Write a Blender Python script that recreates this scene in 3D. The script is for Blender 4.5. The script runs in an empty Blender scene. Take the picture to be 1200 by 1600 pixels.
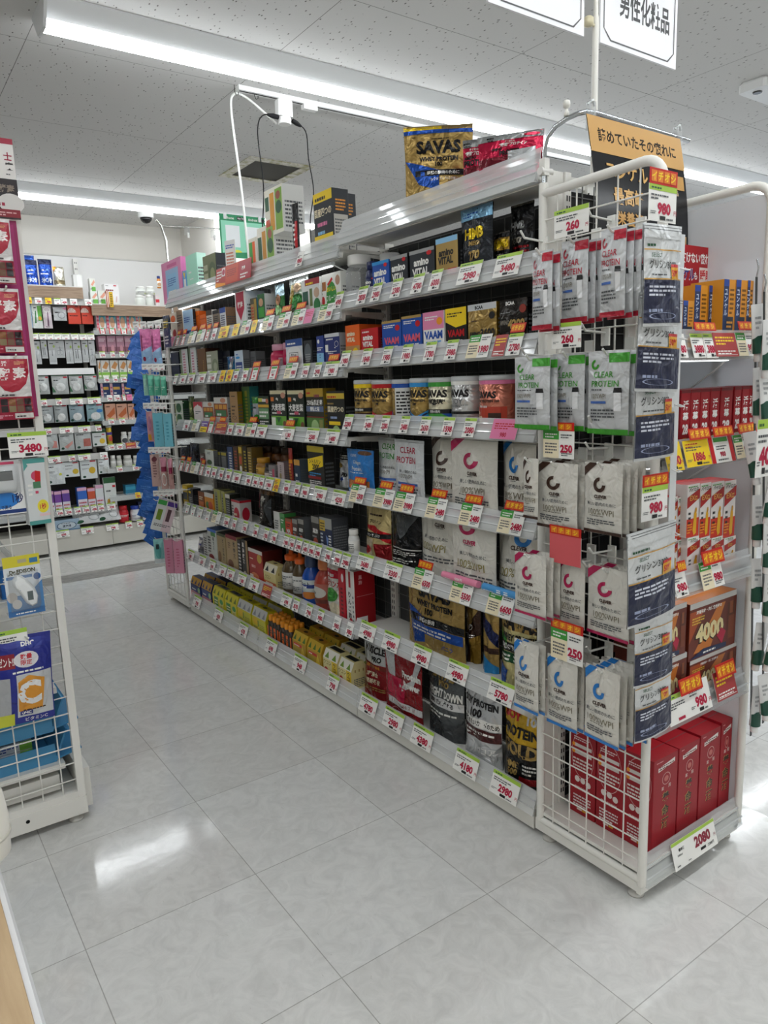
import bpy, math, random, re
from mathutils import Vector, Matrix
random.seed(7)
PI = math.pi
SC = bpy.context.scene
COL = SC.collection
# ---------------------------------------------------------------- camera
CF, CYAW, CPIT, CROL, CH = 1138.61, 0.610631, 0.17636, -0.033987, 1.33042
def cam_axes():
    cy, sy, cp, sp = math.cos(CYAW), math.sin(CYAW), math.cos(CPIT), math.sin(CPIT)
    f = Vector((sy*cp, cy*cp, -sp)); r = Vector((cy, -sy, 0)); u = r.cross(f)
    c, s = math.cos(CROL), math.sin(CROL)
    return c*r+s*u, -s*r+c*u, f
AX = cam_axes()
cd = bpy.data.cameras.new('camera'); cam = bpy.data.objects.new('camera', cd); COL.objects.link(cam)
cd.sensor_fit = 'VERTICAL'; cd.sensor_height = 36.0; cd.lens = 36.0*CF/1600.0
cd.clip_start = 0.02; cd.clip_end = 60
cam.matrix_world = Matrix(((AX[0].x, AX[1].x, -AX[2].x, 0), (AX[0].y, AX[1].y, -AX[2].y, 0), (AX[0].z, AX[1].z, -AX[2].z, CH), (0, 0, 0, 1)))
SC.camera = cam
# ---------------------------------------------------------------- world, exposure
LED = 26.0
w = bpy.data.worlds.new('store_world'); SC.world = w; w.use_nodes = True
w.node_tree.nodes['Background'].inputs[0].default_value = (.80, .87, 1, 1)
w.node_tree.nodes['Background'].inputs[1].default_value = 1.1
SC.view_settings.view_transform = 'Standard'; SC.view_settings.look = 'None'
SC.view_settings.exposure = 0.0; SC.view_settings.gamma = 1.0; SC.view_settings.use_curve_mapping = False
cy_ = SC.cycles
cy_.use_denoising = True; cy_.max_bounces = 7; cy_.diffuse_bounces = 4; cy_.glossy_bounces = 4
cy_.transmission_bounces = 5; cy_.transparent_max_bounces = 16; cy_.caustics_reflective = False; cy_.caustics_refractive = False
cy_.sample_clamp_indirect = 6.0
# ---------------------------------------------------------------- measuring helpers: where a column/row of the survey photograph meets a plane
def _lin(a, k):                       # k*depth = a  as a plane through the eye
    return a - k*AX[2]
def y_at(px, X, z):                   # Y of the point on line (X, *, z)
    n = _lin(AX[0], (px-600)/CF); return -(n.x*X + n.z*(z-CH))/n.y
def x_at(px, Y, z):
    n = _lin(AX[0], (px-600)/CF); return -(n.y*Y + n.z*(z-CH))/n.x
def z_at(py, X, Y):
    n = _lin(AX[1], (800-py)/CF); return CH - (n.x*X + n.y*Y)/n.z
# ---------------------------------------------------------------- colours and materials
CN = dict(w='f2f1ec', k='141416', r='c0141c', R='8c1018', o='e8641c', O='f09a28', y='f2cf1e', Y='e8e23c', g='3f9a3a', G='17502c', l='a5c84a',
          b='1c4fa8', B='141f50', c='2f8fd0', C='8fc4e8', p='e07aa4', P='b01850', m='86155a', v='6a4a9c', n='6b4526', N='3c2418', t='b98a52', a='9a9c9c',
          A='55585a', s='c9ccce', S='e4e6e6', d='ad8f50', D='8a6a20', q='7fd8b8', Q='2f9f86', e='efe3c2', x='262a30', z='d8d5cc', j='f6b8c0', u='20345c',
          i='b5103c', f='5f6a34', h='7a7468')
def hexrgb(h):
    return tuple(((int(h[i:i+2], 16)/255+.055)/1.055)**2.4 if int(h[i:i+2], 16) > 10 else int(h[i:i+2], 16)/255/12.92 for i in (0, 2, 4))
MATS = {}
KIND = dict(card=(.42, 0, .35), ink=(.4, 0, .4), matte=(.75, 0, .2), gloss=(.18, 0, .5), foil=(.27, .55, .6), film=(.3, .12, .6), steel=(.42, 0, .45), chrome=(.15, 1, .5),
            plastic=(.3, 0, .5), rubber=(.7, 0, .2))
def M(c, kind='card'):
    key = (c, kind)
    if key in MATS: return MATS[key]
    m = bpy.data.materials.new(kind+'_'+CN.get(c, c)); m.use_nodes = True
    nt = m.node_tree; b = nt.nodes['Principled BSDF']
    ro, me, sp = KIND[kind]
    b.inputs['Base Color'].default_value = hexrgb(CN.get(c, c))+(1,)
    b.inputs['Roughness'].default_value = ro; b.inputs['Metallic'].default_value = me
    b.inputs['Specular IOR Level'].default_value = sp
    if kind in ('foil', 'film'):
        tc = nt.nodes.new('ShaderNodeTexCoord'); no = nt.nodes.new('ShaderNodeTexNoise'); bu = nt.nodes.new('ShaderNodeBump')
        no.inputs['Scale'].default_value = 26; no.inputs['Detail'].default_value = 2.5; no.inputs['Distortion'].default_value = .6
        bu.inputs['Strength'].default_value = .8 if kind == 'foil' else .55; bu.inputs['Distance'].default_value = .02
        nt.links.new(tc.outputs['Object'], no.inputs['Vector']); nt.links.new(no.outputs['Fac'], bu.inputs['Height'])
        nt.links.new(bu.outputs['Normal'], b.inputs['Normal'])
    elif kind == 'steel':
        tc = nt.nodes.new('ShaderNodeTexCoord'); no = nt.nodes.new('ShaderNodeTexNoise'); mr = nt.nodes.new('ShaderNodeMapRange')
        no.inputs['Scale'].default_value = 9; no.inputs['Detail'].default_value = 4
        mr.inputs['To Min'].default_value = .3; mr.inputs['To Max'].default_value = .55
        nt.links.new(tc.outputs['Object'], no.inputs['Vector']); nt.links.new(no.outputs['Fac'], mr.inputs['Value'])
        nt.links.new(mr.outputs['Result'], b.inputs['Roughness'])
    MATS[key] = m
    return m
def clear_mat(name, tint, see, rough=.06):
    m = bpy.data.materials.new(name); m.use_nodes = True; nt = m.node_tree
    for n in list(nt.nodes): nt.nodes.remove(n)
    o = nt.nodes.new('ShaderNodeOutputMaterial'); mx = nt.nodes.new('ShaderNodeMixShader'); tr = nt.nodes.new('ShaderNodeBsdfTransparent')
    pb = nt.nodes.new('ShaderNodeBsdfPrincipled'); fr = nt.nodes.new('ShaderNodeLayerWeight'); mr = nt.nodes.new('ShaderNodeMapRange')
    tr.inputs[0].default_value = (.97, .98, .98, 1); pb.inputs['Base Color'].default_value = tint+(1,); pb.inputs['Roughness'].default_value = rough
    fr.inputs['Blend'].default_value = .35
    mr.inputs['To Min'].default_value = 1-see; mr.inputs['To Max'].default_value = min(1, 1-see+.4)
    nt.links.new(fr.outputs['Fresnel'], mr.inputs['Value']); nt.links.new(mr.outputs['Result'], mx.inputs['Fac'])
    nt.links.new(tr.outputs[0], mx.inputs[1]); nt.links.new(pb.outputs[0], mx.inputs[2]); nt.links.new(mx.outputs[0], o.inputs['Surface'])
    return m
CLEAR = clear_mat('clear_acrylic', (.80, .81, .81), .87)
CLEARB = clear_mat('clear_blue_plastic', (.10, .40, .70), .45)
BAGCLEAR = clear_mat('clear_film', (.9, .9, .9), .85)
VINYL = clear_mat('frosted_vinyl', (.80, .80, .82), .30, .25)
WHITE = M('e6e4dd', 'steel')
def emit(name, col, st):
    m = bpy.data.materials.new(name); m.use_nodes = True; nt = m.node_tree
    for n in list(nt.nodes): nt.nodes.remove(n)
    o = nt.nodes.new('ShaderNodeOutputMaterial'); e = nt.nodes.new('ShaderNodeEmission')
    e.inputs[0].default_value = col+(1,); e.inputs[1].default_value = st
    nt.links.new(e.outputs[0], o.inputs[0]); return m
TUBE = emit('led_tube', (.93, .97, 1.0), LED)
SHELFLED = emit('shelf_led', (.93, .98, 1.0), 5.0)
# ---------------------------------------------------------------- text outlines
_TX = {}
def text_tris(s, bold=1):
    k = (s, bold)
    if k in _TX: return _TX[k]
    c = bpy.data.curves.new('t', 'FONT'); c.body = s; c.size = 1; c.resolution_u = 2; c.fill_mode = 'FRONT'
    c.offset = .014*bold
    o = bpy.data.objects.new('t', c); COL.objects.link(o)
    me = o.to_mesh()
    me.calc_loop_triangles()
    vs = [(v.co.x, v.co.y) for v in me.vertices]; ts = [tuple(t.vertices) for t in me.loop_triangles]
    o.to_mesh_clear(); bpy.data.objects.remove(o); bpy.data.curves.remove(c)
    if vs:
        x0, x1 = min(v[0] for v in vs), max(v[0] for v in vs); y0, y1 = min(v[1] for v in vs), max(v[1] for v in vs)
    else: x0 = x1 = y0 = y1 = 0
    h = max(y1-y0, .2)
    r = ([((x-x0)/h, (y-y0)/h) for x, y in vs], ts, (x1-x0)/h)
    _TX[k] = r
    return r
# ---------------------------------------------------------------- mesh builder
def cut_poly(poly, ax, val):
    a, b = [], []
    n = len(poly)
    for i in range(n):
        p, q = poly[i], poly[(i+1) % n]
        if p[ax] <= val: a.append(p)
        if p[ax] >= val: b.append(p)
        if (p[ax]-val)*(q[ax]-val) < 0:
            t = (val-p[ax])/(q[ax]-p[ax]); r = (p[0]+(q[0]-p[0])*t, p[1]+(q[1]-p[1])*t)
            a.append(r); b.append(r)
    return a, b
def grid_cut(polys, cell):
    for ax in (0, 1):
        out = []
        for p in polys:
            lo, hi = min(v[ax] for v in p), max(v[ax] for v in p)
            k = math.ceil(lo/cell+1e-6)
            while k*cell < hi-1e-6 and len(p) >= 3:
                a, p = cut_poly(p, ax, k*cell)
                if len(a) >= 3: out.append(a)
                k += 1
            if len(p) >= 3: out.append(p)
        polys = out
    return polys
class MB:
    def __init__(s): s.v = []; s.f = []; s.m = []; s.sm = []; s.mats = []
    def mi(s, m):
        if m not in s.mats: s.mats.append(m)
        return s.mats.index(m)
    def add(s, vs, fs, m, smooth=False):
        b = len(s.v); s.v.extend(vs); k = s.mi(m)
        for f in fs: s.f.append(tuple(b+i for i in f)); s.m.append(k); s.sm.append(smooth)
        return s
    def box(s, x0, x1, y0, y1, z0, z1, m, ms=None):
        v = [(x, y, z) for z in (z0, z1) for y in (y0, y1) for x in (x0, x1)]
        F = [(0, 1, 5, 4), (1, 3, 7, 5), (3, 2, 6, 7), (2, 0, 4, 6), (4, 5, 7, 6), (2, 3, 1, 0)]    # front right back left top bottom
        for i, f in enumerate(F): s.add([v[j] for j in f], [(0, 1, 2, 3)], (ms or {}).get(i, m))
        return s
    def bbox(s, x0, x1, y0, y1, z0, z1, m, r=.002):                  # box with chamfered vertical and top edges
        P = [(x0+r, y0), (x1-r, y0), (x1, y0+r), (x1, y1-r), (x1-r, y1), (x0+r, y1), (x0, y1-r), (x0, y0+r)]
        cx, cy = (x0+x1)/2, (y0+y1)/2
        Q = [(px+(r if px < cx else -r)*.8, py+(r if py < cy else -r)*.8) for px, py in P]
        v = [(a, b, z0) for a, b in P]+[(a, b, z1-r) for a, b in P]+[(a, b, z1) for a, b in Q]
        f = [tuple(range(7, -1, -1)), tuple(range(16, 24))]
        for k in (0, 8):
            for i in range(8): j = (i+1) % 8; f.append((k+i, k+j, k+8+j, k+8+i))
        return s.add(v, f, m)
    def tube(s, pts, r, m, n=8, cap=True, closed=False):
        pts = [Vector(p) for p in pts]; rs = r if isinstance(r, (list, tuple)) else [r]*len(pts)
        v = []; N = len(pts); up = None
        for i, p in enumerate(pts):
            a = pts[i-1] if i > 0 or closed else p; b = pts[(i+1) % N] if i < N-1 or closed else p
            t = (b-a).normalized()
            if up is None: up = t.orthogonal().normalized()
            up = (up - t*up.dot(t)); up = up.normalized() if up.length > 1e-6 else t.orthogonal().normalized()
            sd = t.cross(up)
            for k in range(n): q = 2*PI*k/n; v.append(tuple(p+(up*math.cos(q)+sd*math.sin(q))*rs[i]))
        f = []
        for i in range(N if closed else N-1):
            for k in range(n):
                j = (i+1) % N; k2 = (k+1) % n; f.append((i*n+k, i*n+k2, j*n+k2, j*n+k))
        s.add(v, f, m, True)
        if cap and not closed: s.add(v[:n], [tuple(range(n))[::-1]], m); s.add(v[-n:], [tuple(range(n))], m)
        return s
    def lathe(s, prof, m, n=24, c=(0, 0), ms=None):
        v = []; L = len(prof)
        for r, z in prof:
            for k in range(n): q = 2*PI*k/n; v.append((c[0]+r*math.cos(q), c[1]+r*math.sin(q), z))
        for i in range(L-1):
            f = [(i*n+k, i*n+(k+1) % n, (i+1)*n+(k+1) % n, (i+1)*n+k) for k in range(n)]
            b = len(s.v) if i == 0 else b
            if i == 0: s.v.extend(v)
            kk = s.mi((ms or {}).get(i, m))
            for q in f: s.f.append(tuple(b+x for x in q)); s.m.append(kk); s.sm.append(True)
        s.f.append(tuple(b+k for k in range(n))[::-1]); s.m.append(s.mi((ms or {}).get(0, m))); s.sm.append(False)
        s.f.append(tuple(b+(L-1)*n+k for k in range(n))); s.m.append(s.mi((ms or {}).get(L-2, m))); s.sm.append(False)
        return s
    def prism(s, poly, x0, x1, m, axis=0):                           # polygon in the two other axes, extruded along axis
        def P(a, b, t): return {0: (t, a, b), 1: (a, t, b), 2: (a, b, t)}[axis]
        n = len(poly); v = [P(a, b, x0) for a, b in poly]+[P(a, b, x1) for a, b in poly]
        f = [tuple(range(n)), tuple(range(2*n-1, n-1, -1))]+[(i, n+i, n+(i+1) % n, (i+1) % n) for i in range(n)]
        return s.add(v, f, m)
    def surf(s, fn, nu, nv, m, smooth=True, off=0):
        v = [fn(i/nu, j/nv, off) for j in range(nv+1) for i in range(nu+1)]
        f = [(j*(nu+1)+i, j*(nu+1)+i+1, (j+1)*(nu+1)+i+1, (j+1)*(nu+1)+i) for j in range(nv) for i in range(nu)]
        return s.add(v, f, m, smooth)
    def prints(s, ops, fn, W, H, kind='ink', curved=False, base=.0004):
        """flat ink shapes laid on a surface: fn(u, v, offset) -> point, u and v in 0..1"""
        if not ops: return s
        lay = 0; cell = min(.016, W/12)
        rnd = random.Random(len(ops)*7+int(W*1e4))
        def put(polys, c):
            if curved: polys = grid_cut(polys, cell)
            off = base+lay*.00007
            vs = []; fs = []
            for p in polys:
                fs.append(tuple(range(len(vs), len(vs)+len(p)))); vs.extend(fn(a/W, b/H, off) for a, b in p)
            if fs: s.add(vs, fs, M(c, kind), curved)
        for op in ops.split('|'):
            a = op.strip().split(' '); o = a[0]; lay += 1
            try:
                if o == 'r':
                    x, y, w_, h = [float(q) for q in a[1:5]]
                    put([[(x*W, y*H), ((x+w_)*W, y*H), ((x+w_)*W, (y+h)*H), (x*W, (y+h)*H)]], a[5])
                elif o == 'e':
                    x, y, rx, ry = [float(q) for q in a[1:5]]
                    put([[(x*W+rx*W*math.cos(2*PI*k/20), y*H+ry*H*math.sin(2*PI*k/20)) for k in range(20)]], a[5])
                elif o == 'o':
                    x, y, rx, ry = [float(q) for q in a[1:5]]; th = float(a[6]); P = []
                    for k in range(20):
                        q0, q1 = 2*PI*k/20, 2*PI*(k+1)/20
                        P.append([((x+rx*t*math.cos(q))*W, (y+ry*t*math.sin(q))*H) for q, t in ((q0, 1), (q1, 1), (q1, 1-th), (q0, 1-th))])
                    put(P, a[5])
                elif o == 'p':
                    q = [float(t) for t in a[2:]]; put([[(q[i]*W, q[i+1]*H) for i in range(0, len(q), 2)]], a[1])
                elif o == 'c':                                        # C-shaped emblem: thick open arc, opening at upper right
                    x, y, rx, ry = [float(q) for q in a[1:5]]; P = []
                    for k in range(18):
                        q0, q1 = math.radians(88+k*15.2), math.radians(88+(k+1)*15.2)
                        P.append([((x+rx*t*math.cos(q))*W, (y+ry*t*math.sin(q))*H) for q, t in ((q0, 1), (q1, 1), (q1, .5), (q0, .5))])
                    put(P, a[5])
                elif o[0] in 'tTu':                                   # t regular, T bold, u light; .8 = widest share
                    x, y, h = [float(q) for q in a[1:4]]; mw = float(o[1:] or .9)
                    vs, ts, asp = text_tris(' '.join(a[5:]), {'t': .7, 'T': 3.4 if ''.join(a[5:]).isascii() else 1.7, 'u': 0}[o[0]])
                    sx = min(1, mw*W/max(asp*h*H, 1e-6))
                    pts = [(x*W+(vx-asp/2)*h*H*sx, y*H+(vy-.5)*h*H) for vx, vy in vs]
                    put([[pts[i] for i in t] for t in ts], a[4])
                elif o[0] == 'v':                                     # stacked column of characters from the top
                    x, y, h = [float(q) for q in a[1:4]]
                    for i, ch in enumerate(' '.join(a[5:])):
                        vs, ts, asp = text_tris(ch, 2); k = min(1, h*H/max(h*H*asp, 1e-6)) if asp > 0 else 1
                        pts = [(x*W+(vx-asp/2)*h*H*k*.9, (y-i*h*1.12)*H+(vy-1)*h*H*.92) for vx, vy in vs]
                        put([[pts[i2] for i2 in t] for t in ts], a[4])
                elif o == 'b':                                        # rows of tiny illegible print
                    x, y, w_, h = [float(q) for q in a[1:5]]; n = int(a[5]); P = []
                    for i in range(n):
                        yy = y+h*(n-1-i)/max(n, 1); t = x; e = x+w_*(1 if i < n-1 else rnd.uniform(.4, .9)); hh = h/n*.5
                        while t < e:
                            l = rnd.uniform(.06, .2)*w_; l = min(l, e-t)
                            P.append([(t*W, yy*H), ((t+l)*W, yy*H), ((t+l)*W, (yy+hh)*H), (t*W, (yy+hh)*H)]); t += l+.03*w_
                    put(P, a[6])
            except Exception as ex:
                raise RuntimeError('bad print op: '+op) from ex
        return s
    def build(s, name, parent=None, loc=None, rotz=0):
        me = bpy.data.meshes.new(name); me.from_pydata(s.v, [], s.f)
        for m in s.mats: me.materials.append(m)
        me.polygons.foreach_set('material_index', s.m); me.polygons.foreach_set('use_smooth', s.sm); me.update()
        o = bpy.data.objects.new(name, me); COL.objects.link(o)
        if parent is not None: o.parent = parent
        if loc is not None: o.location = loc
        if rotz: o.rotation_euler.z = rotz
        return o
# ---------------------------------------------------------------- things, labels
REG = []
ORD = ['', 'second', 'third', 'fourth', 'fifth', 'sixth', 'seventh', 'eighth', 'ninth', 'tenth', 'eleventh', 'twelfth', 'thirteenth', 'fourteenth', 'fifteenth', 'sixteenth', 'seventeenth',
       'eighteenth', 'nineteenth', 'twentieth', 'twenty-first', 'twenty-second', 'twenty-third', 'twenty-fourth', 'twenty-fifth']
def tag(o, desc, where, cat, group=None, order=None):
    """order: sort key among look-alikes of one place (small = near end)"""
    o['category'] = cat; REG.append([o, desc, where, cat, group, order]); return o
def empty(name, loc, rotz=0):
    o = bpy.data.objects.new(name, None); COL.objects.link(o); o.location = loc; o.rotation_euler.z = rotz; o.empty_display_size = .05; return o
def struct(o):
    o['kind'] = 'structure'; return o
def finish_labels():
    by = {}; cats = {}
    for r in REG:
        by.setdefault((r[1], r[2]), []).append(r); cats.setdefault((r[3], r[2]), []).append(r)
    for (d, wh), rs in by.items():
        if len(rs) > 1:
            rs.sort(key=lambda r: r[5] if r[5] is not None else r[0].location.y)
        for i, r in enumerate(rs):
            if len(rs) == 1: lab = re.sub(',? ?# from (near end|the right|the top|top)|# ', '', d)+' '+wh
            elif '#' in d: lab = d.replace('#', 'first' if i == 0 else ORD[i])+' '+wh
            else: lab = ('first ' if i == 0 else ORD[i]+' ')+d+' from near end '+wh
            r[0]['label'] = re.sub(' +', ' ', lab.replace('#', '')).strip()
    for (c, wh), rs in cats.items():
        for r in rs:
            if r[4]: r[0]['group'] = r[4]
            elif len(rs) > 1: r[0]['group'] = (c+'s '+wh).replace('boxs', 'boxes').replace('pouchs', 'pouches')
# ================================================================ room
CZ = 2.77; RX0, RX1, RY0, RY1 = -3.2, 7.2, -3.6, 6.78
def node_mat(name):
    m = bpy.data.materials.new(name); m.use_nodes = True; nt = m.node_tree
    return m, nt, nt.nodes['Principled BSDF'], lambda t, **k: _mk(nt, t, k), nt.links.new
def _mk(nt, t, k):
    n = nt.nodes.new(t)
    for a, v in k.items():
        if a.startswith('i_'): n.inputs[a[2:].replace('_', ' ')].default_value = v
        else: setattr(n, a, v)
    return n
def mth(nt, op, a, b=None):
    n = nt.nodes.new('ShaderNodeMath'); n.operation = op
    for i, x in enumerate((a, b)):
        if x is None: continue
        if isinstance(x, (int, float)): n.inputs[i].default_value = x
        else: nt.links.new(x, n.inputs[i])
    return n.outputs[0]
def tile_nodes(nt, sx, sy, ox, oy):
    """returns cell id vector socket, distance-to-seam socket (metres)"""
    g = nt.nodes.new('ShaderNodeNewGeometry'); sp = nt.nodes.new('ShaderNodeSeparateXYZ'); nt.links.new(g.outputs['Position'], sp.inputs[0])
    u = mth(nt, 'DIVIDE', mth(nt, 'SUBTRACT', sp.outputs[0], ox), sx); v = mth(nt, 'DIVIDE', mth(nt, 'SUBTRACT', sp.outputs[1], oy), sy)
    fu, fv = mth(nt, 'FRACT', u), mth(nt, 'FRACT', v)
    du = mth(nt, 'MULTIPLY', mth(nt, 'MINIMUM', fu, mth(nt, 'SUBTRACT', 1.0, fu)), sx); dv = mth(nt, 'MULTIPLY', mth(nt, 'MINIMUM', fv, mth(nt, 'SUBTRACT', 1.0, fv)), sy)
    cb = nt.nodes.new('ShaderNodeCombineXYZ'); nt.links.new(mth(nt, 'FLOOR', u), cb.inputs[0]); nt.links.new(mth(nt, 'FLOOR', v), cb.inputs[1])
    return g.outputs['Position'], cb.outputs[0], mth(nt, 'MINIMUM', du, dv)
def mixc(nt, fac, a, b):
    n = nt.nodes.new('ShaderNodeMix'); n.data_type = 'RGBA'
    nt.links.new(fac, n.inputs[0])
    for i, x in ((6, a), (7, b)):
        if isinstance(x, tuple): n.inputs[i].default_value = x
        else: nt.links.new(x, n.inputs[i])
    return n.outputs[2]
def ramp(nt, src, stops):
    n = nt.nodes.new('ShaderNodeValToRGB'); e = n.color_ramp.elements
    while len(e) < len(stops): e.new(.5)
    for q, (p, c) in zip(e, stops): q.position = p; q.color = c if isinstance(c, tuple) else (c, c, c, 1)
    nt.links.new(src, n.inputs[0]); return n.outputs[0]
def noise(nt, vec, scale, detail=3, rough=.5, dist=0, sc=(1, 1, 1)):
    mp = nt.nodes.new('ShaderNodeMapping'); mp.inputs['Scale'].default_value = sc; nt.links.new(vec, mp.inputs[0])
    n = nt.nodes.new('ShaderNodeTexNoise'); n.inputs['Scale'].default_value = scale; n.inputs['Detail'].default_value = detail; n.inputs['Roughness'].default_value = rough; n.inputs['Distortion'].default_value = dist
    nt.links.new(mp.outputs[0], n.inputs['Vector']); return n.outputs['Fac']
# floor: vinyl tiles, worn gloss, hairline seams, every tile lies at a slightly different tilt
fm, nt, bs, N, L = node_mat('vinyl_tile_floor')
pos, cell, seam = tile_nodes(nt, .45, .45, 1.1713, .8113)
wn = nt.nodes.new('ShaderNodeTexWhiteNoise'); wn.noise_dimensions = '3D'; L(cell, wn.inputs['Vector'])
base = mixc(nt, wn.outputs['Value'], hexrgb('d8d7d3')+(1,), hexrgb('e0e0dd')+(1,))
mar = ramp(nt, noise(nt, pos, 15, 7, .68, 1.5), [(.34, .86), (.62, 1.0)])
mx = nt.nodes.new('ShaderNodeMix'); mx.data_type = 'RGBA'; mx.blend_type = 'MULTIPLY'; mx.inputs[0].default_value = 1; L(base, mx.inputs[6]); L(mar, mx.inputs[7])
scr = ramp(nt, noise(nt, pos, 55, 2, .5, 6, (1, .25, 1)), [(.70, 0.0), (.76, 1.0)])
scm = mth(nt, 'MULTIPLY', scr, ramp(nt, noise(nt, pos, 2.3, 2), [(.42, 0.0), (.66, .55)]))
c2 = mixc(nt, scm, mx.outputs[2], hexrgb('9a9890')+(1,))
sm_ = mth(nt, 'MULTIPLY', mth(nt, 'LESS_THAN', seam, .0012), .5)
c3 = mixc(nt, sm_, c2, hexrgb('5a574e')+(1,))
L(c3, bs.inputs['Base Color'])
ro = nt.nodes.new('ShaderNodeMapRange'); ro.inputs['To Min'].default_value = .06; ro.inputs['To Max'].default_value = .17; L(noise(nt, pos, 3.2, 5, .65), ro.inputs['Value']); L(ro.outputs[0], bs.inputs['Roughness'])
tl = nt.nodes.new('ShaderNodeVectorMath'); tl.operation = 'SUBTRACT'; L(wn.outputs['Color'], tl.inputs[0]); tl.inputs[1].default_value = (.5, .5, .5)
t2 = nt.nodes.new('ShaderNodeVectorMath'); t2.operation = 'MULTIPLY'; L(tl.outputs[0], t2.inputs[0]); t2.inputs[1].default_value = (.022, .022, 0)
bu = nt.nodes.new('ShaderNodeBump'); bu.inputs['Strength'].default_value = .25; bu.inputs['Distance'].default_value = .0022; L(noise(nt, pos, 9, 4, .6), bu.inputs['Height'])
t3 = nt.nodes.new('ShaderNodeVectorMath'); t3.operation = 'ADD'; L(bu.outputs[0], t3.inputs[0]); L(t2.outputs[0], t3.inputs[1])
t4 = nt.nodes.new('ShaderNodeVectorMath'); t4.operation = 'NORMALIZE'; L(t3.outputs[0], t4.inputs[0]); L(t4.outputs[0], bs.inputs['Normal'])
bs.inputs['Specular IOR Level'].default_value = .5
struct(MB().box(RX0, RX1, RY0, RY1, -.05, 0, fm).build('floor'))
# ceiling: pitted fissured boards with fine joints
cm, nt, bs, N, L = node_mat('fissured_ceiling_board')
pos, cell, seam = tile_nodes(nt, .945, .965, .742, 2.555)
vo = nt.nodes.new('ShaderNodeTexVoronoi'); vo.inputs['Scale'].default_value = 60; vo.inputs['Randomness'].default_value = 1
mp = nt.nodes.new('ShaderNodeMapping'); mp.inputs['Scale'].default_value = (1, .5, 1); mp.inputs['Rotation'].default_value = (0, 0, .5); L(pos, mp.inputs[0]); L(mp.outputs[0], vo.inputs['Vector'])
gate = ramp(nt, vo.outputs['Color'], [(.46, 1.0), (.52, 0.0)])
pit = mth(nt, 'MULTIPLY', ramp(nt, vo.outputs['Distance'], [(.13, 1.0), (.22, 0.0)]), gate)
pc = mixc(nt, mth(nt, 'MULTIPLY', pit, .85), hexrgb('d2d1cf')+(1,), hexrgb('3a3734')+(1,))
L(mixc(nt, mth(nt, 'MULTIPLY', mth(nt, 'LESS_THAN', seam, .0016), .75), pc, hexrgb('4c4a47')+(1,)), bs.inputs['Base Color'])
bs.inputs['Roughness'].default_value = .9
struct(MB().box(RX0, RX1, RY0, RY1, CZ, CZ+.05, cm).build('ceiling'))
# walls
wm, nt, bs, N, L = node_mat('painted_wall')
g = nt.nodes.new('ShaderNodeNewGeometry'); L(mixc(nt, noise(nt, g.outputs['Position'], 1.5, 3), hexrgb('cdc9c1')+(1,), hexrgb('d8d5ce')+(1,)), bs.inputs['Base Color']); bs.inputs['Roughness'].default_value = .7
for nm, a in (('wall_back', (RX0, RX1, RY1, RY1+.1)), ('wall_front', (RX0, RX1, RY0-.1, RY0)), ('wall_left', (RX0-.1, RX0, RY0-.1, RY1+.1))):
    struct(MB().box(a[0], a[1], a[2], a[3], 0, CZ, wm).build(nm))
wr_ = MB()
wr_.box(RX1, RX1+.1, RY0-.1, .2, 0, CZ, wm).box(RX1, RX1+.1, 5.6, RY1+.1, 0, CZ, wm).box(RX1, RX1+.1, .2, 5.6, 0, .5, wm).box(RX1, RX1+.1, .2, 5.6, 2.45, CZ, wm)
struct(wr_.build('wall_right'))
struct(MB().box(2.575, 3.5, 6.0, RY1, 0, CZ, wm).build('wall_pier'))
# shop window in the right wall
wf = MB()
for y in (.2, 1.55, 2.9, 4.25, 5.54): wf.box(RX1+.01, RX1+.07, y, y+.06, .5, 2.45, M('b8bcbe', 'steel'))
for z in (.5, 2.39): wf.box(RX1+.01, RX1+.07, .2, 5.6, z, z+.06, M('b8bcbe', 'steel'))
wo = struct(wf.build('window_1'))
MB().box(RX1+.035, RX1+.041, .22, 5.58, .54, 2.41, clear_mat('window_glass', (.85, .9, .92), .93, .02)).build('pane', wo)
# white panel board, slotted standards and joints on the back wall
pb = MB().box(.2, 2.6, RY1-.012, RY1, 1.9, 2.46, M('dcdbd9', 'card')); struct(pb.build('trim_1'))
struct(MB().box(.2, 2.6, RY1-.016, RY1-.001, 2.462, 2.472, M('c4c2bc', 'steel')).build('trim_2'))
# grey threshold strip across the floor in front of the back shelves
tm, nt, bs, N, L = node_mat('grey_stone_strip')
g = nt.nodes.new('ShaderNodeNewGeometry'); L(ramp(nt, noise(nt, g.outputs['Position'], 16, 6, .7, 1.5, (.5, 3, 1)), [(.35, hexrgb('6b6a67')+(1,)), (.65, hexrgb('b4b2ac')+(1,))]), bs.inputs['Base Color']); bs.inputs['Roughness'].default_value = .35
struct(MB().box(RX0, 3.4, 5.42, 5.66, -.01, .0012, tm).build('floor_strip'))
# ---------------------------------------------------------------- ceiling fittings
def strip_light(y, x0, x1, desc):
    t = empty('ceiling_strip_light', ((x0+x1)/2, y, CZ)); L2 = (x1-x0)/2
    MB().prism([(-.115, 0), (-.115, -.006), (-.045, -.058), (.045, -.058), (.115, -.006), (.115, 0)], -L2, L2, M('e9ebec', 'steel'), 0).build('housing', t)
    n = 12; P = [(.04*math.cos(PI+PI*k/n), -.060+.030*math.sin(PI+PI*k/n)) for k in range(n+1)]
    MB().prism(P, -L2+.01, L2-.01, TUBE, 0).build('led_bar', t)
    for sx in (-1, 1): MB().prism([(-.118, 0), (-.118, -.008), (-.048, -.092), (.048, -.092), (.118, -.008), (.118, 0)], sx*L2-.006, sx*L2+.006, M('dfe1e2', 'plastic'), 0).build('end_cap', t)
    tag(t, desc, '', 'ceiling light', 'LED strip lights on the ceiling'); return t
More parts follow.
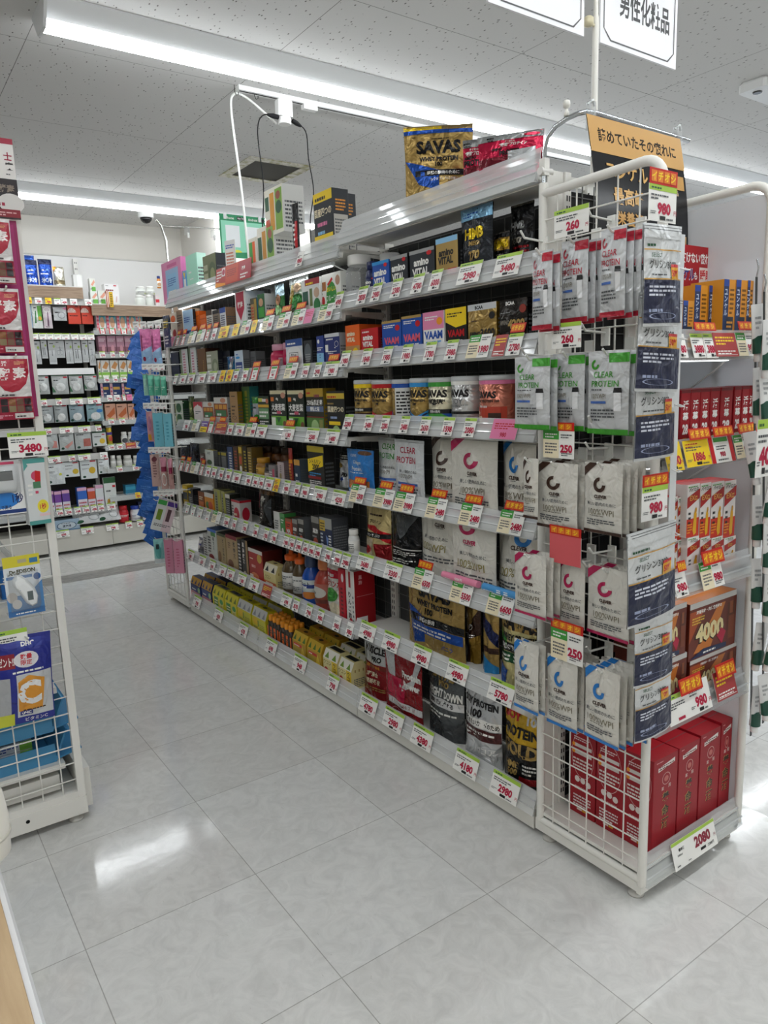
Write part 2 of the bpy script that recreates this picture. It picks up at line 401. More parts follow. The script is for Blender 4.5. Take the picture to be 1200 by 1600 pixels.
strip_light(3.20, .735, 6.9, 'long white LED strip light crossing the ceiling above the tall central shelves')
strip_light(5.86, .2, 3.45, 'white LED strip light near the back wall and the dome camera')
strip_light(.55, -2.6, 6.0, 'white LED strip light on the ceiling straight above the near aisle')
strip_light(-2.1, -2.6, 6.0, 'white LED strip light on the ceiling over the shop front')
strip_light(3.20, -2.9, .2, 'white LED strip light on the ceiling above the side aisle shelves')
# lighting duct with outlet plug and two black cords, one white cord
t = empty('ceiling_power_track', (2.9, 3.52, CZ))
MB().box(-1.22, 1.4, -.018, .018, -.022, 0, M('e6e7e6', 'plastic')).box(-1.21, 1.4, -.005, .005, -.0225, -.02, M('k', 'rubber')).build('track', t)
MB().box(-.86, -.78, -.016, .016, -.045, -.0215, M('f0f0ee', 'plastic')).build('joiner', t)
for x in (-1.235, -1.13): MB().tube([(x, 0, -.0), (x, 0, -.03), (x+.008, 0, -.045), (x+.018, 0, -.04), (x+.02, 0, -.028)], .0016, M('k', 'rubber'), 6).build('hook', t)
tag(t, 'white ceiling power track carrying a plug adapter', 'beside the long strip light', 'power track')
t = empty('plug_adapter', (1.93, 3.52, CZ-.022))
MB().bbox(-.04, .04, -.025, .025, -.08, 0, M('f2f2f0', 'plastic'), .006).build('body', t)
MB().lathe([(.03, -.115), (.034, -.112), (.034, -.085), (.028, -.08)], M('f0f0ee', 'plastic'), 20).build('socket_ring', t)
tag(t, 'white plug adapter with two black plugs', 'hanging from the ceiling power track', 'plug adapter')
def cord(pts, r, c, desc, plug=None):
    t = empty('power_cord', pts[0]); o = Vector(pts[0]); q = []
    P = [Vector(p)-o for p in pts]
    for i in range(len(P)-1):
        p0, p1, p2, p3 = P[max(i-1, 0)], P[i], P[i+1], P[min(i+2, len(P)-1)]
        for k in range(6):
            s = k/6; q.append(.5*((2*p1)+(p2-p0)*s+(2*p0-5*p1+4*p2-p3)*s*s+(3*p1-p0-3*p2+p3)*s**3))
    q.append(P[-1]); MB().tube(q, r, M(c, 'rubber'), 6).build('cable', t)
    if plug: MB().tube([Vector((0, 0, 0)), Vector(plug)*.5, Vector(plug)], [.011, .012, .006], M(c, 'rubber'), 10).build('plug', t)
    tag(t, desc, '', 'cord'); return t
cord([(1.885, 3.50, CZ-.115), (1.80, 3.50, CZ-.12), (1.775, 3.52, CZ-.2), (1.78, 3.5, CZ-.45), (1.76, 3.5, CZ-.66), (1.73, 3.5, 1.83)], .003, 'k', 'black cord hanging from the plug adapter down behind the poster stand', (-.06, 0, .002))
cord([(1.975, 3.52, CZ-.11), (2.05, 3.52, CZ-.15), (2.06, 3.52, CZ-.28), (2.075, 3.51, CZ-.44), (2.04, 3.5, CZ-.6), (2.03, 3.48, 1.96)], .003, 'k', 'black cord hanging from the plug adapter down behind the stacked cartons', (.05, 0, -.02))
cord([(1.9, 3.55, CZ-.13), (1.83, 3.55, CZ-.085), (1.74, 3.55, CZ-.035), (1.675, 3.55, CZ-.03), (1.655, 3.55, CZ-.12), (1.66, 3.5, CZ-.5), (1.68, 3.5, 1.83)], .006, 'e8e8e4', 'white cable looped over a ceiling hook down to the shelf top')
# access panel, dome camera, detector
t = empty('ceiling_access_panel', (2.44, 4.75, CZ))
fr = MB(); am, nt, bs, N, L = node_mat('yellowed_tape')
g = nt.nodes.new('ShaderNodeNewGeometry'); L(ramp(nt, noise(nt, g.outputs['Position'], 22, 4, .6), [(.4, hexrgb('8f8a5c')+(1,)), (.6, hexrgb('c8c4b8')+(1,))]), bs.inputs['Base Color'])
for a in ((-.235, .235, -.25, -.19), (-.235, .235, .19, .25), (-.235, -.17, -.19, .19), (.17, .235, -.19, .19)): fr.box(a[0], a[1], a[2], a[3], -.006, 0, am)
fr.build('taped_frame', t); MB().box(-.17, .17, -.19, .19, -.002, 0, M('3a3830', 'matte')).build('dark_panel', t)
tag(t, 'dark square ceiling vent panel edged with yellowed tape', '', 'ceiling vent')
t = empty('dome_camera', (2.085, 6.23, CZ))
MB().lathe([(.056, -.055), (.062, -.05), (.062, -.005), (.058, 0)], M('e8e8e6', 'plastic'), 24).build('housing', t)
MB().lathe([(.006, -.098), (.028, -.09), (.044, -.072), (.048, -.055)], M('101012', 'gloss'), 24).build('dome', t)
tag(t, 'white security dome camera with black dome', 'on the ceiling', 'camera')
t = empty('emergency_lamp', (4.02, 2.16, CZ)); MB().bbox(-.16, .16, -.07, .07, -.05, 0, M('e4e4e2', 'plastic'), .012).build('body', t)
MB().lathe([(.02, -.056), (.024, -.05)], M('3a3a3a', 'gloss'), 14, (-.1, 0)).build('lens', t)
tag(t, 'white box shaped emergency lamp', 'on the ceiling near the right corner of the picture', 'lamp')
# ================================================================ product shapes: front at local y = 0, width along x, base at z = 0
def carton_mesh(mb, W, D, H, body, front='', side='', top='', sc=None, tc=None, kind='card', r=.0012):
    x0, x1 = -W/2, W/2
    P = [(x0+r, 0), (x1-r, 0), (x1, r), (x1, D-r), (x1-r, D), (x0+r, D), (x0, D-r), (x0, r)]
    bm, sm, tm = M(body, kind), M(sc or body, kind), M(tc or sc or body, kind)
    for i in range(8):
        j = (i+1) % 8
        mb.add([P[i]+(0,), P[j]+(0,), P[j]+(H,), P[i]+(H,)], [(0, 1, 2, 3)], bm if i in (0, 7, 1, 4, 6) else sm)
    mb.add([p+(H,) for p in P], [tuple(range(8))], tm)
    mb.add([p+(0,) for p in P], [tuple(range(7, -1, -1))], tm)
    mb.prints(front, lambda u, v, o: ((u-.5)*W, -o, v*H), W, H)
    mb.prints(side, lambda u, v, o: (W/2+o, u*D, v*H), D, H)
    mb.prints(top if top else 'r 0 .48 1 .02 A', lambda u, v, o: ((u-.5)*W, v*D, H+o), W, D)
    return mb
def pouch_fn(W, D, H, seed=1, flat=0, wr=.0045, lean=0):
    q = seed*1.7
    def f(u, v, off=0, sd=-1):
        a = 2*u-1; e = 1-min(1, abs(a))**2.6; vv = min(max(v, 0), 1)
        t = D/2*((1-vv)**.5 if not flat else math.sin(PI*min(max((vv-.03)/.94, 0), 1))**.75)*e
        wk = wr*e*(math.sin(7*u+4*v+q)*math.sin(9*v-3*u+q*2)+.5*math.sin(15*u+11*v+q*3))*(math.sin(PI*vv)**.5 if flat else 1-vv**6)
        x = a*W/2*(1-.035*math.sin(PI*vv) if not flat else 1-.02*math.sin(PI*vv))
        return (x, (D/2 if not flat else 0)+sd*(t+.0008+off)+wk+lean*vv, vv*H)
    return f
def pouch_mesh(mb, W, D, H, body, front='', kind='foil', seed=1, flat=0, wr=.0035, seal=None, lean=0):
    f = pouch_fn(W, D, H, seed, flat, wr, lean); nu, nv = (16, 22) if H > .12 else (10, 14)
    m = M(body, kind)
    mb.surf(f, nu, nv, m); mb.surf(lambda u, v, o: f(1-u, v, o, 1), nu, nv, m)
    mb.add([f(i/nu, 0, 0, -1) for i in range(nu+1)]+[f(i/nu, 0, 0, 1) for i in range(nu, -1, -1)], [tuple(range(2*nu+2))[::-1]], m)
    mb.prints(front, lambda u, v, o: f(u, v, o), W, H, kind, True, .0012)
    if seal: mb.prints(seal, lambda u, v, o: f(u, v, o), W, H, kind, True, .001)
    return f
def round_fn(r, H, sh=0):
    return lambda u, v, o: ((r+o)*math.sin((u-.5+sh)*PI), r-(r+o)*math.cos((u-.5+sh)*PI), v*H)
# ---- makers: (W, D, H, body, front, **kw) -> root object
def mk_box(W, D, H, body, front, name='carton', **k):
    return carton_mesh(MB(), W, D, H, body, front, k.get('side', 'b .1 .1 .8 .6 7 '+k.get('ink', 'A')), k.get('top', ''), k.get('sc'), k.get('tc'), k.get('kind', 'card')).build(name)
def mk_pouch(W, D, H, body, front, name='pouch', **k):
    mb = MB(); f = pouch_mesh(mb, W, D, H, body, front, k.get('kind', 'foil'), k.get('seed', 1), 0, k.get('wr', .0045)); o = mb.build(name)
    s = MB(); hs = k.get('sh', .055)
    s.surf(lambda u, v, o_: f(u, 1-hs+hs*v, .0008), 10, 1, M(k.get('sealc', body), k.get('kind', 'foil'))); s.surf(lambda u, v, o_: f(1-u, 1-hs+hs*v, .0008, 1), 10, 1, M(k.get('sealc', body), k.get('kind', 'foil')))
    for t in (.25, .55): s.surf(lambda u, v, o_: f(u, 1-hs*(t+.08*v), .0013), 10, 1, M('A' if body != 'k' else 'h', 'film'))
    s.build('top_seal', o); return o
def mk_sachet(W, D, H, body, front, name='sachet', **k):
    mb = MB(); pouch_mesh(mb, W, D, H, body, front, k.get('kind', 'film'), k.get('seed', 1), 1, k.get('wr', .002)); return mb.build(name)
def mk_can(W, D, H, body, front, name='canister', **k):
    r = W/2; mb = MB(); lh = k.get('lid', .10)*H; m = M(body, 'foil')
    mb.lathe([(r*.94, 0), (r, .004), (r, H-lh), (r*.97, H-lh+.001)], m, 32, (0, r))
    mb.prints(front, round_fn(r, H-lh, .1), PI*r, H-lh, 'ink', True, .0006); o = mb.build(name)
    l = MB().lathe([(r*.99, H-lh), (r*1.02, H-lh+.002), (r*1.02, H-.004), (r*.97, H), (r*.9, H-.003)], M(k.get('lidc', 's'), 'plastic'), 32, (0, r)); l.build('lid', o)
    return o
def mk_jar(W, D, H, body, front, name='jar', **k):
    r = W/2; o = MB().lathe([(r*.9, 0), (r, .006), (r, H*.62), (r*.9, H*.72), (r*.72, H*.77), (r*.72, H*.8)], k.get('mat') or M(body, 'plastic'), 28, (0, r)).build(name)
    lc = k.get('lidc', 'w')
    MB().lathe([(r*.8, H*.78), (r*.84, H*.79), (r*.84, H*.985), (r*.78, H)], M(lc, 'plastic'), 28, (0, r)).build('lid', o)
    if front:
        b = MB(); b.lathe([(r+.0006, H*.1), (r+.0006, H*.58)], M(k.get('labc', 'w'), 'card'), 28, (0, r)); g = round_fn(r+.001, H*.48)
        b.prints(front, lambda u, v, q: tuple(a+c for a, c in zip(g(u, v, q), (0, -.001, H*.1))), PI*r, H*.48, 'ink', True); b.build('label', o)
    return o
def mk_bottle(W, D, H, body, front, name='bottle', **k):
    r = W/2; o = MB().lathe([(r*.85, 0), (r, .008), (r, H*.5), (r*.96, H*.58), (r*.75, H*.68), (r*.45, H*.76), (r*.42, H*.82)], M(body, k.get('kind', 'gloss')), 28, (0, r)).build(name)
    cs = k.get('spout', 1)
    pr = [(r*.62, H*.76), (r*.66, H*.77), (r*.66, H*.86)]+([(r*.5, H*.88), (r*.24, H*.9), (r*.2, H), (r*.1, H)] if cs else [(r*.6, H*.98), (r*.5, H)])
    MB().lathe(pr, M(k.get('capc', 'o'), 'plastic'), 24, (0, r)).build('cap', o)
    b = MB(); b.lathe([(r+.0006, H*.16), (r+.0006, H*.52)], M(k.get('labc', 'w'), 'card'), 28, (0, r)); g = round_fn(r+.001, H*.36)
    b.prints(front, lambda u, v, q: tuple(a+c for a, c in zip(g(u, v, q), (0, -.001, H*.16))), PI*r, H*.36, 'ink', True); b.build('label', o)
    return o
def mk_pack(W, D, H, body, front, name='drink_carrier', **k):
    """card carrier around small bottles: upright front, sloped shoulder with cut-outs, top strap, caps showing at the ends"""
    o = MB(); m = M(body, 'card'); hs = H*.68; sd = D*.22
    o.prism([(0, 0), (0, hs), (sd, H), (D-sd, H), (D, hs), (D, 0)], -W/2, W/2, m, 0)
    o.prints(front, lambda u, v, q: ((u-.5)*W, -q, v*hs), W, hs)
    sl = math.hypot(sd, H-hs); n = k.get('n', 3); sh = '|'.join('p %s %.3f .1 %.3f .1 %.3f .75' % (k.get('cut', 'k'), (i+.2)/n, (i+.8)/n, (i+.5)/n) for i in range(n))
    o.prints('r 0 0 1 1 %s|' % k.get('shc', body)+sh, lambda u, v, q: ((u-.5)*W, sd*v-q*.9, hs+(H-hs)*v+q*.4), W, sl)
    o.prints(k.get('side', 'b .15 .1 .7 .5 5 A'), lambda u, v, q: (W/2+q, u*D, v*hs), D, hs)
    o.prints('r .1 .2 .8 .6 %s|e .5 .5 .12 .2 k' % k.get('topc', body), lambda u, v, q: ((u-.5)*W, sd+(D-2*sd)*v, H+q), W, D-2*sd)
    o = o.build(name)
    for i in range(3):
        MB().lathe([(.009, hs*.9), (.011, hs*.92), (.011, hs*1.06), (.009, hs*1.08)], M(k.get('capc', 'k'), 'plastic'), 10, (W/2+.001-.011, D*(.25+.25*i))).build('cap', o)
    return o
def mk_drinks(W, D, H, body, front, name='drink_multipack', **k):
    """shrink-wrapped block of little bottles with orange caps and a label panel in front"""
    o = MB(); nx, ny = 3, 3; r = W/nx/2*.94
    for a in range(nx):
        for b in range(ny):
            c = (-W/2+W/nx*(a+.5), D/ny*(b+.5)); o.lathe([(r*.9, 0), (r, .004), (r, H*.62), (r*.5, H*.8)], M(body, 'gloss'), 12, c)
    o = o.build(name)
    for a in range(nx):
        for b in range(ny):
            c = (-W/2+W/nx*(a+.5), D/ny*(b+.5)); MB().lathe([(r*.62, H*.78), (r*.66, H*.8), (r*.66, H*.97), (r*.55, H)], M(k.get('capc', 'O'), 'plastic'), 12, c).build('cap', o)
    MB().box(-W/2, W/2, -.001, 0, H*.08, H*.6, M('o', 'card')).prints(front, lambda u, v, q: ((u-.5)*W, -.001-q, H*(.08+.52*v)), W, H*.52).build('label', o)
    return o
def mk_tube(W, D, H, body, front, name='tube_pack', **k):
    """squeeze tube standing on its cap"""
    o = MB(); hc = H*.16; nu, nv = 12, 8
    f = lambda sd: (lambda u, v, q: ((2*u-1)*W/2*(.82+.18*v), D/2+sd*(D/2*(1-v)*math.sqrt(max(0, 1-(2*u-1)**2))+.0006+q), hc+(H-hc)*v))
    o.surf(f(-1), nu, nv, M(body, 'plastic')); o.surf(lambda u, v, q: f(1)(1-u, v, q), nu, nv, M(body, 'plastic'))
    o.prints(front, f(-1), W, H-hc, 'ink', True, .0008); o = o.build(name)
    MB().lathe([(W*.36, 0), (W*.4, .002), (W*.4, hc-.001), (W*.36, hc)], M(k.get('capc', 'w'), 'plastic'), 20, (0, D/2)).build('cap', o); return o
def mk_carded(W, D, H, body, front, name='blister_pack', **k):
    """hanging card with a slot and a clear blister over the article"""
    o = MB().bbox(-W/2, W/2, 0, .0012, 0, H, M(body, 'card'), .0005)
    o.prints(front, lambda u, v, q: ((u-.5)*W, -q, v*H), W, H); o = o.build(name)
    if k.get('art'):
        a = MB(); k['art'](a, W, D, H); a.build(k.get('artname', 'article'), o)
    if k.get('blister', 1):
        z0, z1 = k.get('bz', (.08, .6)); f = lambda u, v, q: ((u-.5)*W*.84, -.0005-D*(1-abs(2*u-1)**6)*(1-abs(2*v-1)**6), H*(z0+(z1-z0)*v))
        MB().surf(f, 12, 12, BAGCLEAR).build('blister', o)
    return o
def mk_clearbag(W, D, H, body, front, name='hanging_bag', **k):
    """clear bag with printed header; what is inside shows as a soft lump"""
    o = MB(); pouch_mesh(o, W, D, H, body, front, 'film', k.get('seed', 1), 1, .002); o = o.build(name)
    hd = k.get('hc', 'G')
    MB().box(-W/2, W/2, -.0035, -.0025, H*.9, H*1.04, M(hd, 'card')).build('header', o); return o
# ---- cards
def card_ops(st, price, W, H):
    P = 'T.74 .55 .36 .34 i %s|t .95 .28 .13 i 円|b .07 .60 .62 .18 2 A|b .06 .20 .2 .1 2 A|r .40 .05 .2 .11 k|b .64 .06 .3 .1 1 A' % price if price else 'b .1 .5 .7 .25 3 A|r .4 .08 .3 .1 i'
    if st == 'w': return 'r 0 .84 1 .16 l|b .08 .88 .6 .1 1 G|'+P
    if st == 'n': return P
    if st == 'y': return 'r 0 0 1 1 y|b .08 .72 .5 .2 2 r|'+P
    if st == 'r': return 'r 0 0 .16 1 r|r .84 0 .16 1 r|r .2 .8 .6 .16 g|T.5 .5 .32 .2 i %s|b .26 .5 .45 .2 2 A|b .26 .08 .5 .12 1 A' % price
    if st == 'g': return ('r 0 .68 .52 .32 g|r 0 0 .52 .68 e|b .07 .74 .4 .2 2 w|b .07 .16 .38 .44 4 A|b .58 .74 .36 .18 2 A|T.44 .76 .36 .3 i %s|b .6 .1 .34 .14 2 A' % price)
    if st == 'p': return 'r 0 0 1 1 p|b .1 .5 .8 .35 3 r|T.7 .5 .22 .24 i %s' % price
    if st == 'k': return 'r 0 0 1 1 d25c60'
    if st == 'v': return 'r 0 .5 1 .5 v|r 0 0 1 .5 y|b .1 .6 .8 .3 2 w|b .1 .1 .8 .3 2 k'
    if st == 'd': return 'r 0 0 1 1 a83a3a|b .1 .5 .8 .4 3 y|b .1 .1 .8 .2 2 w|r .06 .06 .88 .02 w'
    return P
_CARD = {}
def card_mesh(st, price, W, H, key=None):
    k = (st, price, round(W, 3), round(H, 3))
    if k not in _CARD:
        mb = MB().box(-W/2, W/2, 0, .0008, 0, H, M('w', 'card')); mb.prints(card_ops(st, price, W, H), lambda u, v, q: ((u-.5)*W, -q, v*H), W, H, 'ink')
        o = mb.build('price_card'); _CARD[k] = o.data; bpy.data.objects.remove(o)
    return _CARD[k]
_PROMO = {}
def promo_mesh(W, H):
    k = (round(W, 3), round(H, 3))
    if k not in _PROMO:
        mb = MB().box(-W/2, W/2, 0, .0008, 0, H, M('c8201c', 'card'))
        mb.prints('|'.join('r %.3f .14 .205 .72 e07a22|T.2 %.3f .5 .54 y %s' % (.055+i*.225, .158+i*.225, c) for i, c in enumerate('イチオシ')), lambda u, v, q: ((u-.5)*W, -q, v*H), W, H)
        o = mb.build('promo_tag'); _PROMO[k] = o.data; bpy.data.objects.remove(o)
    return _PROMO[k]
def put(data, name, loc, rotz=0, tilt=0, roll=0):
    o = bpy.data.objects.new(name, data); COL.objects.link(o); o.location = loc; o.rotation_euler = (tilt, roll, rotz); return o
def copy_tree(o, loc, rotz=None):
    c = o.copy(); COL.objects.link(c); c.location = loc
    if rotz is not None: c.rotation_euler.z = rotz
    for ch in list(o.children):
        d = ch.copy(); COL.objects.link(d); d.parent = c
        for g in list(ch.children):
            e = g.copy(); COL.objects.link(e); e.parent = d
    return c
MK = dict(box=mk_box, pouch=mk_pouch, sachet=mk_sachet, can=mk_can, jar=mk_jar, bottle=mk_bottle, pack=mk_pack, drinks=mk_drinks, tube=mk_tube, carded=mk_carded, clearbag=mk_clearbag)
# ================================================================ central gondola
GX = 1.455                                     # aisle face of the shelf lips
ZN = [1.814, 1.593, 1.384, 1.156, .888, .634, .362, .056]
ZF = [1.778, 1.559, 1.353, 1.097, .862, .617, .336, .057]
YB = [1.365, 2.318, 3.225, 4.15]
def slots(mb, z0, z1, face, step=.025, m=None):
    m = m or M('3a3a38', 'matte'); z = z0
    while z < z1:
        mb.add(face(z, z+.014), [(0, 1, 2, 3)], m); z += step
GON = empty('store_gondola', (1.67, 2.76, 0)); GO = Vector((1.67, 2.76, 0))
tag(GON, 'long double-sided white store shelving unit with wire back and clear price rails', '', 'shelving')
def rel(mb, name, parent, org): 
    mb.v = [(a[0]-org[0], a[1]-org[1], a[2]-org[2]) for a in mb.v]; return mb.build(name, parent)
for i, y in enumerate(YB):
    mb = MB().box(1.655, 1.695, y-.018 if i else y, y+.018 if i < 3 else y, .02, 1.835, WHITE)
    for dy in (-.009, .003): slots(mb, .12, 1.8, lambda a, b: [(1.6546, y+dy+.002, a), (1.6546, y+dy+.007, a), (1.6546, y+dy+.007, b), (1.6546, y+dy+.002, b)][::-1])
    rel(mb, 'upright', GON, GO)
wire = M('6c6c6a', 'steel'); dark = M('2b2c2c', 'matte')
for b in range(3):
    y0, y1 = YB[b]+.02, YB[b+1]-.02; mb = MB()
    n = 15
    for k in range(n+1): mb.tube([(1.668, y0+(y1-y0)*k/n, .09), (1.668, y0+(y1-y0)*k/n, 1.81)], .0016, wire, 4, False)
    for k in range(31): mb.tube([(1.6655, y0, .09+1.72*k/30), (1.6655, y1, .09+1.72*k/30)], .0016, wire, 4, False)
    rel(mb, 'wire_back', GON, GO)
    rel(MB().box(1.672, 1.677, y0, y1, .09, 1.82, M('4a4b4a', 'matte')), 'back_board', GON, GO)
def rail_mesh(y0, y1, h=.062, axis=1, split=None):
    """clear sloping price channel: two ribs and a raised guard"""
    mb = MB(); d = .023
    P = [(0, 0), (-.003, .001), (d-.003, h), (d, h), (.0045, .006), (.012, .004), (.012, 0)]
    mb.prism([(a, c) for a, c in P], y0, y1, CLEAR, axis)
    for z in (.020, .043): mb.prism([(d*z/h-.0045, z), (d*z/h-.0075, z+.003), (d*z/h-.0045, z+.006)], y0, y1, CLEAR, axis)
    return mb
lipm = M('d2d2ce', 'steel')
def shelf(zb, y0, y1, deck=False, xb=1.655, parent=GON):
    mb = MB().prism([(GX+.022, zb+.030), (GX+.022, zb-.002), (GX+.026, zb-.002), (GX+.030, zb+.018), (xb, zb+.020), (xb, zb+.030)], y0+.004, y1-.004, WHITE, 1)
    mb.box(GX+.012, GX+.022, y0+.004, y1-.004, zb, zb+.03, lipm)
    s = rel(mb, 'shelf', GON, GO)
    r = rail_mesh(y0+.002, y1-.002, .062); r.v = [(GX+a[0]-GO.x, a[1]-GO.y, zb+a[2]) for a in r.v]; r.build('price_rail', s)
    for y in (y0+.008, y1-.012):
        MB().prism([(GX+.06-GO.x, zb+.019), (GX+.06-GO.x, zb+.014), (xb-GO.x-.001, zb+.004), (xb-GO.x-.001, zb+.019)], y-GO.y, y-GO.y+.003, WHITE, 1).build('bracket', s)
    return s
for k in range(8):
    for b in range(3):
        zb = (ZN if b == 0 else ZF)[k]
        if k == 7:
            mb = MB().box(GX+.012, 1.655, YB[b]+.003, YB[b+1]-.003, zb+.01, zb+.03, WHITE).box(GX+.004, GX+.02, YB[b]+.002, YB[b+1]-.002, .014, zb+.02, M('dcdad2', 'steel'))
            s = rel(mb, 'base_shelf', GON, GO); r = rail_mesh(YB[b]+.002, YB[b+1]-.002, .07); r.v = [(GX+a[0]-GO.x, a[1]-GO.y, zb+a[2]) for a in r.v]; r.build('price_rail', s)
        else: shelf(zb, YB[b], YB[b+1])
# the other side: plain shelves seen only at the ends
for k in range(1, 8):
    rel(MB().box(1.70, 1.87, YB[0]+.01, YB[3]-.01, ZN[k]+.01, ZN[k]+.03, WHITE), 'rear_shelf', GON, GO)
# acrylic guard along the deck front, curved up
for b in range(3):
    zb = (ZN if b == 0 else ZF)[0]
    P = [(GX+.0215, zb+.062), (GX+.022, zb+.073), (GX+.028, zb+.088), (GX+.031, zb+.088), (GX+.0245, zb+.072), (GX+.024, zb+.061)]
    rel(MB().prism(P, YB[b]+.004, YB[b+1]-.004, CLEAR, 1), 'deck_guard', GON, GO)
# LED bars under the far decks
for y0, y1 in ((2.40, 3.15), (3.28, 4.02)):
    mb = MB().box(1.478, 1.496, y0, y1, ZF[0]-.016, ZF[0]-.003, M('dfe3e4', 'plastic')); o = rel(mb, 'light_bar', GON, GO)
    mb = MB().box(1.480, 1.494, y0+.01, y1-.01, ZF[0]-.0185, ZF[0]-.0162, SHELFLED); rel(mb, 'led_strip', o, GO)
    o = MB().tube([(1.49-GO.x, y0+.01-GO.y, ZF[0]-.01), (1.51-GO.x, y0-.02-GO.y, ZF[0]-.03), (1.55-GO.x, y0-.03-GO.y, ZF[0]-.045), (1.6-GO.x, y0-.0-GO.y, ZF[0]-.03), (1.64-GO.x, y0+.04-GO.y, ZF[0]-.01)], .0028, M('e8e8e6', 'plastic'), 6).build('lamp_cable', GON)
for y in (1.40, 2.28, 2.36, 3.2, 3.27, 4.11):
    rel(MB().lathe([(.018, 0), (.018, .006), (.006, .008), (.006, .03)], M('b8b6b0', 'steel'), 14, (1.51, y)), 'levelling_foot', GON, GO)
# ================================================================ wire display ends
def display_end(name, x0, x1, ya, yb, ztop, org, shelves, desc, skip_right=False):
    """frame at x0 (and x1) in the plane x = const from ya (gondola) to yb (outer)"""
    t = empty(name, org); O = Vector(org); s = 1 if yb > ya else -1
    for i, x in enumerate((x0, x1)):
        dx = .010 if i == 0 else -.010
        R = .05; P = [(x, ya+s*.012, .06), (x, ya+s*.012, ztop+.02)]
        top = [(x, ya+s*.012, ztop-.005), (x, yb-s*R, ztop)]+[(x, yb-s*(R-R*math.sin(PI/2*k/6)), ztop-R+R*math.cos(PI/2*k/6)) for k in range(1, 7)]+[(x, yb, .05)]
        fr = MB().tube(P, .0115, WHITE, 8).tube(top, .0115, WHITE, 8).tube([(x, ya+s*.012, .062), (x, yb, .062)], .010, WHITE, 8)
        f = rel(fr, 'side_frame', t, O)
        if i == 1 and skip_right: continue
        mb = MB(); ny = 6
        for k in range(1, ny): y = ya+(yb-ya)*k/ny; mb.tube([(x, y, .062), (x, y, ztop-.004)], .0021, WHITE, 5, False)
        z = .115
        while z < ztop-.05: mb.tube([(x-.003, ya+s*.012, z), (x-.003, yb, z)], .0021, WHITE, 5, False); z += .0552
        rel(mb, 'wire_mesh', f, O)
    fr = yb-s*.02
    kb = MB().box(x0-.006, x0+.012, min(ya, yb)-.002, max(ya, yb)+.002, .028, .062, WHITE).box(x1-.012, x1+.006, min(ya, yb), max(ya, yb), .028, .062, WHITE)
    kb.box(x0-.004, x1+.004, min(yb, yb-s*.012), max(yb, yb-s*.012), .022, .088, WHITE).box(x0, x1, min(ya, yb), max(ya, yb), .078, .088, WHITE)
    rel(kb, 'base', t, O)
    for x in (x0+.02, x1-.02):
        for y in (ya+s*.03, yb-s*.03): rel(MB().lathe([(.021, 0), (.021, .007), (.007, .010), (.007, .03)], M('c8c6c0', 'steel'), 16, (x, y)), 'levelling_foot', t, O)
    tag(t, desc, '', 'display rack'); return t, O
EX0, EX1, EY = 1.458, 1.905, .998
END, EO = display_end('end_display_rack', EX0, EX1, 1.352, EY, 1.785, (1.68, 1.17, 0), (), 'white wire mesh end display rack standing at the near end of the long shelving', True)
# back posts of the end rack
mb = MB().box(1.470, 1.528, 1.338, 1.348, .088, 1.84, WHITE).box(1.530, 1.552, 1.332, 1.348, .088, 1.84, WHITE).box(1.80, 1.822, 1.332, 1.348, .088, 1.84, WHITE).box(1.824, 1.89, 1.338, 1.348, .088, 1.84, WHITE)
for dx in (.004, .013): slots(mb, .12, 1.8, lambda a, b: [(1.530+dx, 1.3316, a), (1.535+dx, 1.3316, a), (1.535+dx, 1.3316, b), (1.530+dx, 1.3316, b)])
for z in (.55, 1.1, 1.62): mb.box(1.488, 1.492, 1.3376, 1.338, z, z+.012, M('3a3a38', 'matte'))
rel(mb, 'back_post', END, EO)
mb = MB()
for k in range(6): mb.tube([(1.56+.047*k, 1.342, .09), (1.56+.047*k, 1.342, 1.82)], .0018, wire, 4, False)
for k in range(30): mb.tube([(1.552, 1.345, .12+.0575*k), (1.80, 1.345, .12+.0575*k)], .0018, wire, 4, False)
rel(mb, 'wire_back', END, EO)
rel(MB().box(1.555, 1.798, 1.3465, 1.3485, .09, 1.80, M('2b2b2b', 'matte')), 'back_board', END, EO)
rel(MB().box(EX1-.004, EX1-.002, 1.0, 1.345, .09, 1.76, VINYL), 'vinyl_side_sheet', END, EO)
EZ = [1.357, 1.104, .788, .452]
def end_rail(zb, x0, x1, par, h=.07):
    mb = MB(); d = .02; y = EY-.014
    mb.prism([(y, zb), (y-.003, zb+.001), (y+d-.003, zb+h), (y+d, zb+h), (y+.0045, zb+.006), (y+.012, zb)], x0, x1, CLEAR, 0)
    for z in (.022, .05): mb.prism([(y+d*z/h-.004, zb+z), (y+d*z/h-.007, zb+z+.003), (y+d*z/h-.004, zb+z+.006)], x0, x1, CLEAR, 0)
    return rel(mb, 'price_rail', par, EO)
for i, z in enumerate(EZ):
    s = rel(MB().box(1.475, 1.893, EY+.004, 1.33, z+.012, z+.028, WHITE).box(1.475, 1.893, EY+.004, EY+.012, z, z+.028, lipm), 'shelf', END, EO)
    end_rail(z, 1.473, 1.897, s)
    o = rel(MB().box(1.52, 1.86, 1.06, 1.075, z, z+.0115, M('dfe3e4', 'plastic')), 'light_bar', END, EO); rel(MB().box(1.525, 1.855, 1.0615, 1.0735, z-.002, z-.0002, SHELFLED), 'led_strip', o, EO)
    if i < 2: MB().tube([(1.86-EO.x, 1.068-EO.y, z+.005), (1.87-EO.x, 1.1-EO.y, z-.02), (1.865-EO.x, 1.2-EO.y, z-.09), (1.84-EO.x, 1.3-EO.y, z-.03)], .0025, M('e8e8e6', 'plastic'), 6).build('lamp_cable', END)
o = rel(MB().box(1.46, 1.90, EY-.004, EY+.01, .0885, .1, WHITE), 'base_lip', END, EO); end_rail(.045, 1.462, 1.905, o, .082)
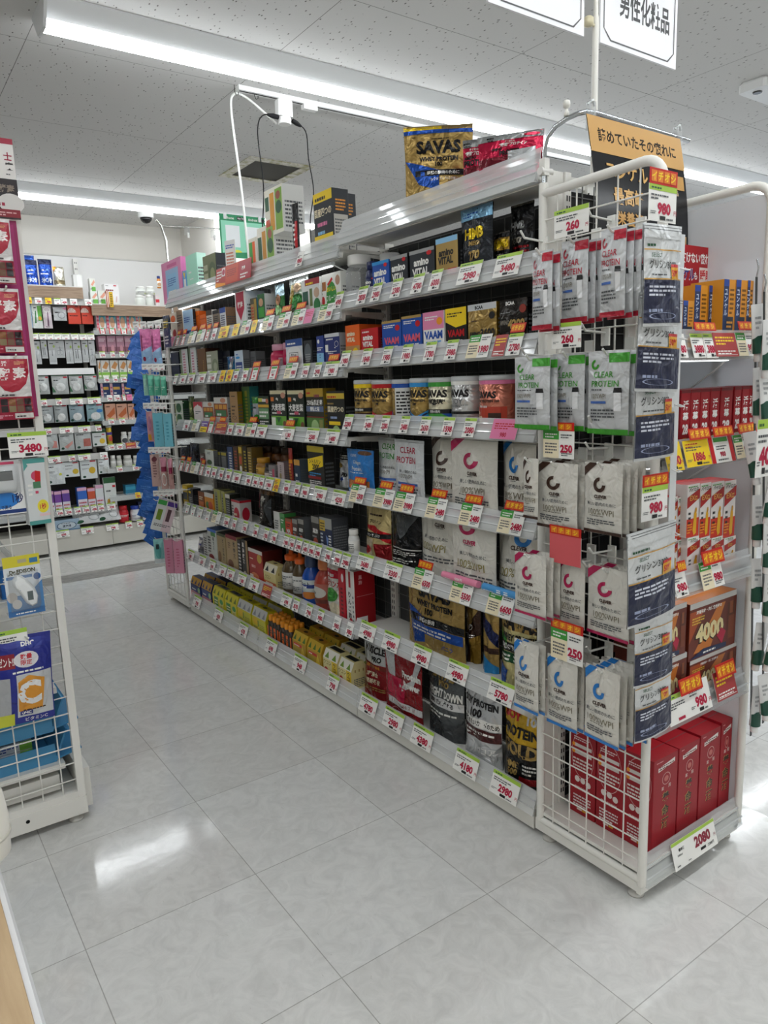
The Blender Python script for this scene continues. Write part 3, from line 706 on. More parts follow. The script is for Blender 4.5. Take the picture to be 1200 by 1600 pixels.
# far wire end
FAR, FO = display_end('end_display_rack', 1.458, 1.905, 4.165, 4.53, 1.72, (1.68, 4.35, 0), (), 'white wire mesh end display rack at the far end, hung with pouches and clip strips')
rel(MB().tube([(1.458, 4.53, 1.66), (1.905, 4.53, 1.66)], .008, WHITE, 8), 'crossbar', FAR, FO)
rel(MB().box(1.88, 1.895, 4.2, 4.5, .09, 1.6, M('1e4f9a', 'card')), 'blue_side_sheet', FAR, FO)
# ================================================================ left wire rack (foreground left)
LY, LX = 2.288, .405
LEFT = empty('side_wire_rack', (-.05, 2.6, 0)); LO = Vector((-.05, 2.6, 0))
tag(LEFT, 'white wire mesh shelving end hung with thermometers, cut by the left picture edge', '', 'shelving')
fr = MB().box(LX-.012, LX+.010, LY-.010, LY+.012, .075, 1.95, WHITE).box(-.6, LX, LY-.008, LY+.008, .085, .105, WHITE).box(-.6, LX, LY-.008, LY+.008, 1.93, 1.95, WHITE)
f = rel(fr, 'side_frame', LEFT, LO); mb = MB()
for k in range(16): mb.tube([(LX-.052-.0575*k, LY, .1), (LX-.052-.0575*k, LY, 1.93)], .0022, WHITE, 5, False)
z = .145
while z < 1.92: mb.tube([(-.6, LY-.003, z), (LX, LY-.003, z)], .0022, WHITE, 5, False); z += .0545
rel(mb, 'wire_mesh', f, LO)
mb = MB().box(-.62, LX+.012, LY-.012, LY+.02, .028, .085, WHITE).box(LX+.002, LX+.034, LY+.02, 4.3, .03, .16, WHITE).box(-.6, LX, LY+.02, 4.3, .075, .085, WHITE)
mb.add([(.245+.006*math.cos(2*PI*k/10), LY-.0125, .062+.006*math.sin(2*PI*k/10)) for k in range(10)], [tuple(range(10))[::-1]], M('k', 'matte'))
rel(mb, 'base', LEFT, LO)
for x in (LX-.02, -.3): rel(MB().lathe([(.022, 0), (.022, .008), (.008, .011), (.008, .03)], M('c8c6c0', 'steel'), 16, (x, LY+.02)), 'levelling_foot', LEFT, LO)
for z, y1 in ((.17, 4.2), (.42, 4.2), (.70, 4.2), (1.0, 4.2), (1.3, 4.2)):
    s = rel(MB().box(.0, LX-.03, LY+.04, y1, z, z+.018, WHITE), 'shelf', LEFT, LO)
    if z < .5: continue
    P = [(LX-.03, z-.01), (LX+.03, z-.035), (LX+.032, z-.032), (LX-.02, z+.04), (LX-.024, z+.04)]
    rel(MB().prism(P, LY+.04, y1, CLEAR, 1), 'price_rail', s, LO)
rel(MB().prism([(LY+.05, .10), (LY+.05, .15), (LY+.30, .15), (LY+.33, .11)], -.1, LX-.05, M('d8d6cf', 'steel'), 0), 'spare_bracket', LEFT, LO)
rel(MB().box(-.02, -.01, LY+.04, 4.2, .1, 1.9, M('8c8c88', 'matte')), 'back_board', LEFT, LO)
# foreground counter edge, bottom left
t = empty('counter_end', (-.12, .62, 0))
# ================================================================ placing goods on the central shelving (fronts face the aisle, -X)
RN = ['top deck', 'highest shelf', 'second shelf', 'third shelf', 'fourth shelf', 'fifth shelf', 'sixth shelf', 'base shelf']
RR = ['deck rail', 'highest rail', 'second rail', 'third rail', 'fourth rail', 'fifth rail', 'sixth rail', 'base rail']
BN = {'N': "near bay's", 'F': "far bays'"}
CATN = {'box': 'box', 'pouch': 'pouch', 'sachet': 'sachet', 'can': 'canister', 'jar': 'jar', 'bottle': 'bottle', 'pack': 'drink pack', 'drinks': 'drink pack', 'tube': 'tube', 'carded': 'pack', 'clearbag': 'bag'}
ITEMS = []
class Slot: pass
def it(bay, row, a, b, top, shp, body, front, desc, dx=0, D=None, face=None, dz=0, cat=None, **k):
    zs_ = (ZN if bay == 'N' else ZF); z0 = zs_[row]+.031+dz; X = 1.488+dx
    s = Slot(); s.o = None
    Ym = y_at((a+b)/2, X, z0); H = z_at(top, X, Ym)-z0
    if row: H = min(H, zs_[row-1]+.003-z0)
    zm = z0+H/2; ya, yb_ = y_at(a, X, zm), y_at(b, X, zm)
    if face is not None:
        Ym = y_at((a+b)/2, X, z0); W = abs(b-a)*(Vector((X, Ym, z0-CH)).dot(AX[2]))/CF; ya, yb_ = Ym+W/2, Ym-W/2
    if D is None: D = {'pouch': min(.085, (ya-yb_)*.5), 'sachet': .02, 'can': ya-yb_, 'jar': ya-yb_, 'bottle': ya-yb_, 'pack': .08, 'drinks': .1, 'tube': .03}.get(shp, .11)
    s.__dict__.update(bay=bay, row=row, X=X, z0=z0, H=H, ya=ya, yb=yb_, D=min(D, 1.648-X), shp=shp, body=body, front=front, desc=desc, face=face, cat=cat, k=k, dz=dz)
    ITEMS.append(s); return s
def place_items():
    rows = {}
    for s in ITEMS: rows.setdefault((s.bay, s.row), []).append(s)
    for L in rows.values():
        L.sort(key=lambda s: s.yb)
        for i, s in enumerate(L):
            for t in L[i+1:]:
                if s.face is not None or t.face is not None or s.dz != t.dz: continue
                ov = s.ya-t.yb
                if ov <= 0: continue
                f, g = (s, t) if s.X <= t.X else (t, s)
                if g.X-f.X >= f.D: continue
                rnd = s.shp in ('can', 'jar', 'bottle') or t.shp in ('can', 'jar', 'bottle')
                if g.X-f.X >= .02 and f.shp not in ('can', 'jar', 'bottle'): f.D = g.X-f.X-.003
                else: s.ya -= ov/2+.0008; t.yb += ov/2+.0008
    for s in ITEMS:
        W = (s.ya-s.yb)*.985; D = s.D
        if s.shp in ('can', 'jar', 'bottle'): W = D = min(W, 1.655-s.X)
        o = MK[s.shp](max(W, .006), D, s.H, s.body, s.front, **s.k); Ym = (s.ya+s.yb)/2; o.location = (s.X, Ym, s.z0); o.rotation_euler.z = -PI/2 if s.face is None else math.radians(s.face)
        tag(o, s.desc, 'on '+BN[s.bay]+' '+RN[s.row], s.cat or CATN[s.shp], None, Ym); s.o = o
def again(o, dx=0, dy=0, dz=0, desc=None):
    """a further one of the same goods, behind or beside"""
    c = copy_tree(o, Vector(o.location)+Vector((dx, dy, dz)))
    r = [q for q in REG if q[0] == o][0]
    tag(c, desc or r[1], r[2], r[3], None, c.location.y+dx); return c
TILT = math.atan2(.023, .062)
STN = {'w': 'white and green', 'n': 'plain white', 'y': 'yellow', 'r': 'red edged', 'g': 'green and cream', 'p': 'pink', 'k': 'plain red', 'v': 'purple and yellow', 'd': 'dark red'}
def cards(bay, row, s, H=.058, promo=''):
    """s: 'pxL pxR price style; ...'   style letter + '*' adds the red promo tag above"""
    zb = (ZN if bay == 'N' else ZF)[row]
    for q in s.split(';'):
        a, b, price, st = q.split(); a, b = float(a), float(b); star = '*' in st; st = st.strip('*'); price = '' if price == '-' else price
        h = H*(1.0 if st != 'g' else 1.12); z0 = zb+.006; X = GX-.0045; zm = z0+h/2; ya, yb_ = y_at(a, X, zm), y_at(b, X, zm)
        if ya-yb_ < .02 or ya > 4.15: continue
        o = put(card_mesh(st, price, ya-yb_, h), 'price_card', (GX-(.0085 if row < 7 else .0115), (ya+yb_)/2, z0), -PI/2, -TILT)
        tag(o, STN[st]+' price card'+(' reading '+price if price else ''), 'on '+BN[bay]+' '+RR[row], 'price card', 'price cards on '+BN[bay]+' '+RR[row], (ya+yb_)/2)
        if star:
            w = min(.075, (ya-yb_)*1.0); p = put(promo_mesh(w, .026), 'promo_tag', (GX-.0095+h*.35, (ya+yb_)/2, z0+h*.985), -PI/2, -TILT)
            tag(p, 'red and orange promo tag, # from near end,', 'on '+BN[bay]+' '+RR[row], 'promo tag', 'promo tags on '+BN[bay]+' '+RR[row], (ya+yb_)/2)
def sq(ops, k):
    """the same print moved up into the top share k of the face"""
    out = []
    for op in ops.split('|'):
        a = op.split(' '); o = a[0]
        if o[0] in 'tTu': a[2] = '%.3f' % (1-(1-float(a[2]))*k); a[3] = '%.3f' % (float(a[3])*k)
        elif o == 'p': a[3::2] = ['%.3f' % (1-(1-float(q))*k) for q in a[3::2]]
        elif o in ('e', 'o', 'c'): a[2] = '%.3f' % (1-(1-float(a[2]))*k); a[4] = '%.3f' % (float(a[4])*k)
        elif o in ('r', 'b'): a[2] = '%.3f' % (1-(1-float(a[2]))*k); a[4] = '%.3f' % (float(a[4])*k)
        out.append(' '.join(a))
    return '|'.join(out)
def clever(c, a=1): return ('p %s 0 .80 0 .93 .14 1 .36 1|c .46 .70 .17 .105 %s|T.56 .5 .535 .05 %s CLEVER|b .38 .49 .24 .02 1 A|t.84 .5 .43 .055 A 美しい筋肉のために|u.76 .5 .315 .085 7a735c 100%%WPI|b .2 .25 .6 .025 1 h|b .1 .12 .75 .1 3 A|r 0 0 1 .045 %s' % (c, c, 'N', c))
def clearp(c): return 'p %s .55 .86 .52 .97 1 .97 1 .86|c .2 .84 .10 .06 %s|t.62 .42 .72 .075 %s CLEAR|t.75 .46 .61 .075 %s PROTEIN|b .12 .53 .6 .03 1 A|u.4 .32 .46 .06 7a735c 100%%WPI|r .1 .37 .42 .03 4a6fb8|p k .68 .5 .70 .56 .86 .56 .88 .5|r .70 .28 .16 .22 e8e9ea|b .1 .16 .6 .16 4 A|r 0 0 1 .06 %s' % ((c,)*5)
# ---------------------------------------------------------------- near bay
SV = 'T.92 .5 .74 .2 k SAVAS|'
it('N', 0, 632, 742, 190, 'pouch', 'd', sq('r 0 .93 .55 .05 y|r 0 .87 1 .06 b|t.2 .14 .82 .03 k meiji|b .4 .78 .4 .02 1 k|T.84 .5 .66 .2 k SAVAS|T.8 .5 .48 .07 k WHEY PROTEIN|T.3 .5 .40 .07 k 100|p b 0 .48 .5 .3 .5 0 .2 .1|r .15 .22 .85 .09 k|T.8 .56 .265 .06 w 理想の筋肉のために|t.7 .58 .17 .045 w カラダづくりに必要な', .74), 'large gold protein pouch with blue band and black lettering', dx=.06, D=.07, face=-40, wr=.004)
am = 'r 0 .8 1 .2 a|T.5 .2 .9 .07 k amino|T.4 .2 .82 .06 k VITAL|t.5 .5 .74 .06 w すぐ飲める|T.9 .55 .64 .11 w “瞬間”プロテイン|T.6 .3 .53 .08 k AMINO|T.95 .52 .4 .15 k PROTEIN|r 0 .05 1 .25 6a1020|e .83 .88 .12 .05 d03050'
it('N', 0, 722, 762, 214, 'pouch', 'i', sq(am, .62), 'crimson protein pouch mostly hidden behind its twin', dx=.075, D=.05, face=-50, seed=3)
it('N', 0, 742, 848, 203, 'pouch', 'i', sq(am, .62), 'crimson protein pouch with silver top and black lettering', dx=.02, D=.06, face=-55, seed=4)
it('N', 0, 792, 838, 232, 'sachet', 's', 'r 0 0 1 .3 p|b .2 .5 .5 .2 3 r', 'crumpled silver sachet lying over the crimson pouch', dx=.03, D=.02, face=-66, seed=8, kind='foil', cat='pouch')
# highest shelf
it('N', 1, 532, 566, 397, 'jar', 's', '', 'clear shaker bottle with white lid in front', mat=BAGCLEAR, dx=.0)
it('N', 1, 574, 606, 397, 'jar', 's', '', 'clear shaker bottle with white lid behind amino jars', mat=BAGCLEAR, dx=.075)
AV = 'T.85 .48 .66 .2 w amino|T.7 .45 .40 .22 w VITAL|b .5 .12 .45 .1 2 y|r 0 .9 1 .1 %s|e .8 .86 .1 .06 r'
it('N', 1, 566, 581, 409, 'jar', 'B', AV % 'B', 'small navy supplement jar with white lettering', labc='B', lidc='B')
it('N', 1, 582, 608, 408, 'box', 'b', AV % 'c', 'blue amino drink box with white lettering', D=.1, sc='2458b8')
it('N', 1, 610, 637, 399, 'box', 'x', AV % 'a', 'black amino drink box between blue and wider black boxes', D=.1, sc='k')
it('N', 1, 640, 679, 389, 'box', 'x', AV % 'a', 'wide black amino drink box beside the gold one', D=.12, sc='k')
it('N', 1, 681, 717, 370, 'box', 'd', 'r 0 .88 1 .12 C|T.8 .48 .66 .16 k amino|T.7 .45 .48 .18 k VITAL|r .55 .12 .4 .16 r|b .1 .1 .4 .2 3 N', 'gold amino drink box with black lettering', D=.11, sc='k')
it('N', 1, 714, 766, 322, 'pouch', 'x', 'r 0 .82 1 .18 8fc4e8|b .1 .86 .7 .08 2 b|T.8 .48 .62 .16 y HMB|T.6 .5 .48 .07 d MEGA|T.8 .5 .3 .14 d 270', 'large black pouch with gold lettering and blue top', dx=.0, seed=5, wr=.005)
it('N', 1, 768, 793, 362, 'pouch', 'k', 'r 0 .55 1 .3 D|T.9 .5 .7 .2 y HMB|T.8 .5 .4 .12 h 270', 'small black and gold pouch between two larger black pouches', dx=.03, seed=6)
it('N', 1, 790, 826, 316, 'pouch', 'k', 'T.8 .4 .68 .12 a HMB|T.7 .4 .45 .1 h 3300|b .1 .2 .8 .2 3 R', 'tall glossy black pouch with grey lettering', dx=.055, seed=7, wr=.005)
# second shelf
it('N', 2, 540, 562, 508, 'box', 'o', 'T.8 .4 .75 .13 e amino|T.7 .4 .58 .13 e VITAL|r 0 0 1 .4 t|e .7 .2 .2 .14 y', 'orange amino powder box', D=.12, sc='d0561c')
it('N', 2, 564, 591, 513, 'box', 'r', 'T.8 .42 .7 .18 w amino|T.7 .4 .48 .18 w VITAL|T.5 .6 .24 .12 w カプシ|b .1 .86 .6 .1 1 w', 'red amino powder box', D=.11, sc='7a1018')
VA = 'b .1 .8 .6 .1 2 w|T.9 .5 .44 .2 %s VAAM|T.8 .5 .24 .1 %s SMART FIT|e .82 .78 .12 .08 r|r 0 .93 1 .07 %s|p c .05 .05 .9 .12 .9 .06'
it('N', 2, 597, 627, 501, 'box', 'b', VA % ('e05a6a', 'w', 'd'), 'blue slimming drink box, farther of two', D=.12, sc='1a3f88')
it('N', 2, 628, 659, 493, 'box', 'b', VA % ('e05a6a', 'w', 'd'), 'blue slimming drink box beside the pink and white one', D=.12, sc='1a3f88')
it('N', 2, 661, 694, 487, 'box', 'w', 'r 0 .58 1 .42 e48ab0|b .1 .8 .6 .12 2 w|T.9 .5 .44 .2 b VAAM|T.8 .5 .24 .1 c SMART FIT|e .8 .76 .14 .09 O|p p .05 .05 .9 .14 .9 .06', 'pink and white slimming drink box', D=.12)
it('N', 2, 696, 729, 481, 'box', 'k', 'p y 0 1 1 1 1 .6 .5 .55 0 .7|b .1 .8 .7 .12 2 k|T.9 .5 .42 .17 r VAAM|t.8 .5 .22 .08 w ATHLETE', 'black and yellow sports drink box', D=.12)
it('N', 2, 731, 776, 474, 'box', 'd', 'r 0 .86 1 .14 s|T.6 .4 .92 .08 k BCAA|b .1 .62 .5 .05 1 N|T.4 .25 .34 .12 k AMINO|T.5 .7 .35 .2 k 3600|e .85 .72 .1 .08 k|b .1 .1 .8 .1 2 N', 'gold amino acid bag reading 3600', D=.07, kind='foil', sc='8a6a20')
it('N', 2, 780, 824, 467, 'box', '2a2622', 'T.6 .4 .92 .08 w BCAA|b .05 .72 .6 .03 1 a|T.35 .2 .52 .1 h AMINO|T.6 .62 .48 .2 d 4200|e .85 .78 .12 .09 8a3428|r 0 0 1 .2 k', 'black amino acid bag reading 4200', D=.06, kind='foil', sc='k')
# third shelf: protein canisters
def sav(c, x=''): return 'r 0 .9 1 .1 %s|T.9 .45 .74 .18 k SAVAS|T.8 .45 .58 .06 k WHEY PROTEIN|T.3 .45 .5 .06 k 100|' % c+x
it('N', 3, 545, 571, 594, 'can', 'd', sav('y', 'r 0 .28 1 .1 k|t.8 .45 .33 .06 w 理想の筋肉|p N .3 .25 .8 .25 .6 0 .4 0|b 1.02 .1 .5 .8 8 h'), 'gold protein canister with brown cup picture')
it('N', 3, 570, 602, 594, 'can', 'd', sav('r', 'p r 0 .42 .5 .2 1 .42 1 .3 .5 .02 0 .3|b 1.02 .1 .5 .8 8 h'), 'gold protein canister with red chevron')
it('N', 3, 604, 630, 593, 'can', 'd', 'r 0 .9 1 .1 b|T.5 .15 .72 .16 k AS|p b 0 .4 .3 .3 .3 .1 0 .2|r .42 .05 1 .85 d8d8d4|b .46 .1 .8 .75 9 k', 'gold protein canister turned to its facts panel')
it('N', 3, 632, 659, 591, 'can', 'd', sav('c', 'p c 0 .45 .5 .2 1 .45 1 .3 .5 .02 0 .3|p B 0 .42 .5 .16 1 .42 1 .38 .5 .11 0 .37'), 'gold protein canister with blue chevron')
it('N', 3, 658, 693, 590, 'can', 'e3dcc0', sav('g', 'T.7 .45 .55 .14 k AQUA|r 0 .28 1 .1 k|t.8 .45 .33 .06 w 理想の筋肉|p g 0 .28 1 .28 1 0 0 0|p b .6 .28 1 .28 1 .05'), 'cream and green protein canister')
it('N', 3, 694, 731, 588, 'can', 'c9c9c8', 'r 0 .92 1 .08 w|T.9 .42 .74 .17 k SAVAS|u.6 .42 .56 .12 A SOY|b .2 .44 .45 .06 2 A|r 0 .28 1 .06 k|e .3 .1 .25 .08 k|r .95 .05 .6 .8 9a9a98|b 1 .1 .5 .7 9 k', 'silver soy protein canister')
it('N', 3, 735, 790, 586, 'can', 'd0806a', 'r 0 .92 1 .08 p|T.8 .4 .70 .15 k SAVAS|T.7 .4 .57 .06 N WHEY PROTEIN 100|r 0 0 .75 .45 b8402c|t.5 .35 .45 .05 w 理想の筋肉|T.4 .22 .32 .07 e Milk|T.5 .25 .24 .07 e Cocoa|T.5 .28 .16 .07 e Almond|r .46 .1 .2 .22 N|r .98 .04 .6 .84 6a2830|b 1 .1 .55 .7 10 p', 'large pink and copper protein canister')
it('N', 3, 794, 822, 588, 'can', 'R', 'T.6 .3 .6 .14 d SA|b .5 .1 .5 .7 8 w', 'dark red canister half hidden by the green sachets', dx=.05)
# fourth shelf
it('N', 4, 523, 545, 707, 'pouch', 'c8cacc', 'r 0 .78 1 .22 k|b .1 .82 .8 .12 2 w|e .2 .62 .25 .08 d|T.8 .6 .36 .12 k PRO|r .4 .16 .12 .12 2a4a9a|r .34 .2 .24 .04 2a4a9a', 'silver and black protein pouch', dx=.05, seed=9)
it('N', 4, 538, 580, 703, 'pouch', '2f7fca', 'e .7 .93 .25 .05 n|t.4 .3 .86 .06 w CLEVER|t.75 .45 .70 .1 w Collagen|t.7 .42 .56 .1 w Protein|b .15 .46 .7 .03 1 w|r .1 .1 .35 .2 c87a3a|r .55 .1 .35 .2 c87a3a', 'blue collagen protein pouch', dx=.0, seed=10, kind='film')
it('N', 4, 578, 621, 686, 'pouch', 'd9dbd9', 't.8 .5 .86 .1 g CLEAR|t.7 .42 .70 .1 g PROTEIN|t.75 .5 .5 .05 A 美しい筋肉のために|u.7 .42 .42 .07 h 100%WPI|r .12 .28 .7 .04 4a6fb8|b .12 .12 .7 .14 3 A', 'pale grey protein pouch with green lettering', dx=.035, seed=11, kind='film')
it('N', 4, 614, 660, 688, 'pouch', 'd4d8da', 't.8 .5 .84 .1 i CLEAR|t.7 .42 .68 .1 i PROTEIN|t.75 .5 .5 .05 A 美しい筋肉のために|u.7 .42 .42 .07 h 100%WPI|r .12 .28 .7 .04 4a6fb8|b .12 .12 .7 .14 3 A', 'pale grey protein pouch with red lettering', dx=.0, seed=12, kind='film')
it('N', 4, 660, 712, 684, 'pouch', 'd9d6cc', clever('N'), 'white protein pouch with dark brown emblem', dx=.025, seed=13, kind='film')
it('N', 4, 702, 776, 684, 'pouch', 'd9d6cc', clever('B01850'.lower()), 'white protein pouch with crimson emblem', dx=.0, seed=14, kind='film', wr=.005)
it('N', 4, 774, 826, 690, 'pouch', 'd9d6cc', clever('1f78c4'), 'white protein pouch with blue emblem', dx=.02, seed=15, kind='film')
# fifth shelf
it('N', 5, 541, 560, 829, 'jar', 'e2e2e0', 'b .2 .2 .6 .6 4 A', 'small white plastic bottle with grey label', dx=.0)
it('N', 5, 551, 599, 790, 'pouch', 'd9c48a', 'p r 0 .62 .5 .5 1 .3 1 .5 .5 .62|b 0.30 0.810 .6 0.060 1 N|T.6 .55 .7 .07 N プロテイン|r 0 .40 1 .09 k|T.85 .5 .445 .06 w ホエーでる強さ|r .05 .08 .5 .3 e3d2b4|e .3 .16 .18 .08 r|p R .6 .3 1 .3 1 0 .7 0', 'cream, gold and red protein pouch', dx=.03, seed=16)
it('N', 5, 600, 650, 800, 'pouch', 'k', 'r 0 .32 1 .02 w|b .1 .2 .8 .1 3 w|b .1 .08 .8 .08 2 w|p A 0 1 .5 .5 1 1', 'black and grey foil pouch', dx=.035, seed=17, wr=.006)
it('N', 5, 640, 705, 790, 'pouch', 'd9d6cc', 'T.6 .6 .80 .06 N CLEVER|b .5 .75 .3 .02 1 A|t.8 .5 .60 .06 A 美しい筋肉のために|u.8 .45 .46 .11 8f8438 100%WPI|b .1 .4 .7 .03 1 h|b .08 .2 .84 .14 3 A', 'white protein pouch bulging beside the black foil pouch', dx=.03, seed=18, kind='film', wr=.006)
it('N', 5, 704, 774, 796, 'pouch', 'd9d6cc', 'c .35 .92 .18 .1 b01850|T.55 .42 .72 .06 b01850 CLEVER|b .3 .67 .3 .02 1 A|t.8 .5 .55 .06 A 美しい筋肉のために|u.8 .45 .40 .11 8f8438 100%WPI|b .1 .34 .7 .03 1 h|b .08 .16 .84 .14 3 A', 'white protein pouch with crimson lettering', dx=.0, seed=19, kind='film', wr=.006)
it('N', 5, 765, 826, 806, 'pouch', 'd9d6cc', 'c .7 .88 .2 .12 1f78c4|T.55 .65 .74 .06 N CLEVER|t.6 .6 .55 .06 A 美しい筋肉の|u.8 .55 .40 .11 8f8438 100%WPI|b .1 .34 .7 .03 1 h|b .08 .16 .84 .14 3 A', 'white protein pouch with blue emblem and dark lettering', dx=.02, seed=20, kind='film', wr=.005)
# sixth shelf
it('N', 6, 632, 722, 915, 'pouch', 'd', 'T.98 .5 .86 .2 k SAVAS|T.92 .5 .68 .09 k WHEY PROTEIN|T.3 .42 .57 .1 k 100|p b 0 .6 .35 .48 .35 .1 .15 .05|r .05 .38 .95 .11 k|T.9 .5 .435 .07 w 理想の筋肉のために|r .08 .23 .9 .14 b|b .12 .25 .7 .1 2 w|T.3 .75 .13 .07 b バニラ', 'large gold protein pouch with blue and black bands', dx=.03, seed=21, wr=.004)
it('N', 6, 724, 746, 945, 'pouch', 'N', 'p d 0 1 1 1 0 .4|T.4 .4 .6 .1 w の|b .1 .4 .6 .1 3 w|p D .4 .4 1 .5 1 0 .5 0', 'dark brown and gold pouch', dx=.07, seed=22)
it('N', 6, 749, 774, 950, 'pouch', 'd', 'p B 0 .9 1 .6 1 .4 0 .7|r .1 .3 .9 .09 N|p c 0 .28 1 .1 1 0 0 0', 'gold and blue pouch beside the green one', dx=.055, seed=23)
it('N', 6, 771, 826, 950, 'pouch', 'cfc48a', 'r 0 .72 1 .28 d|T.98 .6 .82 .2 k SAVAS|p g 0 .7 .3 .6 .3 .5 0 .5|T.95 .6 .63 .09 k WHEY PROTEIN|r 0 .44 1 .12 k|T.95 .58 .50 .08 w 理想の筋肉のために|r 0 .3 1 .13 G|b .1 .32 .8 .1 2 w|p b 0 .3 .4 .2 .3 0 0 0', 'gold and green protein pouch', dx=.03, seed=24)
# base shelf
it('N', 7, 557, 601, 996, 'pouch', 'R', 'r 0 .56 1 .4 c4c6c6|r 0 .92 1 .08 R|T.9 .5 .78 .12 k MUSCLE|T.5 .62 .64 .09 k PRO|r 0 .48 1 .06 7a2a1c|t.8 .5 .51 .05 O 濃厚ココア風味|T.9 .5 .38 .08 e 2種混合|T.9 .5 .27 .08 e 時間差吸収|b .15 .1 .8 .1 3 d', 'silver and maroon protein pouch', dx=.03, seed=25, sh=.05)
it('N', 7, 599, 658, 1014, 'pouch', 'R', 'p c2c4c5 0 1 .3 1 .3 .55 .5 .5 .75 .62 .9 1 1 1 1 .9 .8 .55 .5 .42 .1 .6|r .08 .2 .5 .38 i|T.5 .75 .68 .1 w Protein|T.5 .75 .54 .1 w Power|r .1 .18 .9 .09 d8d8d8|t.9 .52 .225 .05 R 理想のカラダを目指す|o .35 .09 .14 .07 e4899a .15|o .75 .07 .16 .06 h .15', 'maroon and silver protein pouch', dx=.0, seed=26)
it('N', 7, 657, 713, 1044, 'pouch', '54585a', 'T.9 .5 .88 .13 d SAVAS|T.6 .55 .76 .09 d PRO|T.95 .5 .62 .12 w WEIGHT DOWN|r 0 .44 1 .11 d9d9d9|T.9 .5 .495 .07 k 運動で減量する|b .1 .3 .8 .1 2 w|r 0 .0 1 .24 4a4d50', 'dark grey protein pouch with gold lettering', dx=.022, seed=27)
it('N', 7, 713, 772, 1066, 'pouch', 'c4c6c8', 'r 0 .86 1 .14 k|T.9 .5 .90 .11 w SAVAS|T.9 .5 .74 .09 k SOY PROTEIN|T.3 .45 .62 .1 k 100|r 0 .46 1 .1 w|T.95 .5 .51 .07 k 引き締めたいカラダのため|r 0 .32 1 .13 4a2020|b .1 .34 .8 .1 2 w|T.4 .72 .2 .08 w ココア', 'silver soy protein pouch with brown band', dx=.0, seed=28, wr=.005)
it('N', 7, 774, 834, 1108, 'pouch', 'c8a022', 'r 0 .94 1 .06 k|T.5 .3 .86 .12 r SOY|T.3 .8 .86 .12 s 10|T.95 .5 .68 .13 k PROTEIN|r 0 0 1 .55 k|T.95 .5 .46 .18 d GOLD|T.5 .4 .26 .08 d HMB|T.5 .4 .17 .08 d 1500|b .66 .18 .3 .14 3 w|r .6 .06 .36 .08 R', 'gold and black soy protein pouch', dx=.01, seed=29, wr=.004)
# price cards
cards('N', 1, '521 532 498 w;556 570 2838 w;578 592 2980 w;609 624 2380 w;641 658 4780 w;669 686 6000 w;713 748 2980 w;770 810 3480 w', 0.064)
cards('N', 2, '530 543 1980 w;563 577 1848 w;595 609 1980 w;625 640 1980 w;661 677 1780 w;694 711 5980 w;728 762 1980 g;769 788 2780 d;790 812 2780 w*', 0.062)
cards('N', 3, '535 548 2280 w;567 580 2480 w;593 605 2280 w;623 636 2480 w;654 669 2650 w;689 706 1598 w;722 740 2080 w', 0.058)
cards('N', 3, '766 806 980 p', 0.058)
cards('N', 4, '545 566 2300 g*;582 611 3980 g*;614 643 3980 g*;664 693 2480 g*;716 748 2480 g*;777 814 2480 g*', 0.060)
cards('N', 5, '556 579 3680 w;599 624 3300 w;643 671 6500 g*;702 734 5500 g;759 798 6600 g', 0.062)
cards('N', 6, '560 583 4980 w;596 620 4980 w;642 669 4980 w;696 727 4980 w;761 799 5780 w', 0.066)
cards('N', 7, '561 586 4780 w;598 627 2980 w;642 673 4380 w;709 744 4180 w;766 808 2980 w', 0.070)
def strip(bay, row, a, b, c, txt, desc, tc='w', dz=.0):
    zb = (ZN if bay == 'N' else ZF)[row]; X = GX+.003; z0 = zb+.064+dz; ya, yb_ = y_at(a, X, z0), y_at(b, X, z0); W = ya-yb_
    mb = MB().tube([(-W/2, .011, .012), (W/2, .011, .012)], .011, M(c, 'card'), 14)
    mb.prints('T.8 .5 .5 .55 %s %s|b .05 .1 .3 .3 1 %s' % (tc, txt, tc), lambda u, v, q: ((u-.5)*W, .011-(.0112+q)*math.cos((v-.5)*1.6), .012+(.0112+q)*math.sin((v-.5)*1.6)), W, .018, 'ink')
    tag(put(mb.build('x').data, 'promo_roll', (X, (ya+yb_)/2, z0), -PI/2), desc, 'lying on '+BN[bay]+' '+RR[row], 'promo roll'); bpy.data.objects.remove(bpy.data.objects['x'])
strip('N', 5, 689, 744, 'e88aa8', '5500円', 'pink rolled promotional strip')
strip('N', 5, 752, 818, '4a9ad8', '- -', 'blue rolled promotional strip')
# ---------------------------------------------------------------- far bays
# top deck
it('F', 0, 254, 284, 408, 'box', 'e68ab8', 'r .2 .08 .65 .72 9ac0e4|r .28 .28 .45 .4 C|r .3 .12 .4 .16 w|b .3 .4 .4 .2 4 b|r .3 .84 .5 .08 d85a98', 'pink and light blue tray of cotton pads', D=.06, sc='d87ab0')
it('F', 0, 286, 293, 424, 'box', '5aa8e0', 'r .3 .2 .5 .5 w|p y .2 1 .6 .9 .9 1 .5 .7', 'small blue and yellow carton', D=.03)
it('F', 0, 291, 309, 399, 'box', 'a8e6cc', 'b 0.20 0.560 .6 0.080 1 w|b .3 .4 .4 .05 1 w', 'mint green carton with tall sides', D=.05, sc='c8f0e0')
it('F', 0, 318, 338, 399, 'box', '6a6f4a', 'e .72 .42 .30 .36 4a5a34|e .72 .42 .18 .2 8a9060|r .05 .1 .32 .16 a8a888|r .05 .34 .32 .16 a8a888|r .05 .58 .32 .16 a8a888', 'olive box with a green ring', D=.07, sc='x')
it('F', 0, 389, 402, 373, 'box', 'e8e4d4', 'r .1 .3 .4 .6 g|r .5 .2 .3 .7 o|r .1 .05 .8 .25 c8502a', 'green and orange drink carton lying low, farther', D=.06, sc='w')
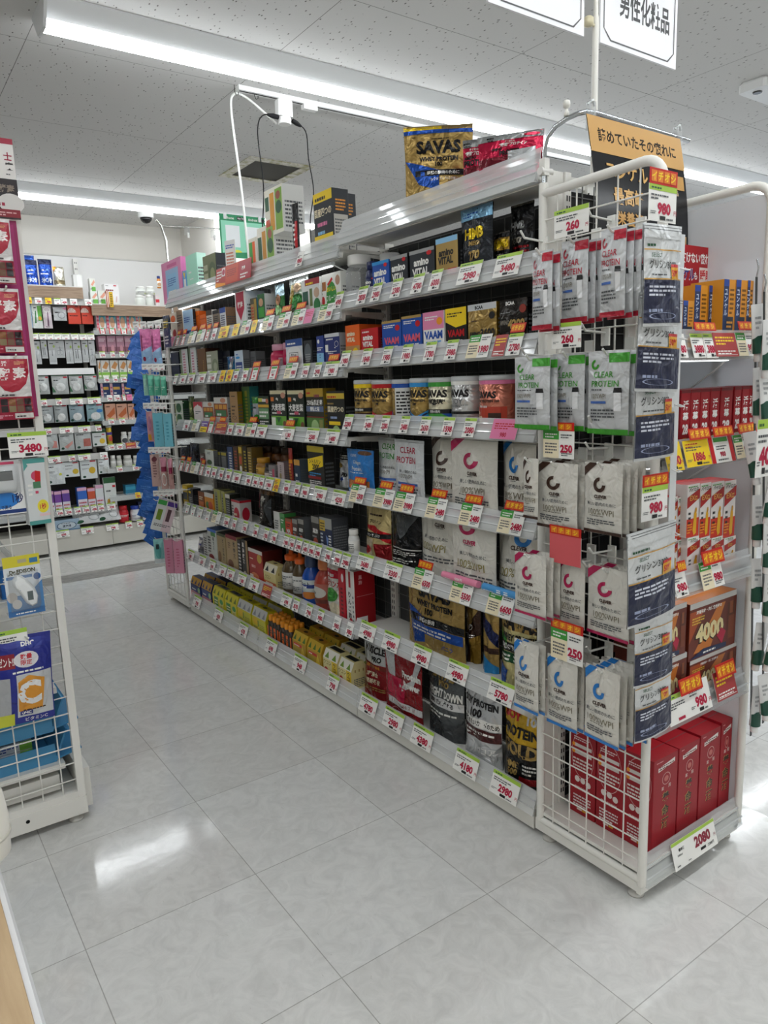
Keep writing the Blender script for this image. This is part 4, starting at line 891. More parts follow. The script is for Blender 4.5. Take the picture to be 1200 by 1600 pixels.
it('F', 0, 403, 429, 354, 'box', 'e8e4d4', 'r .04 .3 .22 .5 G|r .04 .06 .22 .22 c8502a|r .3 .1 .22 .8 c88a2a|r .58 .08 .38 .86 7aa83a|e .77 .55 .17 .16 G|e .77 .8 .12 .1 9a4a3a', 'green and orange drink carton under another', D=.1, sc='e4e4e0')
o = it('F', 0, 414, 442, 294, 'box', 'e8e4d4', 'r .04 .55 .2 .3 G|r .04 .06 .22 .3 c8502a|r .3 .1 .24 .8 d8962a|r .6 .08 .37 .86 7aa83a|e .78 .55 .16 .14 G|e .77 .8 .12 .09 9a4a3a', 'green and orange drink carton topmost of the stack', D=.1, sc='e4e4e0', dz=.14)
it('F', 0, 456, 474, 318, 'sachet', 'k', 'p r .5 .7 .9 .7 .8 0 .4 0|b .3 .3 .3 .4 5 w', 'black and red stick packet leaning before the cartons', D=.012, dx=.004, face=-84, cat='packet')
bk = 'r 0 .84 1 .16 y|b .1 .87 .8 .1 1 k|T.9 .5 .68 .14 e 国産四つの|b 0.20 0.460 .6 0.120 1 p|b 0.20 0.330 .6 0.100 1 C|r 0 .22 1 .1 y|e .6 .1 .2 .1 9ac86a'
o = it('F', 0, 491, 520, 300, 'box', 'x', bk, 'black and yellow drink carton', D=.075, sc='x', side='r .08 .05 .84 .55 b8b4ac|b .14 .1 .7 .45 9 A|b .2 .66 .6 .2 4 O')
c = it('F', 0, 524, 533, 303, 'box', 'x', bk, 'black and yellow drink carton standing behind', D=.07, sc='x', dx=.075, side='r .08 .05 .84 .55 b8b4ac|b .14 .1 .7 .45 9 A|b .2 .66 .6 .2 4 O')
# highest shelf
it('F', 1, 256, 266, 494, 'sachet', 'u', 'r .1 .6 .8 .3 4a4420|b .15 .62 .7 .25 3 y|b .2 .1 .6 .3 3 w', 'navy hanging packet by the far upright', dx=-.07, D=.01, cat='packet', dz=-.03)
it('F', 1, 267, 276, 490, 'box', 'e8ddcc', 'e .5 .8 .4 .12 o|e .6 .3 .3 .15 r|r 0 0 1 .1 O', 'cream box with red and orange spots', D=.06)
it('F', 1, 277, 286, 486, 'box', '9a8068', 'r 0 0 1 .4 b04a3a|b .1 .5 .8 .4 5 N', 'brown speckled box', D=.06, sc='w')
it('F', 1, 287, 302, 485, 'box', 'a9c8e4', 'r 0 0 1 .32 2a5a9a|r .55 .05 .3 .22 C|b .1 .6 .6 .2 3 b', 'light blue box with dark blue foot', D=.07, sc='k')
OR = 'r .1 .12 .5 .3 b8a08c|r 0 .8 1 .04 b04a1c'
it('F', 1, 303, 312, 487, 'box', 'd8641e', OR, 'plain orange pill box', D=.05, dx=.02)
it('F', 1, 313, 322, 492, 'box', 'd8641e', OR, 'lower orange pill box', D=.05, dx=.02)
it('F', 1, 323, 332, 485, 'box', 'd8d4cc', 'r 0 .8 1 .2 N|b .1 .1 .8 .65 9 k', 'white box crowded with black print', D=.08)
it('F', 1, 333, 343, 485, 'box', '8a7a68', 'r 0 .85 1 .15 k|b .1 .1 .8 .7 9 k', 'brown box crowded with black print', D=.08)
it('F', 1, 344, 353, 481, 'box', 'e0e2e6', 'r 0 .8 1 .2 2a4a9a|b .15 .1 .7 .65 8 B', 'white box with blue head', D=.08, sc='8a6a50')
it('F', 1, 368, 384, 456, 'box', 'e4e4e2', 'p i .12 .98 .88 .98 .88 .55 .5 .25 .12 .55|T.7 .5 .66 .16 w 酵素|b .2 .08 .6 .1 2 A', 'white enzyme box with crimson shield', D=.1, sc='e0e4e4', tc='C')
it('F', 1, 392, 402, 466, 'box', '4a4a38', 'r .05 .1 .5 .7 b08a58|b .1 .15 .4 .6 6 r|r .6 .05 .35 .9 a88a3a', 'brown and gold tea carton', D=.09, sc='c', dx=.012)
it('F', 1, 403, 414, 460, 'box', '2a5a34', 'e .5 .75 .3 .12 c89a78|r .1 .3 .8 .3 3f9a3a|b .2 .1 .6 .15 2 w', 'green tea carton with portrait', D=.09, sc='c8c8c4', dx=.012)
GP = 'r 0 .82 1 .18 dfe3e0|e .62 .72 .17 .1 c8a888|e .62 .42 .28 .17 2f7a34|r .3 .05 .18 .75 9a8030|r .05 .3 .22 .35 2a5a4a|r .05 .05 .25 .22 c07a4a|r .5 .05 .45 .15 8ac83a'
it('F', 1, 425, 439, 444, 'pouch', '3f7a44', 'r 0 .7 1 .3 bcd8e4|e .55 .6 .25 .14 b08060|e .55 .35 .3 .14 9ac88a', 'green and pale blue pouch', dx=.02, seed=31)
it('F', 1, 440, 470, 430, 'pouch', 'b8c4b4', GP, 'large green and silver pouch with gold stripe', dx=.0, seed=32)
it('F', 1, 472, 501, 436, 'box', 'e4e6e2', 'r .2 .84 .8 .16 9a2a34|b .25 .86 .7 .1 1 y|e .82 .62 .15 .13 c8a890|e .82 .3 .18 .18 2f7a44|r .44 .3 .15 .45 6a7a4a|r .05 .35 .3 .35 2a5a4a|r .05 .05 .6 .18 e48a9a', 'white drink carton with red head band', D=.09)
it('F', 1, 503, 533, 427, 'box', 'e8e8e2', 'e .5 .42 .28 .38 2f8a34|T.5 .5 .62 .12 y おいしい|t.5 .48 .4 .14 w フルーツ|r .02 .6 .2 .22 a86a3a|e .85 .8 .12 .12 b89078|p r .3 .75 .55 .9 .6 .84 .35 .7|e .9 .4 .1 .1 O|e .06 .35 .08 .12 r', 'white fruit drink carton with green oval', D=.09, dx=.008)
# second shelf
it('F', 2, 268, 280, 551, 'box', '1c2030', 'r 0 .5 1 .03 A', 'dark navy box behind the far upright', D=.05, dx=.04)
SL = 'r .35 .05 .4 .9 e4d8dc|b .4 .1 .3 .8 9 b8506a|r 0 0 .25 1 7a8a6a'
it('F', 2, 282, 294, 546, 'box', 'd8dcd8', SL, 'white and green slim box', D=.07, sc='3a4a34')
it('F', 2, 296, 307, 544, 'box', 'd8dcd8', SL, 'white and green slim box', D=.03, sc='b8b8b4')
it('F', 2, 309, 322, 545, 'box', '6f4a1e', 'v .7 .6 .1 c8a050 2257', 'brown box with gold figures', D=.08, sc='4a2a1c')
it('F', 2, 323, 341, 549, 'box', '9ea08a', 'e .75 .4 .28 .3 7a8466|e .75 .4 .16 .16 a4a88e|r .05 .1 .36 .17 d4d4c8|r .05 .34 .36 .17 d4d4c8|r .05 .58 .36 .17 d4d4c8|b .08 .82 .5 .1 1 w', 'sage box with a grey ring', D=.05, sc='20242c')
it('F', 2, 343, 360, 549, 'box', '1e222c', 'b 0.30 0.750 .6 0.100 1 A|b .3 .2 .6 .4 4 A', 'black box with grey print', D=.06, dx=.03)
it('F', 2, 353, 366, 557, 'pouch', '2a6a9a', 'p a .5 1 .9 .9 .6 0 .3 .2|r .4 .75 .4 .2 8a7a9a', 'dark blue glossy pouch', dx=-.004, D=.02)
it('F', 2, 367, 380, 548, 'box', 'c8d4e0', 'b .2 .82 .6 .1 1 b|e .4 .72 .25 .05 c|r .1 .1 .8 .44 1c3f88|b .2 .15 .6 .3 3 w', 'pale blue skincare box with navy panel', D=.05, sc='7a7c7e')
it('F', 2, 391, 400, 549, 'box', '77797b', 'b .2 .3 .6 .5 5 A', 'plain grey carton', D=.05, dx=.04)
PJ = 'b 0.05 0.350 .6 0.300 1 w|r .75 .2 .5 .7 c8b0b8|b .8 .25 .4 .6 6 A'
it('F', 2, 417, 436, 538, 'jar', 'b8104a', PJ, 'crimson jar with pink lid, farther of two', labc='b8104a', lidc='e0a4b8')
it('F', 2, 437, 446, 536, 'jar', 'b8104a', PJ, 'crimson jar with pink lid beside the white tub', labc='b8104a', lidc='e0a4b8', dx=.02)
it('F', 2, 447, 473, 530, 'box', 'd8dce0', 'r 0 .78 1 .22 2a4f94|b .1 .84 .8 .1 1 w|e .5 .5 .46 .28 e8e8e6|r .2 .42 .55 .18 A|r .22 .44 .51 .14 e8e8e6|T.45 .47 .51 .1 k 機能100|r 0 0 1 .22 b8a890|e .75 .14 .14 .1 c89078', 'white and blue tub shaped carton', D=.08, sc='26282c')
it('F', 2, 475, 488, 532, 'box', '2a2c30', 'e .5 .6 .4 .3 5a6268|b .2 .3 .6 .3 4 a|r 0 0 1 .18 8a6a4a', 'charcoal carton with grey ring', D=.05)
it('F', 2, 495, 506, 525, 'box', '2a3f8a', 'e .3 .84 .15 .06 w|b .1 .58 .8 .12 2 w|r 0 .0 1 .5 8ac0e4|e .4 .1 .2 .1 O|b 0.40 0.360 .2 0.140 2 2a5a9a', 'blue memory supplement box', D=.05)
it('F', 2, 508, 531, 521, 'box', '223070', 'r 0 .9 1 .1 d8dade|b .1 .82 .85 .08 1 w|o .8 .7 .13 .08 w .12|r .03 .5 .2 .2 e8e8e4|T.6 .5 .3 .13 w GABA|b .2 .44 .6 .1 2 w|e .4 .15 .05 .03 w|e .7 .6 .03 .02 w', 'navy box lettered in white', D=.05, sc='9aa0a4')
# third shelf
it('F', 3, 274, 286, 626, 'box', 'd8e0d0', 'e .5 .7 .32 .2 3a6a3a|e .5 .25 .32 .2 4a7a44|r .06 .05 .06 .9 c8c84a', 'white and green leaf box', D=.04, sc='24482c')
it('F', 3, 293, 302, 619, 'pouch', '5a6238', 'e .5 .6 .3 .2 8a9458|e .5 .15 .4 .14 a8c86a', 'slim olive pouch', dx=.01, D=.02)
it('F', 3, 303, 317, 628, 'box', 'e8dcd8', 'r 0 .68 1 .32 c42a3c|e .5 .66 .5 .2 e8dcd8|b .2 .5 .6 .15 2 k|T.5 .5 .84 .12 w 酵|e .5 .1 .3 .1 d89a8a', 'white box with red arch', D=.03, sc='c8b8b4')
RG = 'r 0 .36 1 .44 8a3a22|r .06 .62 .26 .14 d89a3a|r .37 .62 .26 .14 d89a3a|r .68 .62 .26 .14 d89a3a|r .1 .38 .8 .2 3f7a4a|b .2 .4 .6 .14 1 w|e .7 .9 .2 .08 c88a6a|e .4 .1 .3 .08 b87a5a'
it('F', 3, 318, 334, 628, 'box', 'dcd8d0', RG, 'white box with brown and gold panels, shorter of two', D=.04)
it('F', 3, 335, 356, 621, 'box', 'dcd8d0', RG, 'white box with brown and gold panels, taller of two', D=.05, sc='a8a6a0')
it('F', 3, 360, 372, 612, 'box', 'a88458', 'b .2 .86 .6 .06 1 N|b 0.20 0.580 .6 0.080 1 N|b 0.20 0.480 .6 0.080 1 N|b 0.20 0.385 .6 0.070 1 N|e .6 .1 .3 .07 d45a74|o .5 .3 .3 .05 N .2', 'tall tan box with pink seal', D=.045, sc='8a6a14')
it('F', 3, 379, 391, 604, 'box', '3f6a2a', 'r .4 .1 .3 .8 8a8a2a|b .2 .2 .6 .6 8 G', 'mottled green and yellow box', D=.05, sc='3a8a8a', dx=.03)
it('F', 3, 391, 403, 620, 'pouch', 'b8bcc4', 'r 0 .8 1 .2 g|b 0.20 0.650 .6 0.100 1 A|e .5 .2 .35 .14 2a5aa8|e .75 .4 .2 .08 3f9a3a|e .8 .3 .12 .05 O', 'silver and green slim pouch', dx=.0, D=.03)
it('F', 3, 404, 421, 619, 'box', '2a3a2a', 'r .05 .84 .4 .1 c8c84a|r .4 .84 .35 .08 e8e0e0|e .85 .86 .12 .07 c86a4a|r 0 .68 1 .08 d8a82a|r .05 .35 .9 .3 6a9a6a|b .1 .4 .8 .22 2 w|b .1 .2 .8 .12 2 w|r .1 .04 .8 .14 4a5a7a', 'dark green drink box with yellow band', D=.05, sc='2a2c2a')
BW = 'r 0 .91 1 .09 d9d0aa|e .82 .88 .14 .07 c89078|r .04 .74 .2 .1 d8742a|T.35 .44 .79 .08 w 44g|T.96 .5 .60 .17 w 大麦若葉|b .1 .44 .8 .07 1 w|r .4 .44 .25 .07 c8506a|r .03 .03 .94 .36 6fa83a|r .3 .03 .4 .33 4f9a2a|p G .35 .36 .65 .36 .5 .22|r .05 .15 .25 .2 e8e8dc|e .86 .2 .1 .08 7a4a34'
it('F', 3, 423, 448, 610, 'box', '18231a', BW, 'black barley leaf box, farther of two', D=.08, sc='1a241c')
it('F', 3, 450, 476, 610, 'box', '18231a', BW, 'black barley leaf box beside the gold one', D=.08, sc='1a241c')
it('F', 3, 479, 506, 607, 'box', '2a2a1c', 'r 0 .82 1 .18 b8962a|b .05 .88 .4 .08 1 r|b 0.48 0.810 .6 0.120 1 8a3a4a|T.9 .5 .70 .12 w 250億乳酸菌|r 0 .5 1 .12 5a6a8a|T.9 .5 .56 .1 w 青粒と桜|r 0 .38 1 .01 r|r 0 0 1 .37 4f7a34|e .48 .17 .22 .16 a8c888|r .74 .05 .2 .28 8a8a4a', 'black and gold powder drink box', D=.06, sc='8a701c', dx=.004)
it('F', 3, 511, 539, 611, 'box', '1c1c1a', 'r 0 .83 1 .12 d8b83a|b .06 .85 .88 .08 1 r|b 0.05 0.705 .6 0.070 1 d|T.9 .5 .6 .14 e 国産四つの|b 0.20 0.390 .6 0.100 1 9ab0d8|r .1 .25 .65 .08 y|e .5 .12 .2 .12 a4c87a|e .15 .08 .1 .08 c8784a', 'black drink box with yellow head band', D=.06, sc='k', dx=.004)
# fourth shelf
for j, (a, b, tp) in enumerate(((282, 297, 695), (298, 312, 692))): it('F', 4, a, b, tp, 'sachet', '1d2024', 'r 0 .5 1 .02 A|p A .2 .9 .5 .8 .4 .4', '# black glossy bag behind the far upright', dx=.06, D=.03, kind='foil', seed=40+j, cat='bag')
it('F', 4, 313, 320, 709, 'box', '5a4a44', 'r .1 .5 .8 .2 r|e .5 .25 .3 .12 g|b .2 .75 .6 .15 2 w', 'small dark patterned box', D=.04)
it('F', 4, 321, 334, 703, 'box', 'd0d4cc', 'b .3 .8 .4 .12 2 k|e .5 .4 .3 .12 4a6a4a|r .1 .05 .7 .05 R', 'white box with green mark', D=.05, sc='6a6c6c', tc='b8a83a')
it('F', 4, 337, 345, 706, 'box', '5f6162', 'r 0 .85 1 .15 b8a83a|b .1 .2 .8 .6 8 a', 'grey box with yellow lid, farther', D=.05, dx=.03)
it('F', 4, 346, 354, 707, 'box', '5f6162', 'r 0 .85 1 .15 b8a83a|b .1 .2 .8 .6 8 a', 'grey box with yellow lid, nearer', D=.05, dx=.03)
it('F', 4, 356, 364, 698, 'box', '3a4f78', 'b .3 .1 .5 .75 8 w|r .2 .0 .3 .1 y', 'slim blue box', D=.06, sc='1c1c20')
it('F', 4, 365, 372, 697, 'box', '4a3420', 'b .3 .2 .5 .7 7 b8503a', 'dark brown slim box', D=.06)
it('F', 4, 373, 379, 696, 'box', '7a6024', 'r .1 .75 .8 .2 d8b83a|r .2 .4 .6 .25 c8502a|e .5 .25 .3 .1 w', 'gold slim box with red panel', D=.06)
it('F', 4, 380, 386, 697, 'box', '2a241c', 'b .3 .1 .5 .8 8 c8b83a', 'black slim box with yellow print', D=.06)
it('F', 4, 387, 394, 699, 'box', '6a5424', 'b .2 .1 .6 .8 9 e0c060', 'bronze slim box with gold print', D=.06)
for j, (a, b, tp) in enumerate(((396, 406, 695), (408, 417, 697), (420, 431, 698), (434, 445, 700))): it('F', 4, a, b, tp, 'jar', '6a3c10', 'b .15 .1 .7 .7 5 d8b060', '# amber jar in the back row', dx=.085, lidc='3a2410', labc='4a2c10')
it('F', 4, 396, 407, 716, 'jar', '9a6a1c', 'b 0.40 0.340 .2 0.560 3 3a2410|b .2 .05 .6 .3 3 N', 'gold squat jar', lidc='c8902a', labc='c89a3a')
it('F', 4, 410, 419, 724, 'jar', '2a2420', 'r .2 .3 .6 .5 d8c8b8|b .3 .1 .4 .2 2 r', 'small black jar with cream label', lidc='k', labc='4a4038')
it('F', 4, 420, 430, 727, 'box', '8a8484', 'r .6 .2 .3 .6 c84a6a|b .1 .3 .4 .4 3 w', 'small grey box with pink spot', D=.03)
it('F', 4, 434, 444, 722, 'box', 'b8a8a8', 'b .4 .2 .2 .7 8 N|r .3 .1 .3 .4 8a7a4a', 'silver lilac carton', D=.07, sc='7a6a6a')
it('F', 4, 452, 458, 700, 'sachet', 'a83a34', 'r 0 .6 1 .1 O|b .2 .1 .6 .5 6 d8a84a', 'red and brown stick bag', dx=.02, D=.012, cat='packet')
it('F', 4, 460, 469, 718, 'box', '24344a', 'r 0 .8 1 .2 c8923a|b 0.20 0.400 .6 0.200 1 w|b .2 .1 .6 .2 3 w', 'navy box with orange head', D=.05, sc='4a545a')
it('F', 4, 481, 507, 697, 'box', '1c1a18', 'r 0 .87 1 .13 b8a41c|p y .02 .42 .94 .58 .94 .82 .02 .7|T.7 .45 .66 .1 k シトルリン|T.75 .5 .55 .12 k 2000|b .1 .34 .7 .1 2 c|r 0 .28 .8 .06 R|b .1 .14 .7 .12 3 w|e .2 .06 .12 .06 b84a3a|e .6 .07 .13 .06 c85a3a', 'black card box with slanted yellow panel', D=.05, sc='1c1a18')
# fifth shelf
it('F', 5, 286, 293, 757, 'box', 'c8a82a', 'r 0 .3 1 .35 4a4a4a|r 0 .75 1 .2 y', 'small yellow and grey box', D=.04)
it('F', 5, 294, 302, 763, 'box', '24242a', 'b .2 .2 .6 .4 4 a|r .2 .75 .4 .12 y', 'black box with yellow corner', D=.05, sc='1c1e22')
it('F', 5, 310, 319, 768, 'box', '8a4a24', 'r .1 .2 .8 .3 c86a2a|b .2 .6 .6 .2 2 e', 'brown and orange box', D=.06, tc='2a1c14')
it('F', 5, 320, 334, 770, 'box', 'd88a1c', 'r 0 .78 1 .22 dcd8d0|e .3 .4 .2 .17 4a7a34|e .65 .4 .24 .2 c8502a|b .1 .08 .8 .14 2 R', 'orange box with white head', D=.06, tc='3a2a1c')
YG = 'r .2 .1 .35 .8 8a8a74|r .6 .05 .3 .9 a8a83a|b .25 .2 .25 .6 6 k'
it('F', 5, 335, 345, 764, 'box', 'a8a468', YG, 'yellow green slim box, farther of two', D=.06, tc='4a4a2a')
it('F', 5, 346, 352, 767, 'box', 'a8a468', YG, 'yellow green slim box, nearer of two', D=.06, tc='4a4a2a')
it('F', 5, 353, 360, 772, 'box', '24261c', 'r 0 .85 1 .15 dcd8cc|b .15 .1 .7 .7 8 a', 'black box with white head', D=.06, tc='5a5a58')
it('F', 5, 362, 375, 781, 'box', 'd4ccc8', 'r 0 .9 1 .1 b81c2c|e .6 .38 .32 .3 b81c34|b 0.30 0.300 .6 0.200 1 e|b .05 .3 .2 .5 4 k', 'white square box with red disc', D=.065, sc='c8c0bc', tc='4a4a4a', side='r 0 .9 1 .1 b81c2c|e .5 .38 .32 .3 b81c34')
it('F', 5, 395, 419, 764, 'pouch', '2a2622', 'r 0 .86 1 .14 6a4a24|r .02 .5 .2 .36 b8344a|T.9 .45 .72 .1 w 醗酵|v .42 .82 .13 dcd8cc 熟成ウコン|p A .6 .6 .9 .8 .9 .1|b .02 .1 .2 .35 5 c89a4a', 'black patterned turmeric pouch', dx=.01, seed=45)
it('F', 5, 428, 437, 799, 'box', 'd8d6d0', 'b .2 .3 .6 .4 4 A', 'white powder box', D=.06, tc='3a2a24')
it('F', 5, 438, 445, 802, 'box', '3f8a44', 'r 0 .85 1 .15 5a9a5a|b .2 .6 .6 .2 2 w|e .5 .25 .25 .15 w', 'green powder box', D=.06, tc='3a2a24')
it('F', 5, 446, 456, 810, 'box', 'c8401c', 'r 0 .85 1 .15 8a4a24|T.8 .5 .4 .2 w MA|b .2 .6 .6 .2 2 k', 'orange red powder box', D=.07, tc='4a2a1c')
BK = 'r 0 .8 1 .2 8a8680|T.8 .5 .55 .16 w 黒酢|e .5 .2 .3 .14 a84a34|b .1 .35 .8 .1 1 a'
it('F', 5, 457, 465, 811, 'box', '4a3430', BK, 'brown black vinegar box, farthest of three', D=.07, sc='5a5c5e')
it('F', 5, 466, 475, 811, 'box', '2a2624', BK, 'black vinegar box, middle of three', D=.07, sc='5a5c5e')
it('F', 5, 487, 499, 807, 'box', '2a2624', BK, 'black vinegar box, nearest of three', D=.07, sc='3a3a3a')
it('F', 5, 500, 519, 809, 'box', '1e2848', 'r 0 .68 1 .32 9a9c98|r 0 .6 .45 .32 c8a83a|b .05 .64 .36 .24 3 k|b 0.05 0.060 .2 0.520 5 c8d0d8|p 6a8ac8 .5 .5 .7 .4 .6 .1|b .72 .05 .2 .5 6 w', 'navy, yellow and grey box', D=.08, sc='4a4c50', side='b .1 .1 .8 .7 9 7a7c80')
# sixth shelf
it('F', 6, 304, 317, 842, 'pouch', '9a9ca4', 'p w .1 .9 .6 .9 .3 .2|b .4 .2 .5 .4 4 A|r .3 .6 .3 .1 5a5aa8', 'grey silver pouch leaning', dx=.01, seed=46)
it('F', 6, 318, 324, 833, 'box', 'd0d0cc', 'b .2 .1 .7 .8 9 k', 'slim white box with black print', D=.04)
it('F', 6, 325, 339, 826, 'box', 'd0d4cc', 'r 0 .92 1 .08 2a6ac8|r .4 .8 .5 .12 4a8a4a|v .65 .78 .12 3a4a44 葛花茶|e .35 .15 .3 .1 8a2a2a|b .05 .3 .3 .5 6 k', 'white tea box with blue top', D=.1, tc='2a5a98')
it('F', 6, 340, 353, 833, 'box', 'a8946a', 'r 0 .92 1 .08 3a4a24|v .72 .86 .12 2a2018 どくだみ茶|e .25 .3 .2 .16 7a5a34', 'tan tea box with dark top', D=.1, tc='2c3026')
it('F', 6, 354, 371, 836, 'box', 'b49a70', 'r 0 .9 1 .1 8a1c2c|v .74 .86 .15 2a2018 杜仲茶|e .35 .2 .26 .13 7a4a2a|b 0.20 0.640 .2 0.180 3 5a3a24', 'tan tea box with crimson top', D=.1, tc='6a1420')
it('F', 6, 372, 377, 843, 'box', '2c2a28', 'b .2 .1 .7 .85 9 d0ccc4', 'slim black tea box with white print', D=.1)
it('F', 6, 378, 388, 843, 'box', '1e1c1a', 'v .3 .92 .13 e4e0d8 黒烏龍茶|r .7 0 .3 1 9a7a4a|e .4 .1 .25 .08 c8b8a8', 'black tea box with tan edge', D=.1, tc='141414')
it('F', 6, 389, 411, 858, 'box', 'a8241c', 'r 0 .89 1 .11 dcd8d0|e .78 .76 .16 .13 c8a03a|b 0.20 0.440 .6 0.160 1 d8a09a|b .1 .68 .5 .06 1 e|e .4 .16 .3 .14 d87a4a|r .04 .06 .25 .16 e8dcd0', 'red soup box with white head', D=.11, sc='5a1612', tc='4a1612')
it('F', 6, 412, 431, 882, 'pack', 'd8c888', 'T.7 .35 .7 .22 8a7a2a ウコン|r .0 .1 1 .35 c85a2a|r .15 .15 .6 .24 e8dccc|T.4 .45 .27 .14 r 4本', 'beige and yellow drink carton with notched top', shc='e4dcc4', D=.07, n=2, capc='d')
LB = 'b .15 .6 .7 .25 2 A|b .2 .15 .6 .3 3 A'
it('F', 6, 435, 450, 859, 'bottle', '5a4a34', LB, 'dressing bottle with orange cap, farther of two', labc='d8d6d0')
it('F', 6, 452, 465, 864, 'bottle', '5a4a34', LB, 'dressing bottle with orange cap beside the blue bottle', labc='d8d6d0')
it('F', 6, 466, 482, 868, 'bottle', '1f4fa8', 'r 0 .55 1 .2 2a3f8a|T.7 .5 .8 .2 k スイート|T.6 .5 .62 .14 w 100kcal|e .2 .2 .3 .3 2a6ac8|e .7 .15 .3 .2 c87a34', 'blue sweetener bottle', labc='c4ccc8', spout=0, capc='3a4a6a')
it('F', 6, 484, 504, 871, 'bottle', 'a84438', 'e .5 .55 .3 .3 c8c4bc|b 0.20 0.450 .6 0.200 1 5a5a4a|r 0 0 1 .2 6a3428', 'red brown syrup bottle', labc='a85a4a', spout=0, capc='d07a44')
it('F', 6, 503, 527, 878, 'pouch', 'e0dcd4', 'r 0 .72 1 .14 c42034|b 0.20 0.740 .6 0.100 1 w|T.7 .6 .62 .12 c42034 ラカンカ|e .5 .42 .35 .12 4a9a44|e .25 .16 .2 .14 a83a34|e .7 .18 .25 .12 e8dcc0', 'white and red sweetener pouch', dx=-.006, seed=47)
it('F', 6, 529, 539, 889, 'box', 'b81c2c', 'e .7 .85 .18 .08 e8dcdc|b .35 .1 .35 .6 8 4a0c14', 'bright red slim box', D=.06)
it('F', 6, 541, 554, 891, 'box', 'dcd8d4', 'r .35 .7 .25 .28 a81c28|v .42 .62 .11 2a2422 りんご酢|e .5 .1 .2 .06 b82c34|b .75 .1 .15 .5 6 A', 'white gift box with dark red side', D=.1, sc='9a141c', tc='dcd8d4', side='r .1 .04 .5 .14 e4e0dc|b .12 .05 .46 .12 1 k|v .3 .92 .08 d8a0a0 黒酢|r .1 .55 .8 .005 d8a0a0')
# base shelf: drink packs
KP = 'r 0 .48 1 .4 1f3a7a|b .15 .6 .6 .18 1 w|r 0 .05 1 .44 d8949c|e .85 .7 .12 .2 9ac88a|e .85 .25 .12 .12 e0b86a|r 0 0 1 .08 1c2a5a'
a1 = it('F', 7, 298, 313, 903, 'pack', '1f2f6a', KP, 'navy and pink yoghurt drink pack', D=.075, shc='c8982a', cut='1f2f6a', topc='2a2c38')
a2 = it('F', 7, 315, 330, 910, 'pack', '1f2f6a', KP, 'navy and pink yoghurt drink pack', D=.075, shc='c8982a', cut='1f2f6a', topc='2a2c38')
YP = 'r .14 .1 .36 .8 3f8a3a|b .18 .3 .28 .5 3 e|r .62 .1 .28 .6 d8d48a|e .78 .72 .14 .16 3f9a4a|e .76 .3 .1 .2 c8b84a'
b1 = it('F', 7, 332, 350, 919, 'pack', 'd8cc2a', YP, 'yellow and green lemon drink pack', D=.078, shc='d8cc2a', cut='6a7a1c', topc='5a5a5c')
b2 = it('F', 7, 351, 370, 929, 'pack', 'd8cc2a', YP, 'yellow and green lemon drink pack', D=.078, shc='d8cc2a', cut='6a7a1c', topc='5a5a5c')
WP = 'e .25 .75 .22 .2 e0b81c|r .42 .5 .06 .34 3a7a3a|b .1 .3 .3 .2 3 A|r .5 .1 .45 .8 c8c43a|b .55 .2 .35 .5 5 8a8a2a|b .1 .08 .3 .14 2 A'
c1 = it('F', 7, 371, 392, 940, 'pack', 'd4c62a', WP, 'yellow and white citrus drink pack', D=.08, shc='c8c8c4', cut='8a8c90', topc='a89a1c')
c2 = it('F', 7, 394, 415, 952, 'pack', 'd4c62a', WP, 'yellow and white citrus drink pack', D=.08, shc='c8c8c4', cut='8a8c90', topc='a89a1c')
DR = 'b .1 .55 .8 .3 2 4a2a10|b .1 .1 .8 .3 2 6a2a10'
d1 = it('F', 7, 418, 435, 963, 'drinks', '3a3028', DR, 'orange capped vitamin bottle block', D=.085)
d2 = it('F', 7, 436, 455, 974, 'drinks', '3a3028', DR, 'orange capped vitamin bottle block', D=.085)
GD = 'r .1 .72 .6 .16 c8342a|b .14 .74 .5 .1 1 w|r .0 .1 .5 .5 a8963a|p d8b83a .55 .1 .75 .9 .95 .3|e .7 .2 .25 .16 8a5a24'
e1 = it('F', 7, 457, 478, 990, 'pack', 'b8922a', GD, 'gold turmeric drink pack', D=.08, shc='c8a42a', cut='3f6a24', topc='b07a24', capc='d')
e2 = it('F', 7, 480, 502, 1003, 'pack', 'b8922a', GD, 'gold turmeric drink pack', D=.08, shc='c8a42a', cut='3f6a24', topc='b07a24', capc='d')
UK = 'T.6 .3 .8 .24 8a7a2a ウコン|e .2 .3 .16 .22 b82c2c|r .0 .05 .6 .3 d87a2a|r .62 0 .38 1 d8b82a|v .8 .92 .24 2a2418 ウコン'
f1 = it('F', 7, 505, 527, 1018, 'pack', 'e0d49a', UK, 'cream and yellow turmeric drink pack', D=.08, shc='e4e0d4', cut='6a8a2a', topc='1c1e1c', n=2, capc='d')
f2 = it('F', 7, 529, 549, 1032, 'pack', 'e0d49a', UK, 'cream and yellow turmeric drink pack', D=.08, shc='e4e0d4', cut='6a8a2a', topc='1c1e1c', n=2, capc='d')
